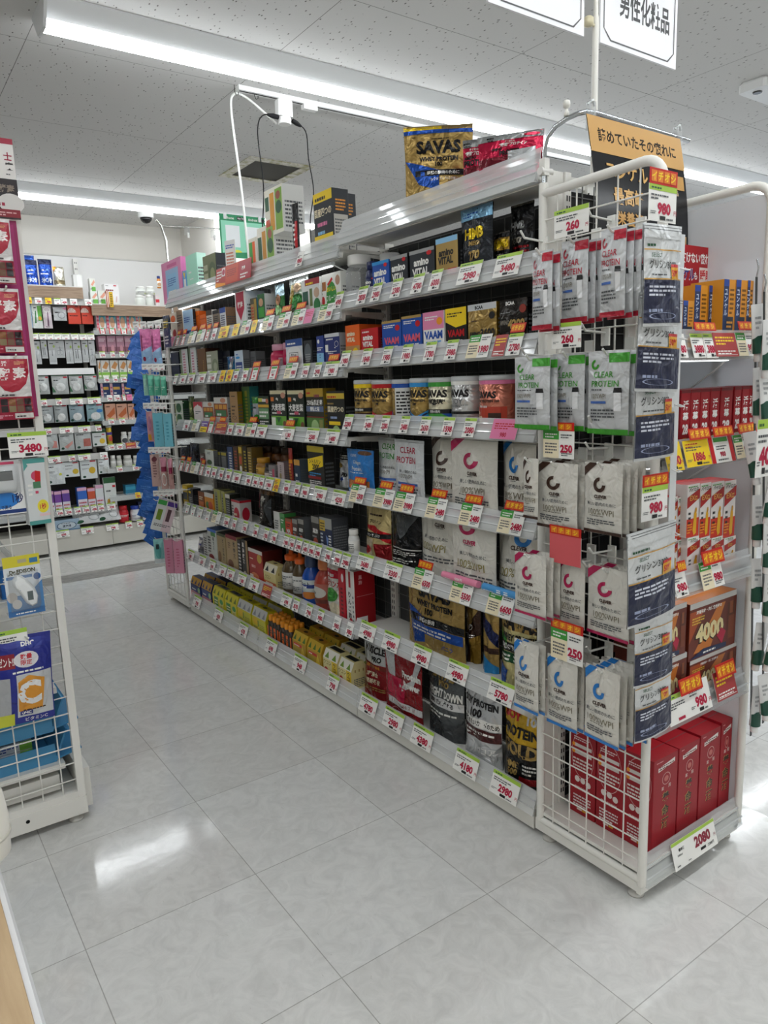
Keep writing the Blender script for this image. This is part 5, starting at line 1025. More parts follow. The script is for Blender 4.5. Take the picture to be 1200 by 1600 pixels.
# price cards
cards('F', 0, '461 471 980 n', .06)
cards('F', 1, '256 262 - p;264 270 - p;273 278 - r*;282 287 - r*;293 303 - g*;306 317 - g*;319 325 980 r*;329 336 980 n*;341 355 1200 y;362 371 - y;375 388 980 g;391 399 - y;408 424 980 g*;432 450 980 g*;455 473 980 g*;474 487 - p;496 517 780 g')
cards('F', 2, '259 264 - w;270 275 - w;279 289 980 w;292 302 1900 w;308 319 2900 w;324 336 2180 w;342 349 980 y;352 361 980 y;363 370 980 w;377 385 980 w;390 402 980 r*;418 432 980 r*;443 461 980 g*;470 480 1900 w;489 499 2900 w;505 526 1980 w*')
cards('F', 3, '271 280 548 w;285 294 780 n;299 309 - g;312 322 - v;323 332 - r*;335 352 - d*;354 362 980 w;366 379 1780 w;383 397 980 g*;399 414 1980 w;439 457 1180 w*;476 495 2580 w;507 527 1480 w')
cards('F', 4, '279 285 - r*;288 294 - r*;297 308 - g;311 316 - r*;320 327 980 w;329 336 980 w;341 347 980 w;351 359 980 w;362 374 1880 w;382 391 980 w;393 402 980 w;403 410 980 w;412 424 1980 w;426 434 430 y;441 450 980 w;458 466 980 w;469 480 980 w;488 507 2980 w;517 537 4258 w')
cards('F', 5, '281 285 - w;289 294 - w;298 303 - w;308 314 - w;320 326 - w;330 342 - g;348 356 1280 w;361 367 1780 w;377 384 1780 w;394 401 1380 w;410 417 1780 w;422 430 1780 w;441 449 1980 w;450 458 1980 w;460 469 2980 w;471 479 1480 w;480 489 3980 w;490 499 2980 w;506 515 2980 w;520 530 2980 w;532 544 2980 w')
cards('F', 6, '291 301 598 w;309 319 620 w;325 334 598 w;341 351 638 w;353 364 638 w;370 382 1180 w;388 402 798 w;408 422 798 d;438 453 698 w;456 465 878 w;476 485 798 w;494 503 980 w;519 529 980 n;539 549 980 n')
cards('F', 7, '301 312 798 w;334 346 438 w;372 385 478 w;414 430 698 w;457 476 948 w;510 526 798 w', .068)
place_items()
for o, nm in ((a1, 'navy yoghurt'), (a2, 'navy yoghurt'), (b1, 'lemon'), (b2, 'lemon'), (c1, 'citrus'), (c2, 'citrus'), (e1, 'gold turmeric'), (e2, 'gold turmeric'), (f1, 'cream turmeric'), (f2, 'cream turmeric')):
    again(o.o, .081, 0, 0, nm+' drink pack behind')
# red promotional banner clipped to the deck guard
ya, yb_ = y_at(336, GX-.006, 1.83), y_at(391, GX-.006, 1.83)
mb = MB().box(-(ya-yb_)/2, (ya-yb_)/2, 0, .0012, 0, .085, M('b8342c', 'card'))
mb.prints('r .18 .5 .1 .45 e8dcdc|e .23 .72 .04 .16 i|b .03 .3 .14 .6 4 w|r .3 .05 .35 .9 c8482a|b .34 .4 .26 .4 4 8a1c14|r .7 .05 .3 .9 a82434|T.2 .8 .6 .2 w 酵素|b .72 .1 .2 .3 2 w|p O 0 0 .3 0 .3 .12 0 .25', lambda u, v, q: ((u-.5)*(ya-yb_), -q, v*.085), ya-yb_, .085)
o = mb.build('promo_banner'); o.location = (GX-.006, (ya+yb_)/2, 1.800); o.rotation_euler = (-.12, 0, -PI/2)
tag(o, 'red paper banner clipped on the front of the far top deck', '', 'banner')
o = MB().box(-.035, .035, 0, .002, 0, .2, M('dcdcd8', 'card')).prints('b .1 .82 .8 .1 2 b|r .06 .3 .88 .5 e8e4dc|b .12 .34 .7 .42 6 c86a4a|T.8 .5 .14 .08 2a5a9a DHA|e .8 .25 .14 .05 c8502a', lambda u, v, q: ((u-.5)*.07, -q, v*.2), .07, .2).build('notice_card')
o.location = (1.50, y_at(362, 1.5, 1.85), 1.809); o.rotation_euler.z = -1.25; tag(o, 'white upright notice card with red lines beside the olive box', '', 'notice card')
# ================================================================ goods on the end rack: hung on side hooks (facing the aisle) and on its shelves (facing -Y)
WE = 'on the end rack'
def ext(a, b, top, bot, X):
    """size and place of a flat thing in the plane x = X from its survey columns and rows"""
    Ym = y_at((a+b)/2, X, 1.0)
    for _ in range(3):
        zt, zb = z_at(top, X, Ym), z_at(bot, X, Ym); Ym = (y_at(a, X, (zt+zb)/2)+y_at(b, X, (zt+zb)/2))/2
    return y_at(a, X, (zt+zb)/2)-y_at(b, X, (zt+zb)/2), zt-zb, Ym, zb
def hook_row(name_desc, mk, ops, body, sets, col, order_base=0):
    """sets: (pxL, pxR, top, bottom, copies behind)"""
    for i, (a, b, t, bt, n) in enumerate(sets):
        X = min(1.385 if (a+b)/2 > 866 else 1.335, 1.43-.0215*n); ra = -PI/2+random.uniform(-.04, .04); W, H, Ym, zb = ext(a, b, t, bt, X)
        o = mk_sachet(W, .018, H, body, ops, name='protein_sachet', seed=i+order_base*3+2, kind='film', wr=.0016)
        o.location = (X, Ym, zb); o.rotation_euler.z = ra
        tag(o, '# '+name_desc+' from near end, front of its hook', WE, 'sachet', name_desc+'s on the end rack', Ym)
        for k in range(n):
            c = o.copy(); COL.objects.link(c); c.location = (X+.0215*(k+1), Ym-.004*(k+1), zb+.004*((k*7) % 3-1)); c.rotation_euler.z = ra
            tag(c, '# '+name_desc+' from near end, behind the front ones', WE, 'sachet', name_desc+'s on the end rack', Ym-.004*k-.0001*i)
        hk = MB().tube([(1.458-EO.x, Ym-EO.y, zb+H-.012), (X-.01-EO.x, Ym-EO.y, zb+H-.008), (X-.023-EO.x, Ym-EO.y, zb+H+.004)], .0028, M('e4e4de', 'plastic'), 8)
        hk.box(1.455-EO.x, 1.462-EO.x, Ym-.012-EO.y, Ym+.012-EO.y, zb+H-.03, zb+H+.03, M('e4e4de', 'plastic')); hk.build('hook', END)
hook_row('red footed silver sachet', None, clearp('b01830'), 'c6c8c9', ((832, 864, 392, 515, 1), (877, 920, 374, 504, 2), (939, 978, 356, 495, 3)), 0, 0)
hook_row('green footed silver sachet', None, clearp('3f9a2a'), 'c6c8c9', ((804, 861, 557, 670, 1), (864, 914, 552, 672, 2), (919, 984, 548, 678, 2)), 0, 1)
hook_row('brown footed white sachet', None, clever('3c2418'), 'd6d3ca', ((818, 842, 716, 810, 0), (840, 903, 723, 826, 3), (913, 974, 724, 834, 3)), 0, 2)
hook_row('crimson footed white sachet', None, clever('b01850'), 'd6d3ca', ((805, 854, 866, 962, 2), (872, 915, 876, 978, 0), (918, 985, 888, 996, 2)), 0, 3)
hook_row('blue footed white sachet', None, clever('1f78c4'), 'd6d3ca', ((804, 842, 1003, 1110, 1), (856, 902, 1028, 1136, 3), (914, 969, 1045, 1160, 4)), 0, 4)
# bare hooks on the wire
for px, py in ((850, 378), (955, 345), (945, 520), (850, 556), (950, 700), (955, 860), (945, 880), (852, 870), (950, 1010), (945, 1035), (955, 660)):
    X = 1.455; Ym = y_at(px, X, z_at(py, X, 1.15)); z = z_at(py, X, Ym)
    h = MB().tube([(.004, 0, 0), (-.07, 0, .004), (-.084, 0, .02)], .0028, M('e4e4de', 'plastic'), 8).box(0, .006, -.011, .011, -.03, .012, M('e4e4de', 'plastic'))
    h.v = [(a[0]+X-EO.x, a[1]+Ym-EO.y, a[2]+z-EO.z) for a in h.v]; h.build('hook', END)
def hang_card(a, b, top, bot, price, st, desc, X=1.36, pr=0, lab=''):
    W, H, Ym, zb = ext(a, b, top, bot, X)
    if pr:
        p = put(promo_mesh(W, H*.23), 'promo_tag', (X-.001, Ym, zb+H*.77), -PI/2); tag(p, 'promo tag over the '+desc.replace('green and cream ', ''), WE, 'promo tag', 'promo tags on the end rack'); H *= .77
    o = put(card_mesh(st, price, W, H), 'price_card', (X, Ym, zb), -PI/2); tag(o, desc, WE, 'price card', 'price cards on the end rack'); return o
hang_card(866, 920, 324, 368, '260', 'w', 'white hook card reading 260 above the topmost red footed sachets')
hang_card(862, 908, 504, 544, '260', 'w', 'white hook card reading 260 between the red and green sachets')
hang_card(849, 897, 660, 716, '250', 'g', 'green and cream hook card reading 250 below the green sachets', pr=1)
hang_card(859, 908, 823, 882, '', 'k', 'plain red hook card', pr=1)
hang_card(861, 911, 972, 1034, '250', 'g', 'green and cream hook card reading 250 above the blue sachets', pr=1)
# clip strip of glycine pouches hanging from the front corner, facing outwards
SP = 'r 0 .86 1 .14 d0d2d2|b .08 .78 .4 .05 1 G|r 0 .745 1 .012 c8963a|t.4 .3 .70 .04 G SELECT|t.7 .45 .61 .09 k グリシン3000|b .15 .50 .6 .03 1 A|r 0 .03 1 .43 161d3c|r 0 .46 1 .012 c8963a|b .1 .3 .7 .12 3 d8dce8|b .1 .14 .6 .06 1 9aa4c0|o .45 .1 .35 .035 9aa4c0 .1|r .66 .47 .22 .12 e0a41c|T.19 .77 .525 .07 c01c1c 50%|r .66 .585 .22 .03 r'
def face_y(a, b, top, bot, Y):
    zt, zb = 1.2, 1.0; Xm = 1.5
    for _ in range(3):
        zt, zb = z_at(top, Xm, Y), z_at(bot, Xm, Y); xa, xb = x_at(a, Y, (zt+zb)/2), x_at(b, Y, (zt+zb)/2); Xm = (xa+xb)/2
    return xb-xa, zt-zb, Xm, zb
for i, (a, b, t, bt, Y) in enumerate(((1003, 1062, 352, 510, .905), (990, 1058, 462, 612, .927), (988, 1054, 566, 716, .949), (978, 1056, 822, 966, .905), (990, 1048, 950, 1062, .927), (991, 1047, 1036, 1146, .949))):
    W, H, Xm, zb = face_y(a, b, t, bt, Y)
    o = mk_pouch(W, .018, H, 'd2d4d4', SP, 'glycine_pouch', seed=60+i, kind='film', wr=.0018, sh=.09); o.location = (Xm, Y-.012, zb); o.rotation_euler = (0, random.uniform(-.05, .05), random.uniform(-.04, .04))
    tag(o, 'silver and navy glycine pouch, # from top', 'on the corner clip strip', 'pouch', 'glycine pouches on the clip strip', -zb)
cs = empty('clip_strip', (1.475, .962, 1.22)); MB().box(-.012, .012, 0, .0012, -.70, .4, M('d8dada', 'plastic')).build('strip', cs)
for k in range(7): MB().tube([(-.006, 0, .33-.145*k), (-.006, -.016, .325-.145*k), (.006, -.018, .325-.145*k), (.006, 0, .33-.145*k)], .0015, M('e4e4e2', 'plastic'), 6).build('clip', cs)
tag(cs, 'clear plastic clip strip holding the navy glycine pouches', WE, 'clip strip')
def y_card(a, b, top, bot, price, st, desc, Y, pr=0, tilt=0, group='price cards on the end rack shelves'):
    W, H, Xm, zb = face_y(a, b, top, bot, Y)
    if pr:
        p = put(promo_mesh(W, H*pr), 'promo_tag', (Xm, Y-.001, zb+H*(1-pr)), 0, tilt); tag(p, 'promo tag over the '+desc, '', 'promo tag', 'promo tags on the end rack'); H *= 1-pr
    o = put(card_mesh(st, price, W, H), 'price_card', (Xm, Y, zb), 0, tilt); tag(o, desc, '', 'price card', group); return o
y_card(1014, 1057, 265, 347, '980', 'w', 'white hanging card reading 980 in front of the black poster', .955, .3)
y_card(1003, 1043, 740, 812, '980', 'w', 'white hanging card reading 980 between the glycine pouches', .95, .26)
# goods on its shelves
def ey(lv, a, b, top, mk, body, front, desc, Y=1.012, D=.08, z0=None, bot=None, **k):
    z0 = (EZ[lv]+.029 if lv < 4 else .089) if z0 is None else z0; xm = x_at((a+b)/2, Y, z0); H = z_at(top, xm, Y)-z0; xa, xb = max(1.472, x_at(a, Y, z0+H/2)), min(1.898, x_at(b, Y, z0+H/2))
    o = MK[mk]((xb-xa)*.98, D, H, body, front, **k); o.location = ((xa+xb)/2, Y, z0); tag(o, desc, WE, CATN[mk], None, -o.location.x); return o
YK = 'r 0 .0 .45 1 1f3560|r .45 0 .55 1 d8902a|v .22 .86 .09 c8d4e8 ユンケル|b .55 .5 .35 .4 6 6a4410|r 0 .9 .45 .1 2a4a9a|r .3 .26 .6 .2 2a3040|b .35 .3 .5 .12 2 e0a040|b .1 .06 .8 .14 2 k'
ey(0, 1066, 1083, 470, 'box', 'd8902a', YK, 'blue and orange vitamin drink box standing farthest left of the row', Y=1.05, D=.1, sc='d8902a')
for i, (a, b, t, Y) in enumerate(((1084, 1104, 446, 1.06), (1106, 1124, 447, 1.06), (1129, 1147, 437, 1.03), (1148, 1165, 438, 1.03), (1166, 1180, 439, 1.03))):
    ey(0, a, b, t, 'box', 'd8902a', YK, 'blue and orange vitamin drink box, '+('first', 'second', 'third', 'fourth', 'last')[i]+' of five', Y=Y, D=.09, sc='d8902a', tc='b8b0a0')
KT = 'v .5 .84 .16 w 活夢|T.6 .5 .40 .16 w 28|T.5 .5 .2 .14 c8b02a 夢|r 0 .95 1 .05 6a0c14'
ey(1, 1063, 1078, 609, 'box', '9a1420', KT, 'dark red tonic box, first of eight', D=.07, sc='7a0e18'); 
for i, (a, b, t) in enumerate(((1078.5, 1093, 608), (1093.5, 1108, 607), (1109, 1123.5, 606), (1125, 1143.5, 605), (1146, 1157, 604), (1158, 1169.5, 603), (1170, 1182, 602))):
    ey(1, a, b, t, 'box', '9a1420', KT, 'dark red tonic box, '+ORD[i+1]+' of eight', D=.07, sc='7a0e18')
DX = 'r 0 0 1 .35 c8301c|p a81c1c 0 .55 1 .72 1 .9 0 .76|b .05 .94 .9 .04 1 g|T.9 .5 .9 .07 k パイロス|T.8 .5 .74 .1 d8a04a EXα|b 0.12 0.160 .2 0.360 4 k|p e0a81c .5 .12 .58 .44 .7 .52 .8 .42 .78 .06 .6 .02|b .05 .08 .4 .2 4 O|e .72 .5 .07 .05 c89018'
for i, (a, b) in enumerate(((1073, 1092.5), (1093.5, 1110), (1111, 1130), (1131, 1149))):
    lo = ey(2, a, b, 838, 'box', 'e8e2de', DX, 'white and red muscle ache box, '+('first', 'second', 'third', 'last')[i]+' in the lower row', D=.075, sc='b82a2a', tc='c84a4a')
    h = max(v.co.z for v in lo.data.vertices); ey(2, a, b, 756-i*2, 'box', 'e8e2de', DX, 'white and red muscle ache box, '+('first', 'second', 'third', 'last')[i]+' in the upper row', D=.075, z0=EZ[2]+.0295+h, sc='b82a2a', tc='c84a4a')
for i, (a, b) in enumerate(((1046, 1058), (1058.5, 1071))):
    lo = ey(2, a, b, 842, 'box', 'e8e2de', DX, 'white and red muscle ache box set back below, '+('farther', 'nearer')[i]+' one', Y=1.03, D=.075, sc='b82a2a'); h = max(v.co.z for v in lo.data.vertices)
    ey(2, a, b, 776, 'box', 'e8e2de', DX, 'white and red muscle ache box set back on top, '+('farther', 'nearer')[i]+' one', Y=1.03, D=.075, z0=EZ[2]+.0295+h, sc='b82a2a')
FK = 'r 0 .9 1 .1 c8c6c2|p 6a2a1c 0 .9 1 .9 1 0 0 0|p c8742a .1 .1 .6 .85 .75 .85 .45 .1|p a84a20 0 .3 0 .85 .3 .85|T.68 .4 .82 .07 w 滋養強壮・肉体疲労時の|b .05 .62 .25 .14 3 e0b83a|T.62 .42 .42 .36 1c1410 4000|T.6 .43 .43 .33 e8d8a0 4000|r .8 .3 .17 .5 5a2a18|r .85 .6 .07 .22 8a4a28|r .83 .14 .13 .42 7a3a20|p i .58 .28 .68 .4 .78 .3 .7 .1|p 1c2a50 .02 .02 .8 .02 .8 .1 .3 .14|b .3 .05 .45 .06 1 w'
for nm, a, b, Y, t0, t1 in (('right hand', 1076, 1150, 1.02, 1018, 932), ('left hand', 1022, 1072, 1.02, 1028, 948)):
    lo = ey(3, a, b, t0, 'box', '6a2a1c', FK, nm+' bottom carton of brown energy drinks', Y=Y, D=.12, sc='5a2418', tc='c8c6c2'); h = max(v.co.z for v in lo.data.vertices)
    ey(3, a, b, t1, 'box', '6a2a1c', FK, nm+' upper carton of brown energy drinks', Y=Y, D=.12, z0=EZ[3]+.0295+h, sc='5a2418', tc='c87a3a')
YM = 'p e8e0da .18 .86 .86 .90 .86 .945 .18 .905|b .22 .878 .6 .045 2 6a2a2a|o .52 .76 .17 .065 d8b0a8 .1|e .52 .76 .09 .03 c8706a|t.2 .38 .665 .04 e0c8c0 薬|t.2 .66 .67 .04 e0c8c0 用|v .5 .62 .125 d0b060 養命酒|v .52 .616 .125 2a1a10 養命酒|b .15 .02 .7 .02 1 e0a0a0|b .1 .96 .3 .02 1 e0a0a0'
YS = 'o .5 .70 .44 .27 d8a8a8 .03|b .15 .86 .6 .05 2 e8d0d0|r .15 .78 .7 .04 d8d0cc|r .15 .70 .7 .04 d8d0cc|e .14 .80 .06 .022 O|e .14 .72 .06 .022 O|b .12 .55 .75 .12 3 e8dcd8|e .3 .41 .1 .035 e8dcd8|e .52 .41 .1 .035 e8dcd8|e .74 .39 .1 .035 e8dcd8|b .2 .29 .6 .05 2 d8a8a8|b .15 .1 .7 .14 4 e8d8d8|r .3 .05 .2 .02 e0c8c0|r .52 .05 .16 .02 d8a02a'
YB_ = []
for i, (a, b, t) in enumerate(((1019.5, 1057.5, 1180), (1058.5, 1091, 1160), (1092, 1123.5, 1140), (1124.5, 1155, 1120))):
    YB_.append(ey(4, a, b, t, 'box', '9c1422', YM, 'tall red medicinal wine carton, '+('first', 'second', 'third', 'last')[i]+' of the front row', Y=1.022, D=.088, sc='981320', tc='b01826', side='b .2 .3 .6 .5 8 d8a8a8'))
f = YB_[0]; W0 = max(v.co.x for v in f.data.vertices); H0 = max(v.co.z for v in f.data.vertices)
# the aisle side of that column, printed all over
c = MB(); carton_mesh(c, 2*W0, .088, H0, '9c1422', YM, '', '', '981320', 'b01826'); c.prints(YS, lambda u, v, q: (-W0-q, .088*(1-u), v*H0), .088, H0)
o = c.build('carton'); f.data = o.data; bpy.data.objects.remove(o)
for k in (1, 2):
    d = f.copy(); COL.objects.link(d); d.location = f.location+Vector((0, .0915*k, 0)); tag(d, 'tall red medicinal wine carton, '+('middle', 'rear')[k-1]+' one behind the wire mesh', WE, 'box')
for k in (1, 2, 3):
    d = YB_[k].copy(); COL.objects.link(d); d.location = YB_[k].location+Vector((0, .0915, 0)); tag(d, 'red medicinal wine carton, behind the '+('second', 'third', 'last')[k-1]+' front one', WE, 'box')
# cards on its rails
EYC = EY-.0235; et = -math.atan2(.02, .07)
def rcard(a, b, top, bot, price, st, desc, pr=0): return y_card(a, b, top, bot, price, st, desc, EYC, pr, et)
rcard(1058, 1077, 519, 559, '1980', 'n', 'white card reading 1980 on the end rack highest rail')
rcard(1086, 1105, 519, 559, '3880', 'w', 'white card reading 3880, farther of two side by side on the end rack')
rcard(1106, 1124, 519, 559, '3880', 'w', 'white card reading 3880, nearer of two side by side on the end rack')
rcard(1120.5, 1156, 518, 557, '', 'd', 'dark red notice card on the end rack highest rail')
rcard(1157, 1184, 518, 556, '980', 'g', 'green and cream card on the end rack highest rail')
for a, b, t, bt, d in ((1083, 1116, 503, 517, 'above the 3880 cards'), (1152, 1182, 502, 516, 'above the green and cream card of the highest rail'), (1075, 1108, 668, 686, 'above the yellow card reading 1886'), (1113, 1144, 665, 681, 'above the red edged card reading 900'), (1152, 1180, 660, 676, 'above the green card of the tonic rail'),
                    (1097, 1130, 858, 880, 'above the green card under the muscle ache boxes'), (1057, 1070, 876, 892, 'half hidden beside the upper glycine pouch'), (1062, 1096, 1056, 1080, 'above the white card reading 980 for drinks'), (1119, 1148, 1034, 1056, 'on the lower brown carton')):
    W, H, Xm, zb = face_y(a, b, t, bt, EYC+.012); o = put(promo_mesh(W, H), 'promo_tag', (Xm, EYC+.006, zb), 0, et); tag(o, 'promo tag '+d, 'on the end rack', 'promo tag', 'promo tags on the end rack shelves')
rcard(1045, 1071, 690, 736, '800', 'y', 'yellow card reading 800 on the tonic rail')
rcard(1075, 1114, 686, 728, '1886', 'y', 'yellow card reading 1886 on the tonic rail')
rcard(1115, 1151, 681, 722, '900', 'r', 'red edged card reading 900 on the tonic rail')
rcard(1153, 1178, 678, 715, '980', 'g', 'green and cream card at the right end of the tonic rail')
rcard(1059, 1078, 893, 932, '980', 'n', 'white card reading 980 beside the large front glycine pouch')
rcard(1101, 1134, 876, 918, '980', 'g', 'green and cream card under the muscle ache boxes')
rcard(1049, 1083, 1086, 1128, '', 'w', 'green and cream notice card beside the lowest glycine pouch')
rcard(1082, 1115, 1066, 1112, '980', 'n', 'white card reading 980 under the energy drink cartons')
rcard(1123, 1154, 1048, 1090, '980', 'd', 'brown notice card reading 980 under the energy drink cartons')
W, H, Xm, zb = face_y(1057, 1123, 1279, 1342, EY-.0235); zb = .05
_CARD[('w', '2080', round(W, 3), .07)] = MB().box(-W/2, W/2, 0, .0008, 0, .07, M('w', 'card')).prints('r 0 .88 1 .12 l|T.52 .68 .56 .42 8c1a34 2080|t .96 .42 .12 8c1a34 円|T.3 .2 .66 .12 k 養命酒|t.2 .15 .48 .08 A 1000ml|r .6 .16 .12 .1 k|t.2 .84 .2 .12 k 2288円|b .05 .1 .1 .1 1 A|b .3 .1 .08 .06 1 A', lambda u, v, q: ((u-.5)*W, -q, v*.07), W, .07).build('price_card').data
bpy.data.objects.remove([q for q in COL.objects if q.data == _CARD[('w', '2080', round(W, 3), .07)]][0])
o = put(card_mesh('w', '2080', W, .07), 'price_card', (Xm, EY-.0245, zb), 0, et); tag(o, 'large white price card reading 2080 below the red medicinal wine cartons', '', 'price card')
# red sign standing behind the vitamin drinks
W, H, Xm, zb = face_y(1046, 1114, 397, 470, 1.16)
mb = MB().box(-W/2, W/2, 0, .002, 0, .14, M('a8141c', 'card')); mb.prints('T.95 .52 .78 .2 w まだ抜けない疲れは|T.5 .3 .48 .24 w ユンケル|T.5 .305 .485 .2 2a3a8a ユンケル|T.08 .58 .46 .14 w も|r .66 .34 .3 .28 e8d8d0|T.26 .81 .48 .2 c81c24 睡眠|p O .92 .9 1 1 1 .6', lambda u, v, q: ((u-.5)*W, -q, v*.14), W, .14)
o = mb.build('promo_sign'); o.location = (Xm, 1.16, zb); tag(o, 'red paper sign with white lettering behind the vitamin drinks', WE, 'sign')
MB().box(-.004, .004, .002, .004, EZ[0]+.0285-zb, .1, M('d8d8d6', 'plastic')).build('stand', o)
# chrome poster rail and poster
t = empty('poster_rail', (1.466, 1.345, 1.80)); R = lambda x, y, z: (x-1.466, y-1.345, z-1.80)
MB().tube([R(1.466, 1.345, 1.80), R(1.466, 1.345, 1.885), R(1.466, 1.335, 1.912), R(1.466, 1.31, 1.930), R(1.467, 1.275, 1.938), R(1.470, 1.245, 1.941), R(1.480, 1.228, 1.942), R(1.505, 1.222, 1.942), R(1.885, 1.22, 1.936)], .006, M('c8ccd0', 'chrome'), 10).build('tube', t)
MB().lathe([(.006, 0), (.006, .010), (.004, .012), (.004, .018), (.008, .020), (.009, .028), (.008, .034), (.004, .036)], M('e4e2da', 'plastic'), 14, (0, 1.275-1.345)).build('knob', t, (0, 0, .143))
MB().tube([R(1.45, 1.345, 1.835), R(1.49, 1.345, 1.835)], .010, M('dcdad4', 'plastic'), 12).build('clamp_screw', t)
MB().box(-.009, .009, -.009, .009, .025, .065, WHITE).build('socket', t)
for x in (1.488, 1.835):
    MB().box(x-.010-1.466, x+.010-1.466, 1.213-1.345, 1.227-1.345, .10, .162, BAGCLEAR).tube([R(x-.012, 1.22, 1.955), R(x, 1.215, 1.965), R(x+.012, 1.22, 1.955)], .003, M('d8dcdc', 'plastic'), 6).build('clip', t)
tag(t, 'chrome tube rail carrying the black and gold poster', 'above the end rack', 'poster rail')
W, H = .371, .282; xs = 1.458
pf = lambda u, v, q: (u*W+(1-v)*.052, -.002-q-.010*math.sin(PI*(1-v)*.9)*(.6+.4*u), -(1-v)*H)
mb = MB().surf(pf, 12, 12, M('15161a', 'gloss')).surf(lambda u, v, q: pf(1-u, v, -.0012), 12, 12, M('w', 'card'))
mb.prints('r 0 .72 1 .28 d0a468|T.9 .5 .86 .11 1c1408 諦めていたその疲れに|T.6 .34 .6 .13 d8ac6a ユンケル|T.48 .34 .4 .14 d8ac6a 最高峰|T.44 .34 .22 .12 c89a5a 栄養液|r .68 .54 .15 .12 1f3f8a|T.13 .755 .62 .05 w sato|r .85 .54 .12 .12 c89a5a|T.25 .8 .51 .05 c8b090 医薬部外品|e .7 .2 .05 .05 3a8ad0|r .68 .04 .12 .1 1f3f8a|r .8 .04 .17 .1 c89a5a', pf, W, H, 'gloss', True, .0012)
o = mb.build('poster'); o.location = (xs, 1.212, 1.929); tag(o, 'black and gold hanging poster', 'clipped to the chrome rail above the end rack', 'poster')
# sign pole with two signs
t = empty('sign_pole', (1.672, 1.36, 1.80)); MB().tube([(0, 0, .0365), (0, 0, .44)], .0085, M('e6e4dc', 'steel'), 10).tube([(0, 0, .44), (0, 0, .86)], .0062, M('e6e4dc', 'steel'), 10).build('pole', t)
MB().lathe([(.005, 0), (.013, .003), (.013, .02), (.008, .024)], M('d8cfae', 'plastic'), 12, (-.028, 0)).build('knob', t, (0, 0, .41))
MB().tube([(-.36, 0, .706), (.36, 0, .706)], .004, M('c8ccd0', 'chrome'), 8).build('crossbar', t)
MB().tube([(-.02, 0, .418), (-.008, 0, .418)], .004, M('d8cfae', 'plastic'), 8).build('screw', t)
tag(t, 'thin white telescopic pole carrying the two aisle signs', 'rising from the shelving end', 'pole')
for x0, txt, d in ((1.29, 'ダイエット', 'white framed aisle sign cut by the picture top, hanging left of the pole'), (1.687, '男性化粧品', 'white framed aisle sign for cosmetics, hanging right of the pole')):
    W, H = .333, .315
    mb = MB().box(0, W, -.003, .003, 0, H, M('f0f0f2', 'card'))
    mb.prints('T.66 .56 .36 .22 2a2a2c %s|r .12 .035 .76 .012 3a3a3c|r .12 .953 .76 .012 3a3a3c|r .035 .12 .011 .76 3a3a3c|r .954 .12 .011 .76 3a3a3c|p 3a3a3c .035 .12 .046 .12 .128 .047 .12 .035|p 3a3a3c .954 .12 .965 .12 .88 .035 .872 .047|p 3a3a3c .035 .88 .12 .965 .128 .953 .046 .88|p 3a3a3c .965 .88 .88 .965 .872 .953 .954 .88' % txt, lambda u, v, q: (u*W, -.003-q, v*H), W, H)
    o = mb.build('aisle_sign'); o.location = (x0, 1.36, 2.182); tag(o, d, '', 'sign', 'aisle signs'); MB().tube([(W/2, 0, H), (W/2, 0, H+.004)], .003, M('c8ccd0', 'chrome'), 6).build('hanger', o)
# strips of white and green tubes hanging at the right side of the end rack
for j, (px0, px1, n, y0, y1, Y) in enumerate(((1189, 1177, 7, 505, 1095, .945), (1203, 1194, 8, 530, 1075, .91))):
    st = None
    for k in range(n):
        s = k/(n-1); py = y0+(y1-y0)*s; X = x_at(px0+(px1-px0)*s, Y, 1.48-1.15*s); z = z_at(py, X, Y)
        if st is None: st = (X+.012, z+.06)
        en = (X+.012, z)
        r = MB(); nu = 12
        fb = lambda sd: (lambda u, v, q: ((2*u-1)*.017*(.9+.1*v), sd*(.012*(1-v)*math.sqrt(max(0, 1-(2*u-1)**2))+.0006+q), .02+.115*v))
        r.surf(fb(-1), nu, 8, M('e0e0de', 'plastic')).surf(lambda u, v, q: fb(1)(1-u, v, q), nu, 8, M('e0e0de', 'plastic'))
        r.prints('r 0 0 1 .3 1a4a3a|p 1a4a3a 0 .3 1 .3 .7 .36 .3 .36|b .2 .5 .5 .3 3 a', fb(-1), .034, .115, 'plastic', True, .0012)
        o = r.build('cream_tube'); o.location = (X, Y, z-.09); o.rotation_euler = (random.uniform(-.1, .1), random.uniform(-.18, .18), -.5+random.uniform(-.3, .3))
        MB().lathe([(.008, 0), (.0095, .001), (.0095, .019), (.0085, .02)], M('f0f0ee', 'plastic'), 14).build('cap', o)
        tag(o, 'white and green squeeze tube, # from the top', 'on the '+('inner', 'outer')[j]+' right clip strip', 'tube', 'squeeze tubes on the clip strips', -z)
    c = MB().box(-.004, .004, 0, .0015, en[1]-st[1]-.12, .05, M('2a2c2c', 'plastic')).build('clip_strip'); c.location = (st[0], Y+.018, st[1]); c.rotation_euler.y = math.atan2(st[0]-en[0], st[1]-en[1]); tag(c, 'dark hanging strip holding white and green tubes, '+('inner', 'outer')[j]+' one', 'right of the end rack', 'clip strip')
    MB().tube([(0, 0, .05), (0, -.004, .07), (0, .0, .09)], .002, M('c8ccd0', 'chrome'), 6).build('hook', c)
for a, b, t, bt, Y in ((1182, 1206, 655, 745, .90),):
    y_card(a, b, t, bt, '40', 'w', 'white card cut by the right picture edge among the squeeze tubes', Y)
# ================================================================ goods on the left wire rack (facing -Y)
WL = 'on the left wire rack'
YF = LY-.03
def ly(a, b, top, bot, Y=YF): return face_y(a, b, top, bot, Y)
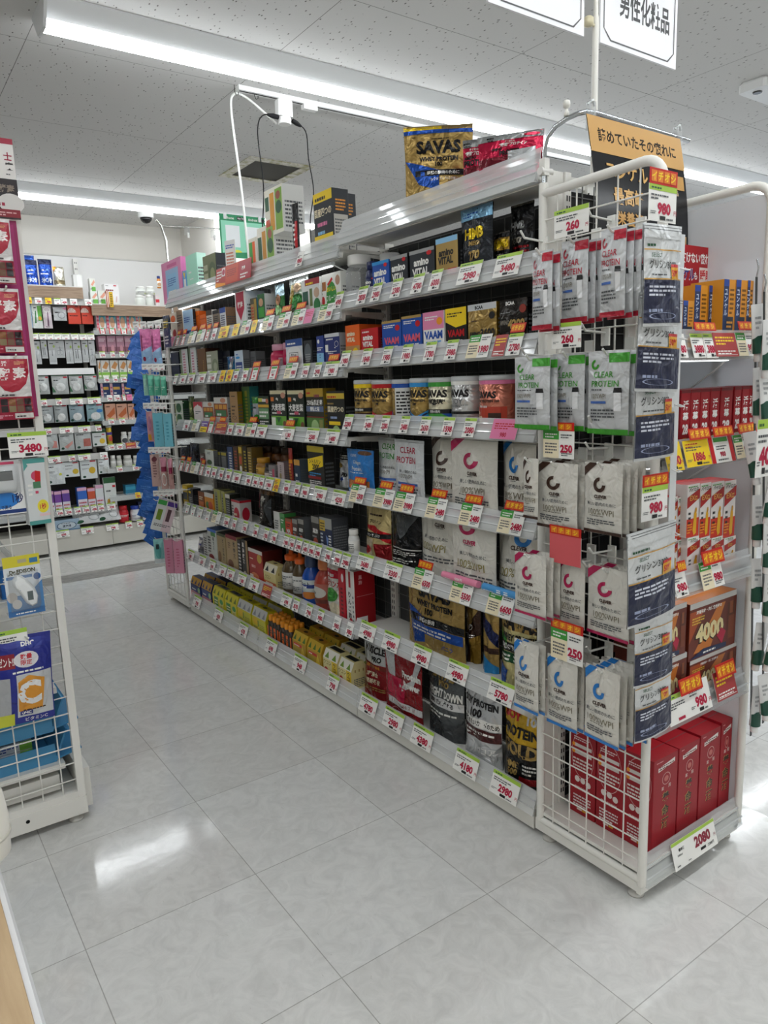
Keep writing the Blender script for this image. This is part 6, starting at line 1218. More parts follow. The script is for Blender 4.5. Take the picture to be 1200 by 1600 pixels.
# magenta hanging display sheets
def sheet(a, b, top, bot, Y, body, ops, desc, name='display_board', extra=None):
    W, H, Xm, zb = ly(a, b, top, bot, Y); mb = MB().bbox(-W/2, W/2, 0, .004, 0, H, M(body, 'card'), .001); mb.prints(ops, lambda u, v, q: ((u-.5)*W, -q, v*H), W, H)
    o = mb.build(name); o.location = (Xm, Y, zb); tag(o, desc, WL, 'display board'); return o
sheet(-150, 43, 337, 655, LY-.016, 'b0286c', 'r 0 0 1 1 9a1f5c|r .0 .03 .97 .95 ae2a70', 'large magenta backing board')
sheet(-110, 26, 208, 338, LY-.03, 'e8e4e0', 'r 0 .93 1 .07 a01838|T.1 .92 .78 .1 a01838 士|T.1 .93 .66 .1 2a2224 実|b .88 .55 .1 .03 1 A|r 0 0 1 .5 241a1c|T.2 .86 .38 .1 8a7a6c 酵素|e .9 .2 .16 .12 d8d4d0|b 0.57 0.160 .6 0.080 1 a01838|r 0 .02 1 .1 8a1c2c|b .5 .04 .45 .06 2 e0b0b0', 'white, black and crimson card topmost over the magenta board')
EZP = 'r 0 0 1 .36 9a1434|r 0 .06 1 .02 b01838|p a81430 .30 .95 .98 .95 .98 .72 .9 .56 .75 .46 .6 .43 .45 .46 .32 .58|T.6 .64 .72 .2 e8e0dc 酵素|T.25 .5 .88 .08 e8e0dc 活|b .7 .86 .2 .06 3 d8a070|b 0.38 0.375 .6 0.050 1 4a4244|b .1 .37 .85 .02 1 A|'+'|'.join('r %.2f %.2f .14 .1 %s' % (.02+.16*i, .12+.11*j, ('8a5a34', '6a4a3a', '2a2022', '8a7a5a', '7a5a48', '241c1e')[(i+3*j) % 6]) for i in range(6) for j in range(2))+'|r .6 .02 .38 .08 d8d4d0|b .64 .04 .3 .04 1 k|b .05 .03 .5 .06 2 e0a0b0'
for i, (a, b, t, bt) in enumerate(((-56, 20, 340, 443), (-45, 34, 450, 552), (-30, 49, 556, 656))):
    W, H, Xm, zb = ly(a, b, t, bt, LY-.045); o = mk_sachet(W, .016, H, 'dcd8d6', EZP, 'enzyme_pouch', seed=70+i, kind='film', wr=.0012); o.location = (Xm, LY-.045, zb)
    tag(o, ('topmost', 'middle', 'lowest')[i]+' white and crimson enzyme pouch', 'hung on the magenta board', 'pouch', 'enzyme pouches on the magenta board')
    MB().tube([(W*.22, .02, H*.97), (W*.22, -.03, H*.975), (W*.22, -.038, H*1.01)], .0025, M('e4e4de', 'plastic'), 8).build('hook', o)
o = y_card(13, 74, 675, 714, '3480', 'w', 'large white price card reading 3480 above the thermometers', LY-.05); o['group'] = 'price cards on the left rack'
o = y_card(-12, 44, 985, 1028, '518', 'w', 'white price card reading 518 above the blue vitamin bag', LY-.06)
def therm_round(a, W, D, H):
    a.surf(lambda u, v, q: (W*.36*(2*u-1)*(1-.2*(2*v-1)**2), -.002-D*.8*max(0, (1-(2*u-1)**4)*(1-(2*v-1)**4))**.5, H*(.42+.5*v)), 12, 12, M('e4e6e6', 'plastic'))
    a.box(-W*.2, W*.2, -.004-D*.82, -D*.6, H*.66, H*.84, M('2a3434', 'gloss'))
W, H, Xm, zb = ly(-20, 37, 722, 804)
o = mk_carded(W, .025, H, 'e4e4e4', 'r 0 0 1 .42 e8e8e6|e .35 .28 .5 .16 2a7ac8|T.3 .8 .3 .2 1f3060 1秒|T.6 .3 .14 .08 1f2a4a おでこで測る|r 0 .02 1 .07 1f3a78|r 0 .95 .8 .05 d0486a', 'thermometer_pack', art=therm_round, artname='thermometer', bz=(.4, .95)); o.location = (Xm, YF, zb)
tag(o, 'blister pack with white forehead thermometer and blue panel', WL, 'thermometer pack')
W, H, Xm, zb = ly(39.5, 74, 716, 818)
o = mk_box(W, .035, H, 'd4d8d8', 'r 0 .93 1 .07 4f9a94|e .5 .74 .2 .07 c84a6a|p r .45 .62 .7 .6 .75 .8 .5 .82|r .35 .55 .35 .1 4a7a5a|e .7 .27 .26 .1 e8d83a|T.3 .7 .27 .09 c8283a 1秒|r .5 .12 .5 .04 e8c8c8|r 0 0 1 .06 4f9a94|p 4f9a94 .0 1 .2 .9 0 .82|b .1 .45 .2 .2 3 w|r .42 .47 .14 .04 d04a6a', 'thermometer_pack', sc='9aa0a0'); o.location = (Xm, YF-.01, zb); o.rotation_euler.z = .12
tag(o, 'tall clear box with pink and teal thermometer and yellow disc', WL, 'thermometer pack')
def therm_swan(a, W, D, H):
    P = [(-.30, .62), (-.18, .70), (-.02, .66), (.12, .58), (.26, .46), (.33, .30), (.28, .17), (.14, .14), (.0, .20), (-.10, .32), (-.20, .44), (-.30, .52)]
    cx = sum(p[0] for p in P)/12; cz = sum(p[1] for p in P)/12
    for l, (s, y) in enumerate(((1, 0), (.98, -.6), (.86, -.95), (.5, -1.1))):
        if l: a.add([(cx*W+(p[0]-cx)*W*ps, y0*D, cz*H+(p[1]-cz)*H*ps) for p in P]+[(cx*W+(p[0]-cx)*W*s, y*D, cz*H+(p[1]-cz)*H*s) for p in P], [(i, (i+1) % 12, 12+(i+1) % 12, 12+i)[::-1] for i in range(12)], M('e8eaea', 'plastic'), True)
        ps, y0 = s, y
    a.add([(cx*W+(p[0]-cx)*W*.5, -1.1*D, cz*H+(p[1]-cz)*H*.5) for p in P], [tuple(range(12))], M('e8eaea', 'plastic'))
    a.box(.02*W, .17*W, -1.13*D, -1.0*D, .27*H, .42*H, M('5a6464', 'gloss')); a.lathe([(.04*W, 0), (.035*W, .002)], M('3f78c0', 'plastic'), 12, (0, 0)) if 0 else None
    for x, z in ((-.05, .52), (-.12, .47)): a.box((x-.035)*W, (x+.035)*W, -1.06*D, -.9*D, (z-.02)*H, (z+.02)*H, M('3f78b0', 'plastic'))
W, H, Xm, zb = ly(8, 66, 868, 960, LY-.05)
o = mk_carded(W, .022, H, 'dfe3e6', 'r 0 .82 1 .18 d8cc3a|T.7 .5 .74 .07 4a4a2a Dr.EDISON|b .1 .69 .8 .03 1 k|r .05 .62 .7 .05 4a78b0|e .88 .62 .1 .06 2a5a98|r 0 0 1 .34 4f86bc|p 4f86bc 1 .34 1 .55 .6 .34|e .15 .32 .14 .09 c8c0b8|e .26 .2 .13 .08 d8d4d0|r 0 0 1 .1 3a6ea8|b .2 .03 .6 .04 1 w|r .4 .88 .24 .06 b8b090|r .72 .86 .22 .08 3a7aa8', 'thermometer_pack', art=therm_swan, artname='thermometer', bz=(.08, .74)); o.location = (Xm, LY-.05, zb); o.rotation_euler.z = .05
tag(o, 'blister pack with curved white ear thermometer and yellow head', WL, 'thermometer pack')
VB = 'r 0 .88 1 .12 1f2a8a|r .45 .86 .4 .1 2a3a98|T.3 .62 .91 .05 w DHC|r 0 .66 .4 .16 8a1c2c|T.38 .2 .74 .1 w プレゼント!!|e .58 .74 .2 .09 e4e0e4|T.26 .58 .775 .06 c82c38 数量|T.26 .58 .71 .06 c82c38 限定|b .35 .6 .6 .04 1 w|r .4 .08 .58 .5 c4c6c8|p d8922a .42 .15 .8 .15 .86 .5 .6 .56 .42 .5|T.4 .6 .36 .28 e8e8e8 C|b .45 .12 .4 .06 2 N|r .44 .1 .2 .05 1f2a7a|T.18 .54 .125 .035 w DHC|t.5 .7 .04 .045 w ビタミンC|r 0 0 .35 .14 c8cc3a|r 0 .14 .3 .42 a8aaac'
W, H, Xm, zb = ly(-22, 78, 994, 1128, LY-.05); o = mk_sachet(W, .035, H, '1f2a8a', VB, 'vitamin_bag', seed=80, kind='film', wr=.003); o.location = (Xm, LY-.055, zb); o.rotation_euler.z = .04; o.rotation_euler.y = .05
tag(o, 'dark blue vitamin bag with orange C panel', WL, 'bag')
MB().tube([(W*.1, .03, H*.98), (W*.1, -.035, H*.985), (W*.1, -.045, H*1.01)], .0028, M('e4e4de', 'plastic'), 8).build('hook', o)
# things lying on its shelves behind the mesh
def lb(x, y, z, w, d, h, body, ops, desc, rz=PI/2, mk='box', **k):
    o = MK[mk](w, d, h, body, ops, **k); o.location = (x, y, z); o.rotation_euler.z = rz; tag(o, desc, 'on the left rack shelf behind the mesh', CATN[mk]); return o
lb(.31, 2.42, .7185, .08, .06, .09, '2a6ab0', 'b .1 .5 .8 .3 3 w', 'blue and white small carton', 0)
lb(.215, 2.40, .7185, .07, .05, .12, '3a9ad0', 'r 0 .6 1 .3 w|b .1 .2 .8 .3 3 w', 'light blue carton with white band', 0)
lb(.14, 2.42, .7185, .09, .05, .1, '2a2c30', 'b .1 .5 .8 .3 3 y', 'black small carton', 0)
lb(.24, 2.40, .4385, .17, .08, .15, '4a5a70', 'b .1 .1 .8 .7 8 d0d4d8', 'grey blue tall carton', 0)
lb(.10, 2.40, .4385, .1, .08, .15, '6a7078', 'b .1 .1 .8 .7 8 e0e4e8', 'grey carton with white print', 0)
for i in range(3):
    o = lb(.18, 2.42, (.325, .226, .1955)[i], .24, .06, .028, 'dfe3e6', 'r 0 0 .5 1 2a4a98|b .1 .2 .35 .6 2 w|r .85 0 .15 1 8ac84a|b .55 .2 .28 .6 2 2a4a98', ('topmost', 'middle', 'lowest')[i]+' long white and blue box leaning', 0); o.rotation_euler.y = .28 if i == 0 else 0
t = empty('blue_tray', (.2, 2.55, .189)); MB().prism([(-.16, 0), (-.18, .07), (-.175, .07), (-.156, .004), (.15, .004), (.19, .1), (.195, .098), (.155, 0)], -.2, .3, CLEARB, 1).box(-.16, .155, -.2, -.197, 0, .06, CLEARB).build('tray', t)
MB().prism([(.15, .005), (.23, .02), (.232, .024), (.152, .01)], -.2, .3, CLEARB, 1).build('lip', t)
tag(t, 'clear blue plastic tray', 'on the lowest shelf of the left wire rack', 'tray')
t2 = copy_tree(t, (.2, 2.55, .29)); tag(t2, 'clear blue plastic tray held above the lowest one', 'in the left wire rack', 'tray')
# counter in the lower left corner
wd, nt, bs, N, L = node_mat('beige_laminate'); g = nt.nodes.new('ShaderNodeNewGeometry')
L(ramp(nt, noise(nt, g.outputs['Position'], 10, 4, .6, .5, (9, 1, 1)), [(.3, hexrgb('b0946e')+(1,)), (.7, hexrgb('bfa47e')+(1,))]), bs.inputs['Base Color']); bs.inputs['Roughness'].default_value = .4
bpy.data.objects.remove(t) if False else None
CT = [o for o in bpy.data.objects if o.name.startswith('counter_end')][0]; CT.location = (-.3, .4, 0)
MB().bbox(-.3, .352, -.9, .62, .0, .72, wd, .004).build('body', CT); MB().bbox(-.31, .366, -.91, .632, .72, .75, M('d8d8d8', 'plastic'), .004).build('edge_band', CT)
MB().bbox(-.30, .357, -.9, .623, .7495, .7525, wd, .001).build('top_panel', CT)
tag(CT, 'beige topped counter with pale edge in the bottom left corner', '', 'counter')
x0 = x_at(11, .985, .82)
o = MB().lathe([(.03, 0), (.036, .006), (.038, .05), (.034, .085), (.02, .105), (.006, .11)], M('e6e2d8', 'plastic'), 24).build('white_bottle'); o.location = (x0-.038, .985, .7525)
MB().lathe([(.0385, .03), (.0385, .034)], M('c8c4b8', 'plastic'), 24).build('band', o)
tag(o, 'rounded white container cut by the left picture edge', 'on the beige counter', 'container')
# ================================================================ goods on the far wire end: hooks face the aisle (-X)
WF = 'on the far wire end'
def fx(a, b, top, bot, X):
    Ym = y_at((a+b)/2, X, 1.0)
    for _ in range(3):
        zt, zb = z_at(top, X, Ym), z_at(bot, X, Ym); Ym = (y_at(a, X, (zt+zb)/2)+y_at(b, X, (zt+zb)/2))/2
    return min(.3, y_at(a, X, (zt+zb)/2)-y_at(b, X, (zt+zb)/2)), zt-zb, Ym, zb
def fh(a, b, top, bot, body, ops, desc, X=1.37, D=.025, mk='sachet', rz=-.6, cat='packet', **k):
    Ym = y_at((a+b)/2, X, 1.0); zt, zb = z_at(top, X, Ym), z_at(bot, X, Ym); Ym = y_at((a+b)/2, X, (zt+zb)/2); zt, zb = z_at(top, X, Ym), z_at(bot, X, Ym)
    W = (b-a)*Vector((X, Ym, zb-CH)).dot(AX[2])/CF; o = MK[mk](W, D, zt-zb, body, ops, name=k.pop('name', 'hanging_pack'), **k); o.location = (X, Ym, zb); o.rotation_euler.z = rz
    tag(o, desc, WF, cat); hk = MB().tube([(1.458-FO.x, Ym-FO.y, zt-.006), (X-.01-FO.x, Ym-FO.y, zt), (X-.022-FO.x, Ym-FO.y, zt+.012)], .0026, M('e4e4de', 'plastic'), 6); hk.build('hook', FAR); return o
PK = 'r 0 0 1 .42 9ac0e4|p 9ac0e4 0 .4 1 .4 1 .55|r .1 .42 .1 .42 7a1c4a|b .3 .5 .5 .3 3 c05a90|e .3 .22 .14 .06 8a1c3a'
fh(220, 237, 514, 574, 'e07ab0', PK, 'pink and light blue pouch, farther of two', cat='pouch'); fh(237.5, 252, 514, 576, 'e07ab0', PK, 'pink and light blue pouch, nearer of two', cat='pouch')
GR = 'r 0 .8 1 .2 7ad0b0|b .2 .3 .6 .2 2 bfe8d8'
for i, (a, b) in enumerate(((224, 231), (231.5, 241), (241.5, 251), (251.5, 260))): fh(a, b, 585+i, 618, ('a8dcc8', '5fc0a0', '58b898', '58b898')[i], GR, ('palest', 'second', 'third', 'nearest')[i]+' of the mint green packets', D=.03)
fh(230, 240, 643, 690, 'd89aa0', 'r .1 .05 .5 .2 e0a42c|e .5 .6 .3 .25 b87a94', 'pink bottle shaped refill packet', cat='refill')
fh(240, 255, 645, 698, '7ac4d4', 'b .3 .2 .3 .6 6 4a9ab0', 'light blue slim carton, farther of two', D=.03, mk='box', sc='5fb0c0', cat='carton'); fh(256, 269, 646, 698, '7ac4d4', 'b .3 .2 .3 .6 6 4a9ab0', 'light blue slim carton, nearer of two', D=.03, mk='box', sc='5fb0c0', cat='carton')
fh(236, 250, 710, 760, 'd8b4ac', 'b .3 .3 .4 .5 6 8a5a5a|e .5 .85 .3 .08 7a3a44', 'pink and brown cosmetic packet', cat='packet')
fh(251, 262, 714, 764, 'd0a8a0', 'r .2 .55 .7 .3 8a1440|o .5 .3 .35 .2 w .2|r .1 .7 .8 .28 d890a4', 'crimson windowed cosmetic packet, farther of two'); fh(263, 271, 716, 764, 'c89a94', 'r .2 .5 .7 .35 8a1440|r .1 .7 .8 .28 d890a4', 'crimson windowed cosmetic packet, nearer of two')
o = fh(233, 262, 782, 830, 'e4e8e4', 'r 0 .85 .45 .15 3fa84a|r .5 .85 .5 .15 5a3a9a|r .1 .35 .25 .35 7a9a2a|r .6 .35 .2 .4 5a3a44|r .5 0 .5 .84 e4d0d4|r .6 .35 .2 .4 5a3a44|b .08 .15 .84 .1 2 A', 'white shampoo trial box tilted outward', D=.07, mk='box', sc='a89490', cat='box', rz=-.3); o.rotation_euler.y = .35
fh(240, 256, 842, 880, '8fd0cc', 'e .5 .5 .3 .3 5ab0ac|r .3 .6 .3 .2 2a3a3c|r 0 0 1 .2 dfe8e8', 'pale green bottle refill packet', cat='refill', D=.04)
fh(257, 270, 843, 896, 'd890a8', 'b .3 .2 .3 .6 7 c0607c', 'pink slim carton, farther of two', D=.03, mk='box', sc='c87a94', cat='carton'); fh(271, 286, 845, 896, 'd890a8', 'b .3 .2 .3 .6 7 c0607c', 'pink slim carton, nearer of two', D=.03, mk='box', sc='c87a94', cat='carton')
# blue film sachets fanned on a clip strip at the far corner
N_ = 24
for k in range(N_):
    s = k/(N_-1); py = 528+(838-528)*s; px = 213+(236-213)*s+4*math.sin(k*2.1); Y = 4.60; X = x_at(px, Y, 1.55-1.2*s); z = z_at(py, X, Y)
    W, H = .11+.02*((k*5) % 3), .085; mb = MB(); pouch_mesh(mb, W, .008, H, '2a6ac0', 'b .2 .3 .5 .3 2 5a98e0', 'film', k, 1, .002); o = mb.build('blue_sachet')
    o.location = (X, Y-.014*(k % 5)-.012, z-.05); o.rotation_euler = (random.uniform(-.2, .2), .5+random.uniform(-.35, .35), random.uniform(-.5, .1)); tag(o, 'blue film sachet, # from the top', 'on the clip strip at the far wire end', 'sachet', 'blue sachets on the far clip strip', -z)
    if k % 2 == 0:
        c = put(card_mesh('n', '', .045, .03), 'price_card', (X+.075, Y-.085, z), .05, 0, .15); tag(c, 'small pale clip label, # from the top', 'beside the blue sachets', 'label', 'clip labels beside the blue sachets', -z)
c = MB().box(-.012, .012, 0, .0015, -1.32, .12, M('c8ccd0', 'plastic')).build('clip_strip'); c.location = (x_at(220, 4.62, 1.4), 4.62, 1.62); c.rotation_euler.y = -.03; tag(c, 'long clip strip holding the fan of blue film sachets', WF, 'clip strip')
# rows of small labels on the far hooks
for j, (px0, px1, py) in enumerate(((212, 246, 507), (226, 252, 573), (228, 256, 634), (236, 262, 703), (244, 268, 771))):
    for k in range(4):
        px = px0+(px1-px0)*k/3; X = 1.345; Y = y_at(px, X, z_at(py, X, 4.35)); z = z_at(py, X, Y)
        o = put(card_mesh('n', '', .034, .034), 'price_card', (X, Y, z-.017), -.6); rel(MB().tube([(1.458, Y, z+.012), (X+.002, Y+.002, z+.008)], .0024, M('e4e4de', 'plastic'), 6), 'hook', FAR, FO); tag(o, 'white hook label, # from near end', 'in '+('top', 'second', 'third', 'fourth', 'lowest')[j]+' label row of far wire end', 'label', 'hook labels at the far wire end', Y)
# ================================================================ wall shelving at the back (facing -Y)
BY = 6.40
BK = empty('wall_shelving', (1.4, 6.6, 0)); BO = Vector((1.4, 6.6, 0)); tag(BK, 'white wall shelving with dark back along the far wall', '', 'shelving')
def wz(px, py, Y=BY): x = x_at(px, Y, 1.2); return z_at(py, x_at(px, Y, z_at(py, x, Y)), Y)
rel(MB().box(.3, 2.55, 6.74, 6.768, .1, 1.98, M('3c3a38', 'matte')), 'back_panel', BK, BO)
rel(MB().box(.3, 1.615, BY, 6.74, .03, .20, M('cfccc2', 'steel')).box(1.62, 2.57, BY+.01, 6.74, .03, .19, M('cfccc2', 'steel')), 'base', BK, BO)
for x in (1.617,):
    mb = MB().box(x-.016, x+.016, 6.725, 6.76, .1, 2.44, M('dedcd6', 'steel')); slots(mb, 1.9, 2.42, lambda a, b: [(x-.008, 6.7246, a), (x-.003, 6.7246, a), (x-.003, 6.7246, b), (x-.008, 6.7246, b)], .05); slots(mb, 1.9, 2.42, lambda a, b: [(x+.004, 6.7246, a), (x+.009, 6.7246, a), (x+.009, 6.7246, b), (x+.004, 6.7246, b)], .05); rel(mb, 'standard', BK, BO)
wdm, nt, bs, N, L = node_mat('woodgrain_fascia'); g = nt.nodes.new('ShaderNodeNewGeometry'); L(ramp(nt, noise(nt, g.outputs['Position'], 6, 5, .6, .8, (1, 1, 14)), [(.3, hexrgb('7a6450')+(1,)), (.7, hexrgb('a8907a')+(1,))]), bs.inputs['Base Color']); bs.inputs['Roughness'].default_value = .5
def wshelf(x0, x1, z, y0=BY, fascia=None, clear=True, h=.06):
    s = rel(MB().box(x0, x1, y0, 6.74, z, z+.02, WHITE).box(x0, x1, y0-.003, y0, z-.012, z+.022, lipm), 'shelf', BK, BO)
    if fascia: rel(MB().box(x0, x1, y0-.018, y0-.004, z-.075, z+.012, wdm), 'wood_fascia', s, BO)
    elif clear:
        rel(MB().prism([(y0-.020, z-.015), (y0-.0225, z-.014), (y0-.006, z-.015+h), (y0-.004, z-.015+h), (y0-.012, z-.012)], x0, x1, CLEAR, 0), 'price_rail', s, BO)
    return z+.0225
xL, xR, x2 = .45, 1.60, 2.55
def zs(py, px=120): return wz(px, py)
LZ = {}
LZ['top'] = wshelf(xL, xR-.03, zs(452), fascia=1)
for nm, py in (('a', 473), ('b', 527), ('c', 581), ('d', 628), ('e', 672), ('f', 716)):
    z = zs(py); rel(MB().box(xL, xR, BY, BY+.012, z-.02, z+.03, M('c9c8c4' if nm != 'c' else 'f0f0ee', 'steel')).box(xL, xR, BY+.012, 6.74, z+.01, z+.02, M('5a5856', 'matte')), 'hook_bar', BK, BO); LZ[nm] = z
LZ['g'] = wshelf(xL, xR, zs(801)); LZ['h'] = .20
RZ = {}
RZ['top'] = wshelf(1.625, x2, wz(200, 480), fascia=1)
for nm, py in (('a', 517), ('b', 553), ('c', 591), ('d', 620), ('e', 656), ('f', 695), ('g', 730), ('h', 774)): RZ[nm] = wshelf(1.625, x2, wz(200, py+4), h=.055)
WB = 'on back wall shelving'
def bk(a, b, top, bot, body, ops, desc, Y=BY+.02, D=.06, mk='box', where=WB, cat=None, z0=None, sz=1, **k):
    W, H, Xm, zb = face_y(a, b, top, bot, Y); 
    if z0 is not None: H = max(.02, zb+H-z0); zb = z0
    o = MK[mk](W*.97, D, H, body, ops, **k); o.location = (Xm, Y, zb); tag(o, desc, where, cat or CATN[mk], None, -Xm); return o
def bkc(s, z, H=.045, st0='n', row='', lab='price card'):
    """price cards 'a b price style; ...' in the rail at height z"""
    for q in s.split(';'):
        a, b, p, st = q.split(); xa, xb = x_at(float(a), BY-.03, z), x_at(float(b), BY-.03, z)
        o = put(card_mesh(st, '' if p == '-' else p, xb-xa, H), 'price_card', ((xa+xb)/2, BY-.026, z-.02), 0, -.2); tag(o, STN[st]+' price card, # from the right', 'on the '+row, 'price card', 'price cards on the back wall', -xa)
# left bay
T = 'on back wall\'s wooden top shelf'; zt = LZ['top']
BL = 'r 0 .8 1 .2 141c40|b 0.20 0.570 .6 0.100 1 8ac0f0|e .5 .62 .4 .16 2a5ac0|b 0.20 0.555 .6 0.090 1 w|T.8 .5 .2 .2 e0ecf8 氷冷|b .1 .42 .8 .08 1 w'
bk(30, 38, 407, 437, '1f4aa8', BL, 'blue crinkled pouch cut off by the magenta board', z0=zt, mk='pouch', D=.06, where=T); bk(39, 60, 405, 437, '1f4aa8', BL, 'deep blue cooling wipes pouch, left of the pair', z0=zt, mk='pouch', D=.07, where=T, seed=3); bk(61, 83, 404, 437, '1f4aa8', BL, 'deep blue cooling wipes pouch, right of the pair', z0=zt, mk='pouch', D=.07, where=T, seed=4)
bk(34, 56, 398, 437, '2a56b0', 'r 0 .6 1 .2 5a8ad0', 'blue pouch standing behind the pair', Y=BY+.12, z0=zt, mk='pouch', where=T); bk(84, 102, 416, 437, 'c8c4b4', 'e .5 .65 .4 .25 e8e4da|p O 0 1 .3 1 0 .7|r 0 .1 1 .2 8a7a5a', 'beige pouch with white oval', z0=zt, mk='pouch', where=T); bk(114, 128, 429, 438, 'd8d8d4', 'r .4 0 .6 1 e8e8e4', 'small white jar pack', z0=zt, where=T)
RF = 'r 0 0 1 1 c8402c|r .6 .86 .25 .1 5a1c14|b .1 .38 .8 .1 1 3a1410|'+'|'.join('p e8e0d4 .3 .56 %.2f %.2f %.2f %.2f' % (.30+.36*math.cos(t), .56+.24*math.sin(t), .30+.36*math.cos(t+.2), .56+.24*math.sin(t+.2)) for t in (.1, .45, .8, 1.15, 1.5, 1.85, 2.2, 2.55, 2.9))
A = 'on back wall\'s highest hooks'
bk(42, 50, 477, 512, 'a8c4e0', 'b .3 .2 .5 .6 4 2a5a9a', 'pale blue toothbrush pack', where=A, D=.02, mk='sachet'); bk(50, 66, 474, 513, 'dfe4de', 'r .55 .3 .45 .6 5aa03a|b .2 .8 .6 .1 1 k|p 2a7a3a .2 .2 .3 .7 .4 .7 .35 .2|e .75 .4 .18 .08 d8a03a', 'white and green toothbrush pack', where=A, D=.02, mk='sachet'); bk(67, 81, 477, 513, 'd4c8cc', 'o .5 .8 .4 .12 w .2|p 7a5a70 .4 .1 .5 .7 .6 .7 .6 .1|b .2 .05 .6 .05 1 k', 'pale pink capped brush pack', where=A, D=.02, mk='sachet')
bk(83, 104, 480, 501, 'c8cacb', 'b .1 .55 .5 .2 1 k|o .6 .4 .3 .25 9a9c9e .2|p p .7 .9 1 1 1 .8', 'silver square mask pack', where=A, D=.02, mk='sachet'); bk(106, 126, 475, 506, 'c8402c', RF, 'orange red card box with white fan, left one of two', where=A, D=.04); bk(127, 145, 475, 506, 'c8402c', RF, 'orange red card box with white fan, right one of two', where=A, D=.04)
TW = ('b .2 .85 .6 .08 1 k|p 6a6c70 .45 .1 .5 .6 .55 .1|e .75 .72 .14 .06 a8c060', 'b .2 .85 .6 .08 1 k|r .25 .2 .12 .4 5a5c60|r .5 .2 .12 .4 5a5c60|e .75 .72 .14 .06 a8c060', 'b .2 .85 .6 .08 1 k|r .42 .35 .1 .25 3a3c40|e .75 .75 .14 .06 a8c060', 'b .1 .87 .8 .08 1 k|o .3 .3 .16 .14 8a8c90 .2|o .65 .3 .16 .14 8a8c90 .2|p 8a8c90 .4 .4 .5 .7 .6 .4')
for i, (a, b, t) in enumerate(((50, 64, 569), (64.5, 74, 560), (76, 88, 569), (86.5, 101, 559), (102.5, 114, 568), (114.5, 127, 567), (128, 138, 566), (139, 149, 571))):
    bk(a, b, 532 if i != 0 else 533, t, 'c9cbcb', TW[i % 4], 'grey carded grooming tool, # from the right', where='on back wall\'s second hook bar', D=.012, mk='carded', cat='carded tool', name='carded_tool')
CB = 'r 0 .9 1 .1 2a5a3a|r .7 .78 .26 .08 c02838|b .1 .66 .7 .08 1 k|b .1 .74 .5 .04 1 A|e .5 .35 .3 .2 e4e6e4|p 4a7a5a 0 .1 0 .4 .2 .1'
for i, (a, b, t) in enumerate(((58, 77, 616), (80.5, 107, 616), (108, 130, 615), (131, 152, 610))): bk(a, b, 584, t, 'b9bcba', CB, 'silver support bandage bag with green head, # from the right', where='in the third hook row', D=.035, mk='sachet', cat='bag', name='bandage_bag', seed=i)
CC = 'r .6 .9 .35 .07 c02838|b .1 .7 .7 .08 1 k|e .5 .3 .3 .22 e8eae8|e .15 .1 .1 .07 1f4a38'
for i, (a, b, c) in enumerate(((63, 84, 'a4aaaa'), (84.5, 106, 'a4aaaa'), (108, 132, '8fa4ac'), (135, 162, '8fb0b8'))): bk(a, b, 633-i*.6, 661-i, c, CC if i < 3 else CC+'|e .75 .6 .2 .1 2a7ac0', 'silver zip bag of cotton goods, # from the right', where='in the fourth hook row', D=.035, mk='sachet', cat='bag', name='cotton_bag', seed=i+5)
for i, (a, b, t, bt, q) in enumerate(((69, 91, 674, 703, 'p d89088 .5 .1 .7 .4 .6 .5 .9 .45 .9 .1'), (92, 116, 674, 704, 'p d89a90 .3 .2 .9 .5 .9 .35 .5 .1'), (116.5, 143, 672, 702, 'r .5 .15 .45 .4 b8685c'))): bk(a, b, t, bt, 'bfc4c2', 'r .65 .9 .3 .07 c02838|b .1 .74 .7 .08 1 k|%s|e .2 .12 .1 .06 1f4a38' % q, 'grey hand care pack, # from the right', where='in the fifth hook row', D=.02, mk='sachet', cat='pack', name='skin_pack', seed=i)
bk(144, 166, 671, 697, 'd8dcda', 'r 0 .8 1 .2 1f4a2c|r .7 .66 .2 .06 c02838|b .15 .55 .6 .08 1 k|e .7 .3 .2 .16 d8b83a|e .2 .12 .1 .06 1f4a38', 'white dressing box with green head and yellow disc', where='in the fifth hook row', D=.05)
GZ = 'r .6 .9 .35 .07 c02838|b .1 .74 .6 .08 1 k|b .1 .5 .4 .1 3 a|e .2 .12 .1 .06 1f4a38|'
for i, (a, b, t, bt, q) in enumerate(((70, 101, 721, 757, 'e .78 .42 .08 .07 d8d83a|r .55 .2 .3 .2 e8ecec'), (99.5, 124, 722, 745, 'e .75 .35 .2 .18 d8b83a'), (125.5, 152, 719, 748, 'e .7 .45 .2 .18 d8b030'), (153, 171, 716, 740, 'e .6 .3 .25 .2 d4d8d4'))): bk(a, b, t, bt, 'dfe4e4', GZ+q, ('large white cut gauze pack', 'white adhesive pad box with yellow disc, lower', 'white adhesive pad box with yellow disc, taller', 'small white gauze pack')[i], where='in the sixth hook row', D=.03, mk=('sachet', 'box', 'box', 'sachet')[i], cat='gauze pack', name='gauze_pack')
G = 'on back wall\'s lower shelf'; z = LZ['g']
for i, (a, b, t, c) in enumerate(((73, 84, 768, '7a4a9a'), (85, 96, 768, '7a4a9a'), (97, 109, 766, '6a4a9a'), (121, 136, 762, '3a6ac0'), (137, 149, 763, 'c8583a'), (149.5, 162, 758, 'd8dcdc'))): bk(a, b, t, 785, c, 'r 0 0 1 .45 e0dce4|b .1 .1 .8 .3 2 c04a5a|r 0 .85 1 .15 d8a8c0', ('violet small tablet box, first of three', 'violet small tablet box, second of three', 'violet small tablet box, third of three', 'blue plaster box', 'orange plaster box', 'white plaster box with dark stripe')[i], z0=z, where=G, D=.07)
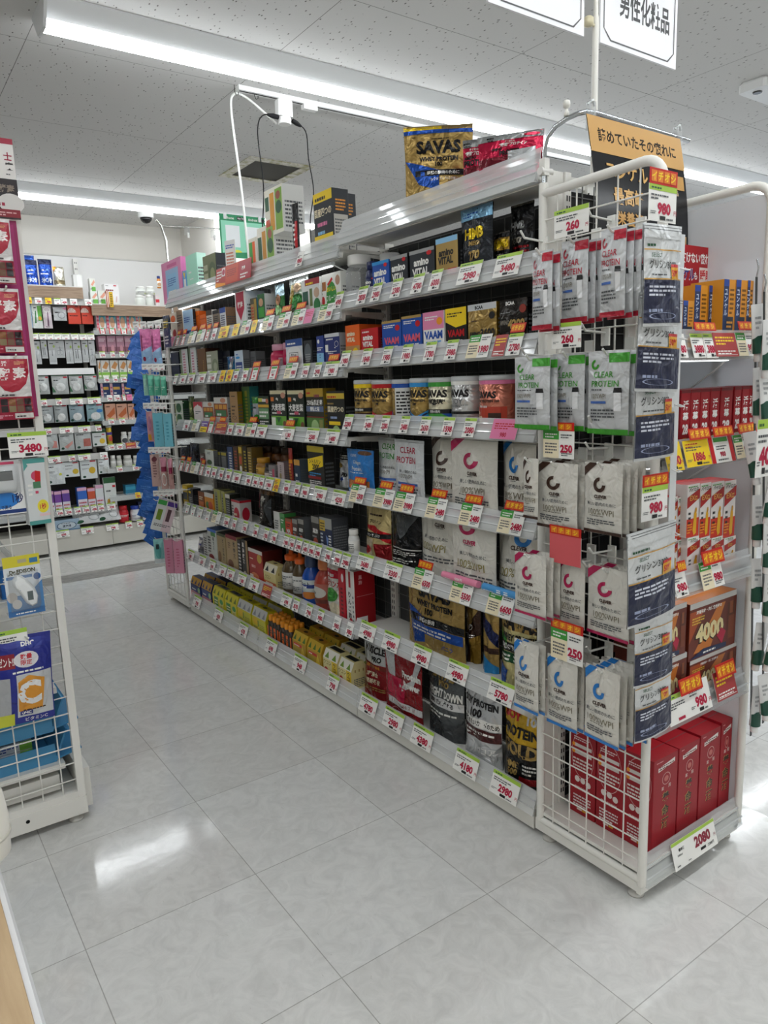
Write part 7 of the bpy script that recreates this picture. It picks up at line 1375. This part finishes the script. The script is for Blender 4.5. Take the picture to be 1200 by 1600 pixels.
bk(162, 181, 746, 772, 'd8dcd8', 'r 0 .8 1 .2 2a5a34|r .7 .64 .25 .08 c02838|b .15 .5 .6 .1 1 k|e .3 .15 .12 .1 c89a3a|e .7 .15 .12 .1 c89a3a', 'white finger pad box with green head', z0=z, where=G, D=.03)
Bz = 'on the back wall base'
bk(84, 126, 812, 846, 'a8c0d4', 'o .5 .45 .38 .36 2a4a6a .08|e .5 .45 .34 .32 d0dce4|T.5 .5 .42 .24 1f3048 清浄綿|b .3 .64 .4 .1 1 1f3048|r 0 0 1 .1 6a90b4', 'pale blue box of cleansing cotton', z0=.2, where=Bz, D=.12)
for a, b, t, bt, d in ((115, 162, 802, 832, 'flat white pack of cut cotton lying forward'), (152, 190, 795, 830, 'flat white pack of absorbent cotton lying forward')):
    o = bk(a, b, t, bt, 'e4e6e6', 'r .55 .86 .38 .09 c02838|T.6 .42 .66 .16 2a2a2c カット綿|b .1 .4 .5 .14 3 a|e .2 .14 .14 .1 1f5a3a|o .7 .35 .2 .2 a8b0b0 .15', d, z0=.2, where=Bz, D=.07, mk='sachet', cat='cotton pack', name='cotton_pack'); o.rotation_euler.x = -.55; o.location.z = .235
bk(188, 203, 791, 824, 'c8202c', 'b .1 .5 .8 .3 2 w', 'red capped bottle of disinfectant', z0=.2, where=Bz, mk='jar', labc='d8303c', lidc='c01420', mat=None); bk(206, 221, 791, 822, 'dfe2e6', 'b .2 .5 .5 .2 2 2a3a6a|p 2a3a6a .1 .2 .8 .05 .8 .12', 'white bottle with blue cap', z0=.2, where=Bz, mk='jar', labc='e4e6ea', lidc='2a4ab0'); bk(216, 232, 784, 800, '1f2a54', 'b .1 .5 .8 .3 2 w', 'navy box behind the white bottle', where=Bz, D=.06, Y=BY+.1); bk(224, 236, 800, 825, 'd8dce0', 'r 0 .6 1 .2 2a3a7a|b .1 .2 .8 .3 3 c05a6a', 'white medicine box under the blue sachets', z0=.2, where=Bz, D=.06)
# right bay
T2 = "on the right bay's top shelf"; z = RZ['top']
FT = 'p e0a088 .2 .5 .8 .9 .95 .7 .5 .4|r .3 .0 .7 .35 6ab04a|b .1 .1 .4 .2 2 A'
bk(140, 149, 435, 455, 'e4e4dc', FT, 'white foot care box standing upright', where=T2, D=.05, Y=BY+.1); bk(141, 152.5, 455, 468, 'e0e4dc', FT, 'low green and white foot care box, first of two', z0=z, where=T2, D=.06); bk(153, 166, 454, 468, 'e0e4dc', FT, 'low green and white foot care box, second of two', z0=z, where=T2, D=.06)
bk(163, 186, 444, 468, 'e4e2e2', 'b .1 .9 .4 .05 1 A|r .65 .9 .2 .05 c02838|b .1 .66 .7 .14 1 7a1c24|r 0 .02 1 .5 e8e6e6|p d8c0bc .7 .1 .78 .4 .86 .4 .8 .1', 'white box with dark red writing', z0=z, where=T2, D=.08); bk(166, 170, 454, 480, 'b0583a', 'r .3 0 .4 1 d8c8b8', 'narrow brown upright tag', where=T2, D=.004, Y=BY-.03, cat='tag'); bk(171, 177, 456, 480, 'd8b02a', 'b .2 .1 .6 .8 7 2a1c10', 'narrow yellow upright tag', where=T2, D=.004, Y=BY-.035, cat='tag')
for i, (a, b, t) in enumerate(((214, 229, 447), (230, 243, 447))): bk(a, b, t, 460, 'dfe2dc', 'b .2 .4 .6 .3 2 A|e .8 .2 .12 .15 b8c85a', 'white round tub in film, '+('left ', 'right ')[i]+'of upper pair', where=T2, mk='jar', labc='e4e6e0', z0=z+.085)
for i, (a, b) in enumerate(((213, 228), (229, 242))): bk(a, b, 460.5, 470, 'dcdfd8', '', 'white round tub in film, '+('left ', 'right ')[i]+'of lower pair', where=T2, mk='jar', z0=z)
bk(243, 249, 461, 474, 'dcd0d0', 'r 0 .3 1 .3 c82838', 'small white and red box at the shelf end', where=T2, D=.05, z0=z)
bk(246, 252, 431, 450, 'd8862a', 'e .5 .4 .35 .3 c8a07a', 'orange jar below a navy one', where=T2, mk='jar', lidc='2a3a7a', Y=BY+.06)
SP2 = 'r 0 0 .28 1 d8909a|b .03 .1 .22 .8 4 c02848|r .3 .4 .65 .6 4aa0b0|e .6 .45 .25 .3 c89a7a|r 0 0 1 .12 e8b0a8'
for i, (a, b) in enumerate(((150, 165), (165.5, 181), (182, 197), (197.5, 212), (212.5, 222))): bk(a, b, 488, 506, 'd4d8d8', SP2, 'pink and teal compress box, # from the right', z0=RZ['a'], where='on right wall bay\'s first shelf', D=.07)
for i, (a, b) in enumerate(((153, 166), (167, 181), (181.5, 194), (194.5, 207), (207.5, 216))): bk(a, b, 525, 543, 'a87a8a', 'b .1 .7 .8 .2 2 e0c8d0|r 0 0 1 .4 7a4a58|e .6 .3 .2 .2 c08a94', 'mauve medicine box, # from the right', z0=RZ['b'], where='on right wall bay\'s second shelf', D=.07)
for i, (a, b) in enumerate(((153, 157.5), (158, 171), (172, 185), (186, 198), (199, 208))): bk(a, b, 563, 582, 'e4e0d8', 'p d8985a .1 .6 .6 .95 .95 .8 .6 .5|r 0 0 1 .35 8ac04a|b .2 .38 .6 .12 1 2a6a3a|r .1 .1 .8 .1 e4e8d4', 'white and green foot pad box, # from the right', z0=RZ['c'], where='on right wall bay\'s third shelf', D=.07)
for i, (a, b) in enumerate(((157, 171), (171.5, 189), (190, 205))): bk(a, b, 599, 612, '24386a', 'r 0 0 .25 1 d8b0b8|b .05 .1 .15 .8 3 c02848|r .3 .55 .6 .2 d8a84a|b .35 .25 .5 .2 1 w', 'navy compress box, # from the right', z0=RZ['d'], where='on right wall bay\'s fourth shelf', D=.08)
for i, (a, b) in enumerate(((164, 181), (182, 199), (200, 210))): bk(a, b, 631, 650, 'd8a48a', 'p c86a3a .1 .3 .9 .8 .9 .4 .4 .15|b .1 .8 .8 .12 1 5a2a1c', 'orange brown massage box, # from the right', z0=RZ['e'], where='on right wall bay\'s fifth shelf', D=.05)
bk(167, 176, 665, 690, 'd8b83a', 'r 0 .6 1 .15 4a3a8a|e .5 .4 .3 .15 c8503a', 'slim yellow spray can', z0=RZ['f'], where='on right wall bay\'s sixth shelf', mk='can', D=.04); bk(190, 200, 675, 688, 'e4e4e2', 'e .5 .5 .3 .4 4a4c50', 'white round bottle, left one of two', z0=RZ['f'], where='on right wall bay\'s sixth shelf', mk='jar'); bk(201, 213, 675, 688, 'e4e4e2', 'e .5 .5 .3 .4 4a4c50', 'white round bottle, right one of two', z0=RZ['f'], where='on right wall bay\'s sixth shelf', mk='jar')
for i, (a, b) in enumerate(((173, 182), (183, 191), (194, 208), (209, 216), (218, 228))): bk(a, b, 712, 724, 'c4c4bc', 'r 0 .2 1 .4 dcdcd4', 'pale tape reel box, # from the right', z0=RZ['g'], where='on right wall bay\'s seventh shelf', D=.06, mk='jar', cat='tub')
for i, (a, b) in enumerate(((196, 212), (212.5, 229))): bk(a, b, 757, 768, '2a7a9a', 'r 0 .5 1 .3 3a9ab8', 'teal flat box, # from the right', z0=RZ['h'], where='on right wall bay\'s lowest shelf', D=.08, tc='24343c')
# price cards of the wall
bkc('40 50 780 y;55 66 780 n;71 81 780 y;85 95 - w;96 105 408 n;110 121 128 n;133 144 478 n', LZ['a'], .05, row='highest left wall rail')
bkc('48 60 - w;62 73 - w;74 84 - w;85 96 - w;97 109 - w;112 123 - w;125 136 - w;137 148 - w', LZ['b'], .05, row='second left wall rail')
bkc('63 74 158 w;88 97 158 w;110 130 478 w;138 158 478 w', LZ['d'], .055, row='fourth left wall rail')
bkc('71 81 338 w;94 115 348 w;123 142 348 w;150 159 298 w', LZ['e'], .055, row='fifth left wall rail')
bkc('76 95 425 w;108 118 298 w;123 142 298 w;157 169 198 n', LZ['f'], .055, row='sixth left wall rail')
bkc('75 85 288 w;89 99 398 w;102 113 298 w;117 127 168 w;130 140 358 w;143 152 498 w;154 163 698 w;168 181 398 w', LZ['g']-.01, .06, row='lower left wall rail')
bkc('89 109 698 w;128 147 348 w;167 186 798 w;197 207 398 w;215 224 498 w', .175, .06, row='base wall rail')
for nm, s in (('a', '156 165 788 r;171 181 788 r;189 199 788 r;205 213 788 r'), ('b', '156 165 598 w;173 180 598 w;187 195 598 w;201 207 598 w'), ('c', '163 171 780 n;177 184 780 n;189 198 798 w'), ('d', '168 176 798 n;179 188 798 n;191 198 - r;199 207 - p'), ('e', '170 179 298 w;187 196 298 w'), ('f', '170 179 798 w;183 192 980 w;197 213 398 d'), ('g', '183 192 248 w;208 217 298 w'), ('h', '212 220 980 y')):
    bkc(s, RZ[nm]-.01, .05, row=('first', 'second', 'third', 'fourth', 'fifth', 'sixth', 'seventh', 'lowest')['abcdefgh'.index(nm)]+' right wall rail')
# sign arm with clips in front of the far ceiling, green poster on the pier
t = empty('sign_stand', (1.63, 4.53, 1.80))
MB().tube([(0, 0, -.132), (0, 0, .30), (-.005, 0, .42), (-.03, -.01, .50), (-.055, -.01, .53)], .008, M('e0e0dc', 'chrome'), 10).build('post', t)
MB().tube([(-.03, -.01, .50), (.80, -.01, .53)], .0045, M('c8c8c4', 'chrome'), 8).build('rod', t)
for x in (.13, .30): MB().box(x-.012, x+.012, -.025, .005, .46, .50, BAGCLEAR).box(x-.006, x+.006, -.03, -.02, .44, .47, M('dcdcda', 'plastic')).build('clip', t)
tag(t, 'thin chrome sign rod with two clear clips on an upright', 'above the far wire end', 'sign rod')
Y = 4.511; W, H, xm_, zb_ = face_y(344, 416, 337, 404, Y); xs = xm_-W/2; zt = zb_+H
mb = MB().box(xs, xs+W, Y, Y+.003, zt-H, zt, M('1f8a5a', 'card')); mb.prints('r .03 .03 .94 .82 8fd8b8|r .12 .25 .30 .50 e8ecec|r .56 .25 .30 .50 e8ecec|t.25 .22 .92 .06 w iPhone|r .38 .885 .2 .075 141818|t.18 .48 .922 .05 w App Store|t.2 .72 .92 .06 w Android|r .84 .885 .14 .075 141818|e .35 .12 .1 .07 d8d83a|p 1f8a5a 0 0 1 0 1 .18 0 .1', lambda u, v, q: (xs+u*W, Y-q, zt-H+v*H), W, H)
o = mb.build('poster'); MB().box(xs+.03, xs+.05, Y-.004, Y+.006, zt-.03, zt+.004, M('d8dcdc', 'plastic')).box(xs+W-.05, xs+W-.03, Y-.004, Y+.006, zt-.03, zt+.004, M('d8dcdc', 'plastic')).build('clip', o); print('ZT', zt, xs, W); tag(o, 'green and white app poster', 'hanging behind the goods on the far top deck', 'poster')
finish_labels()
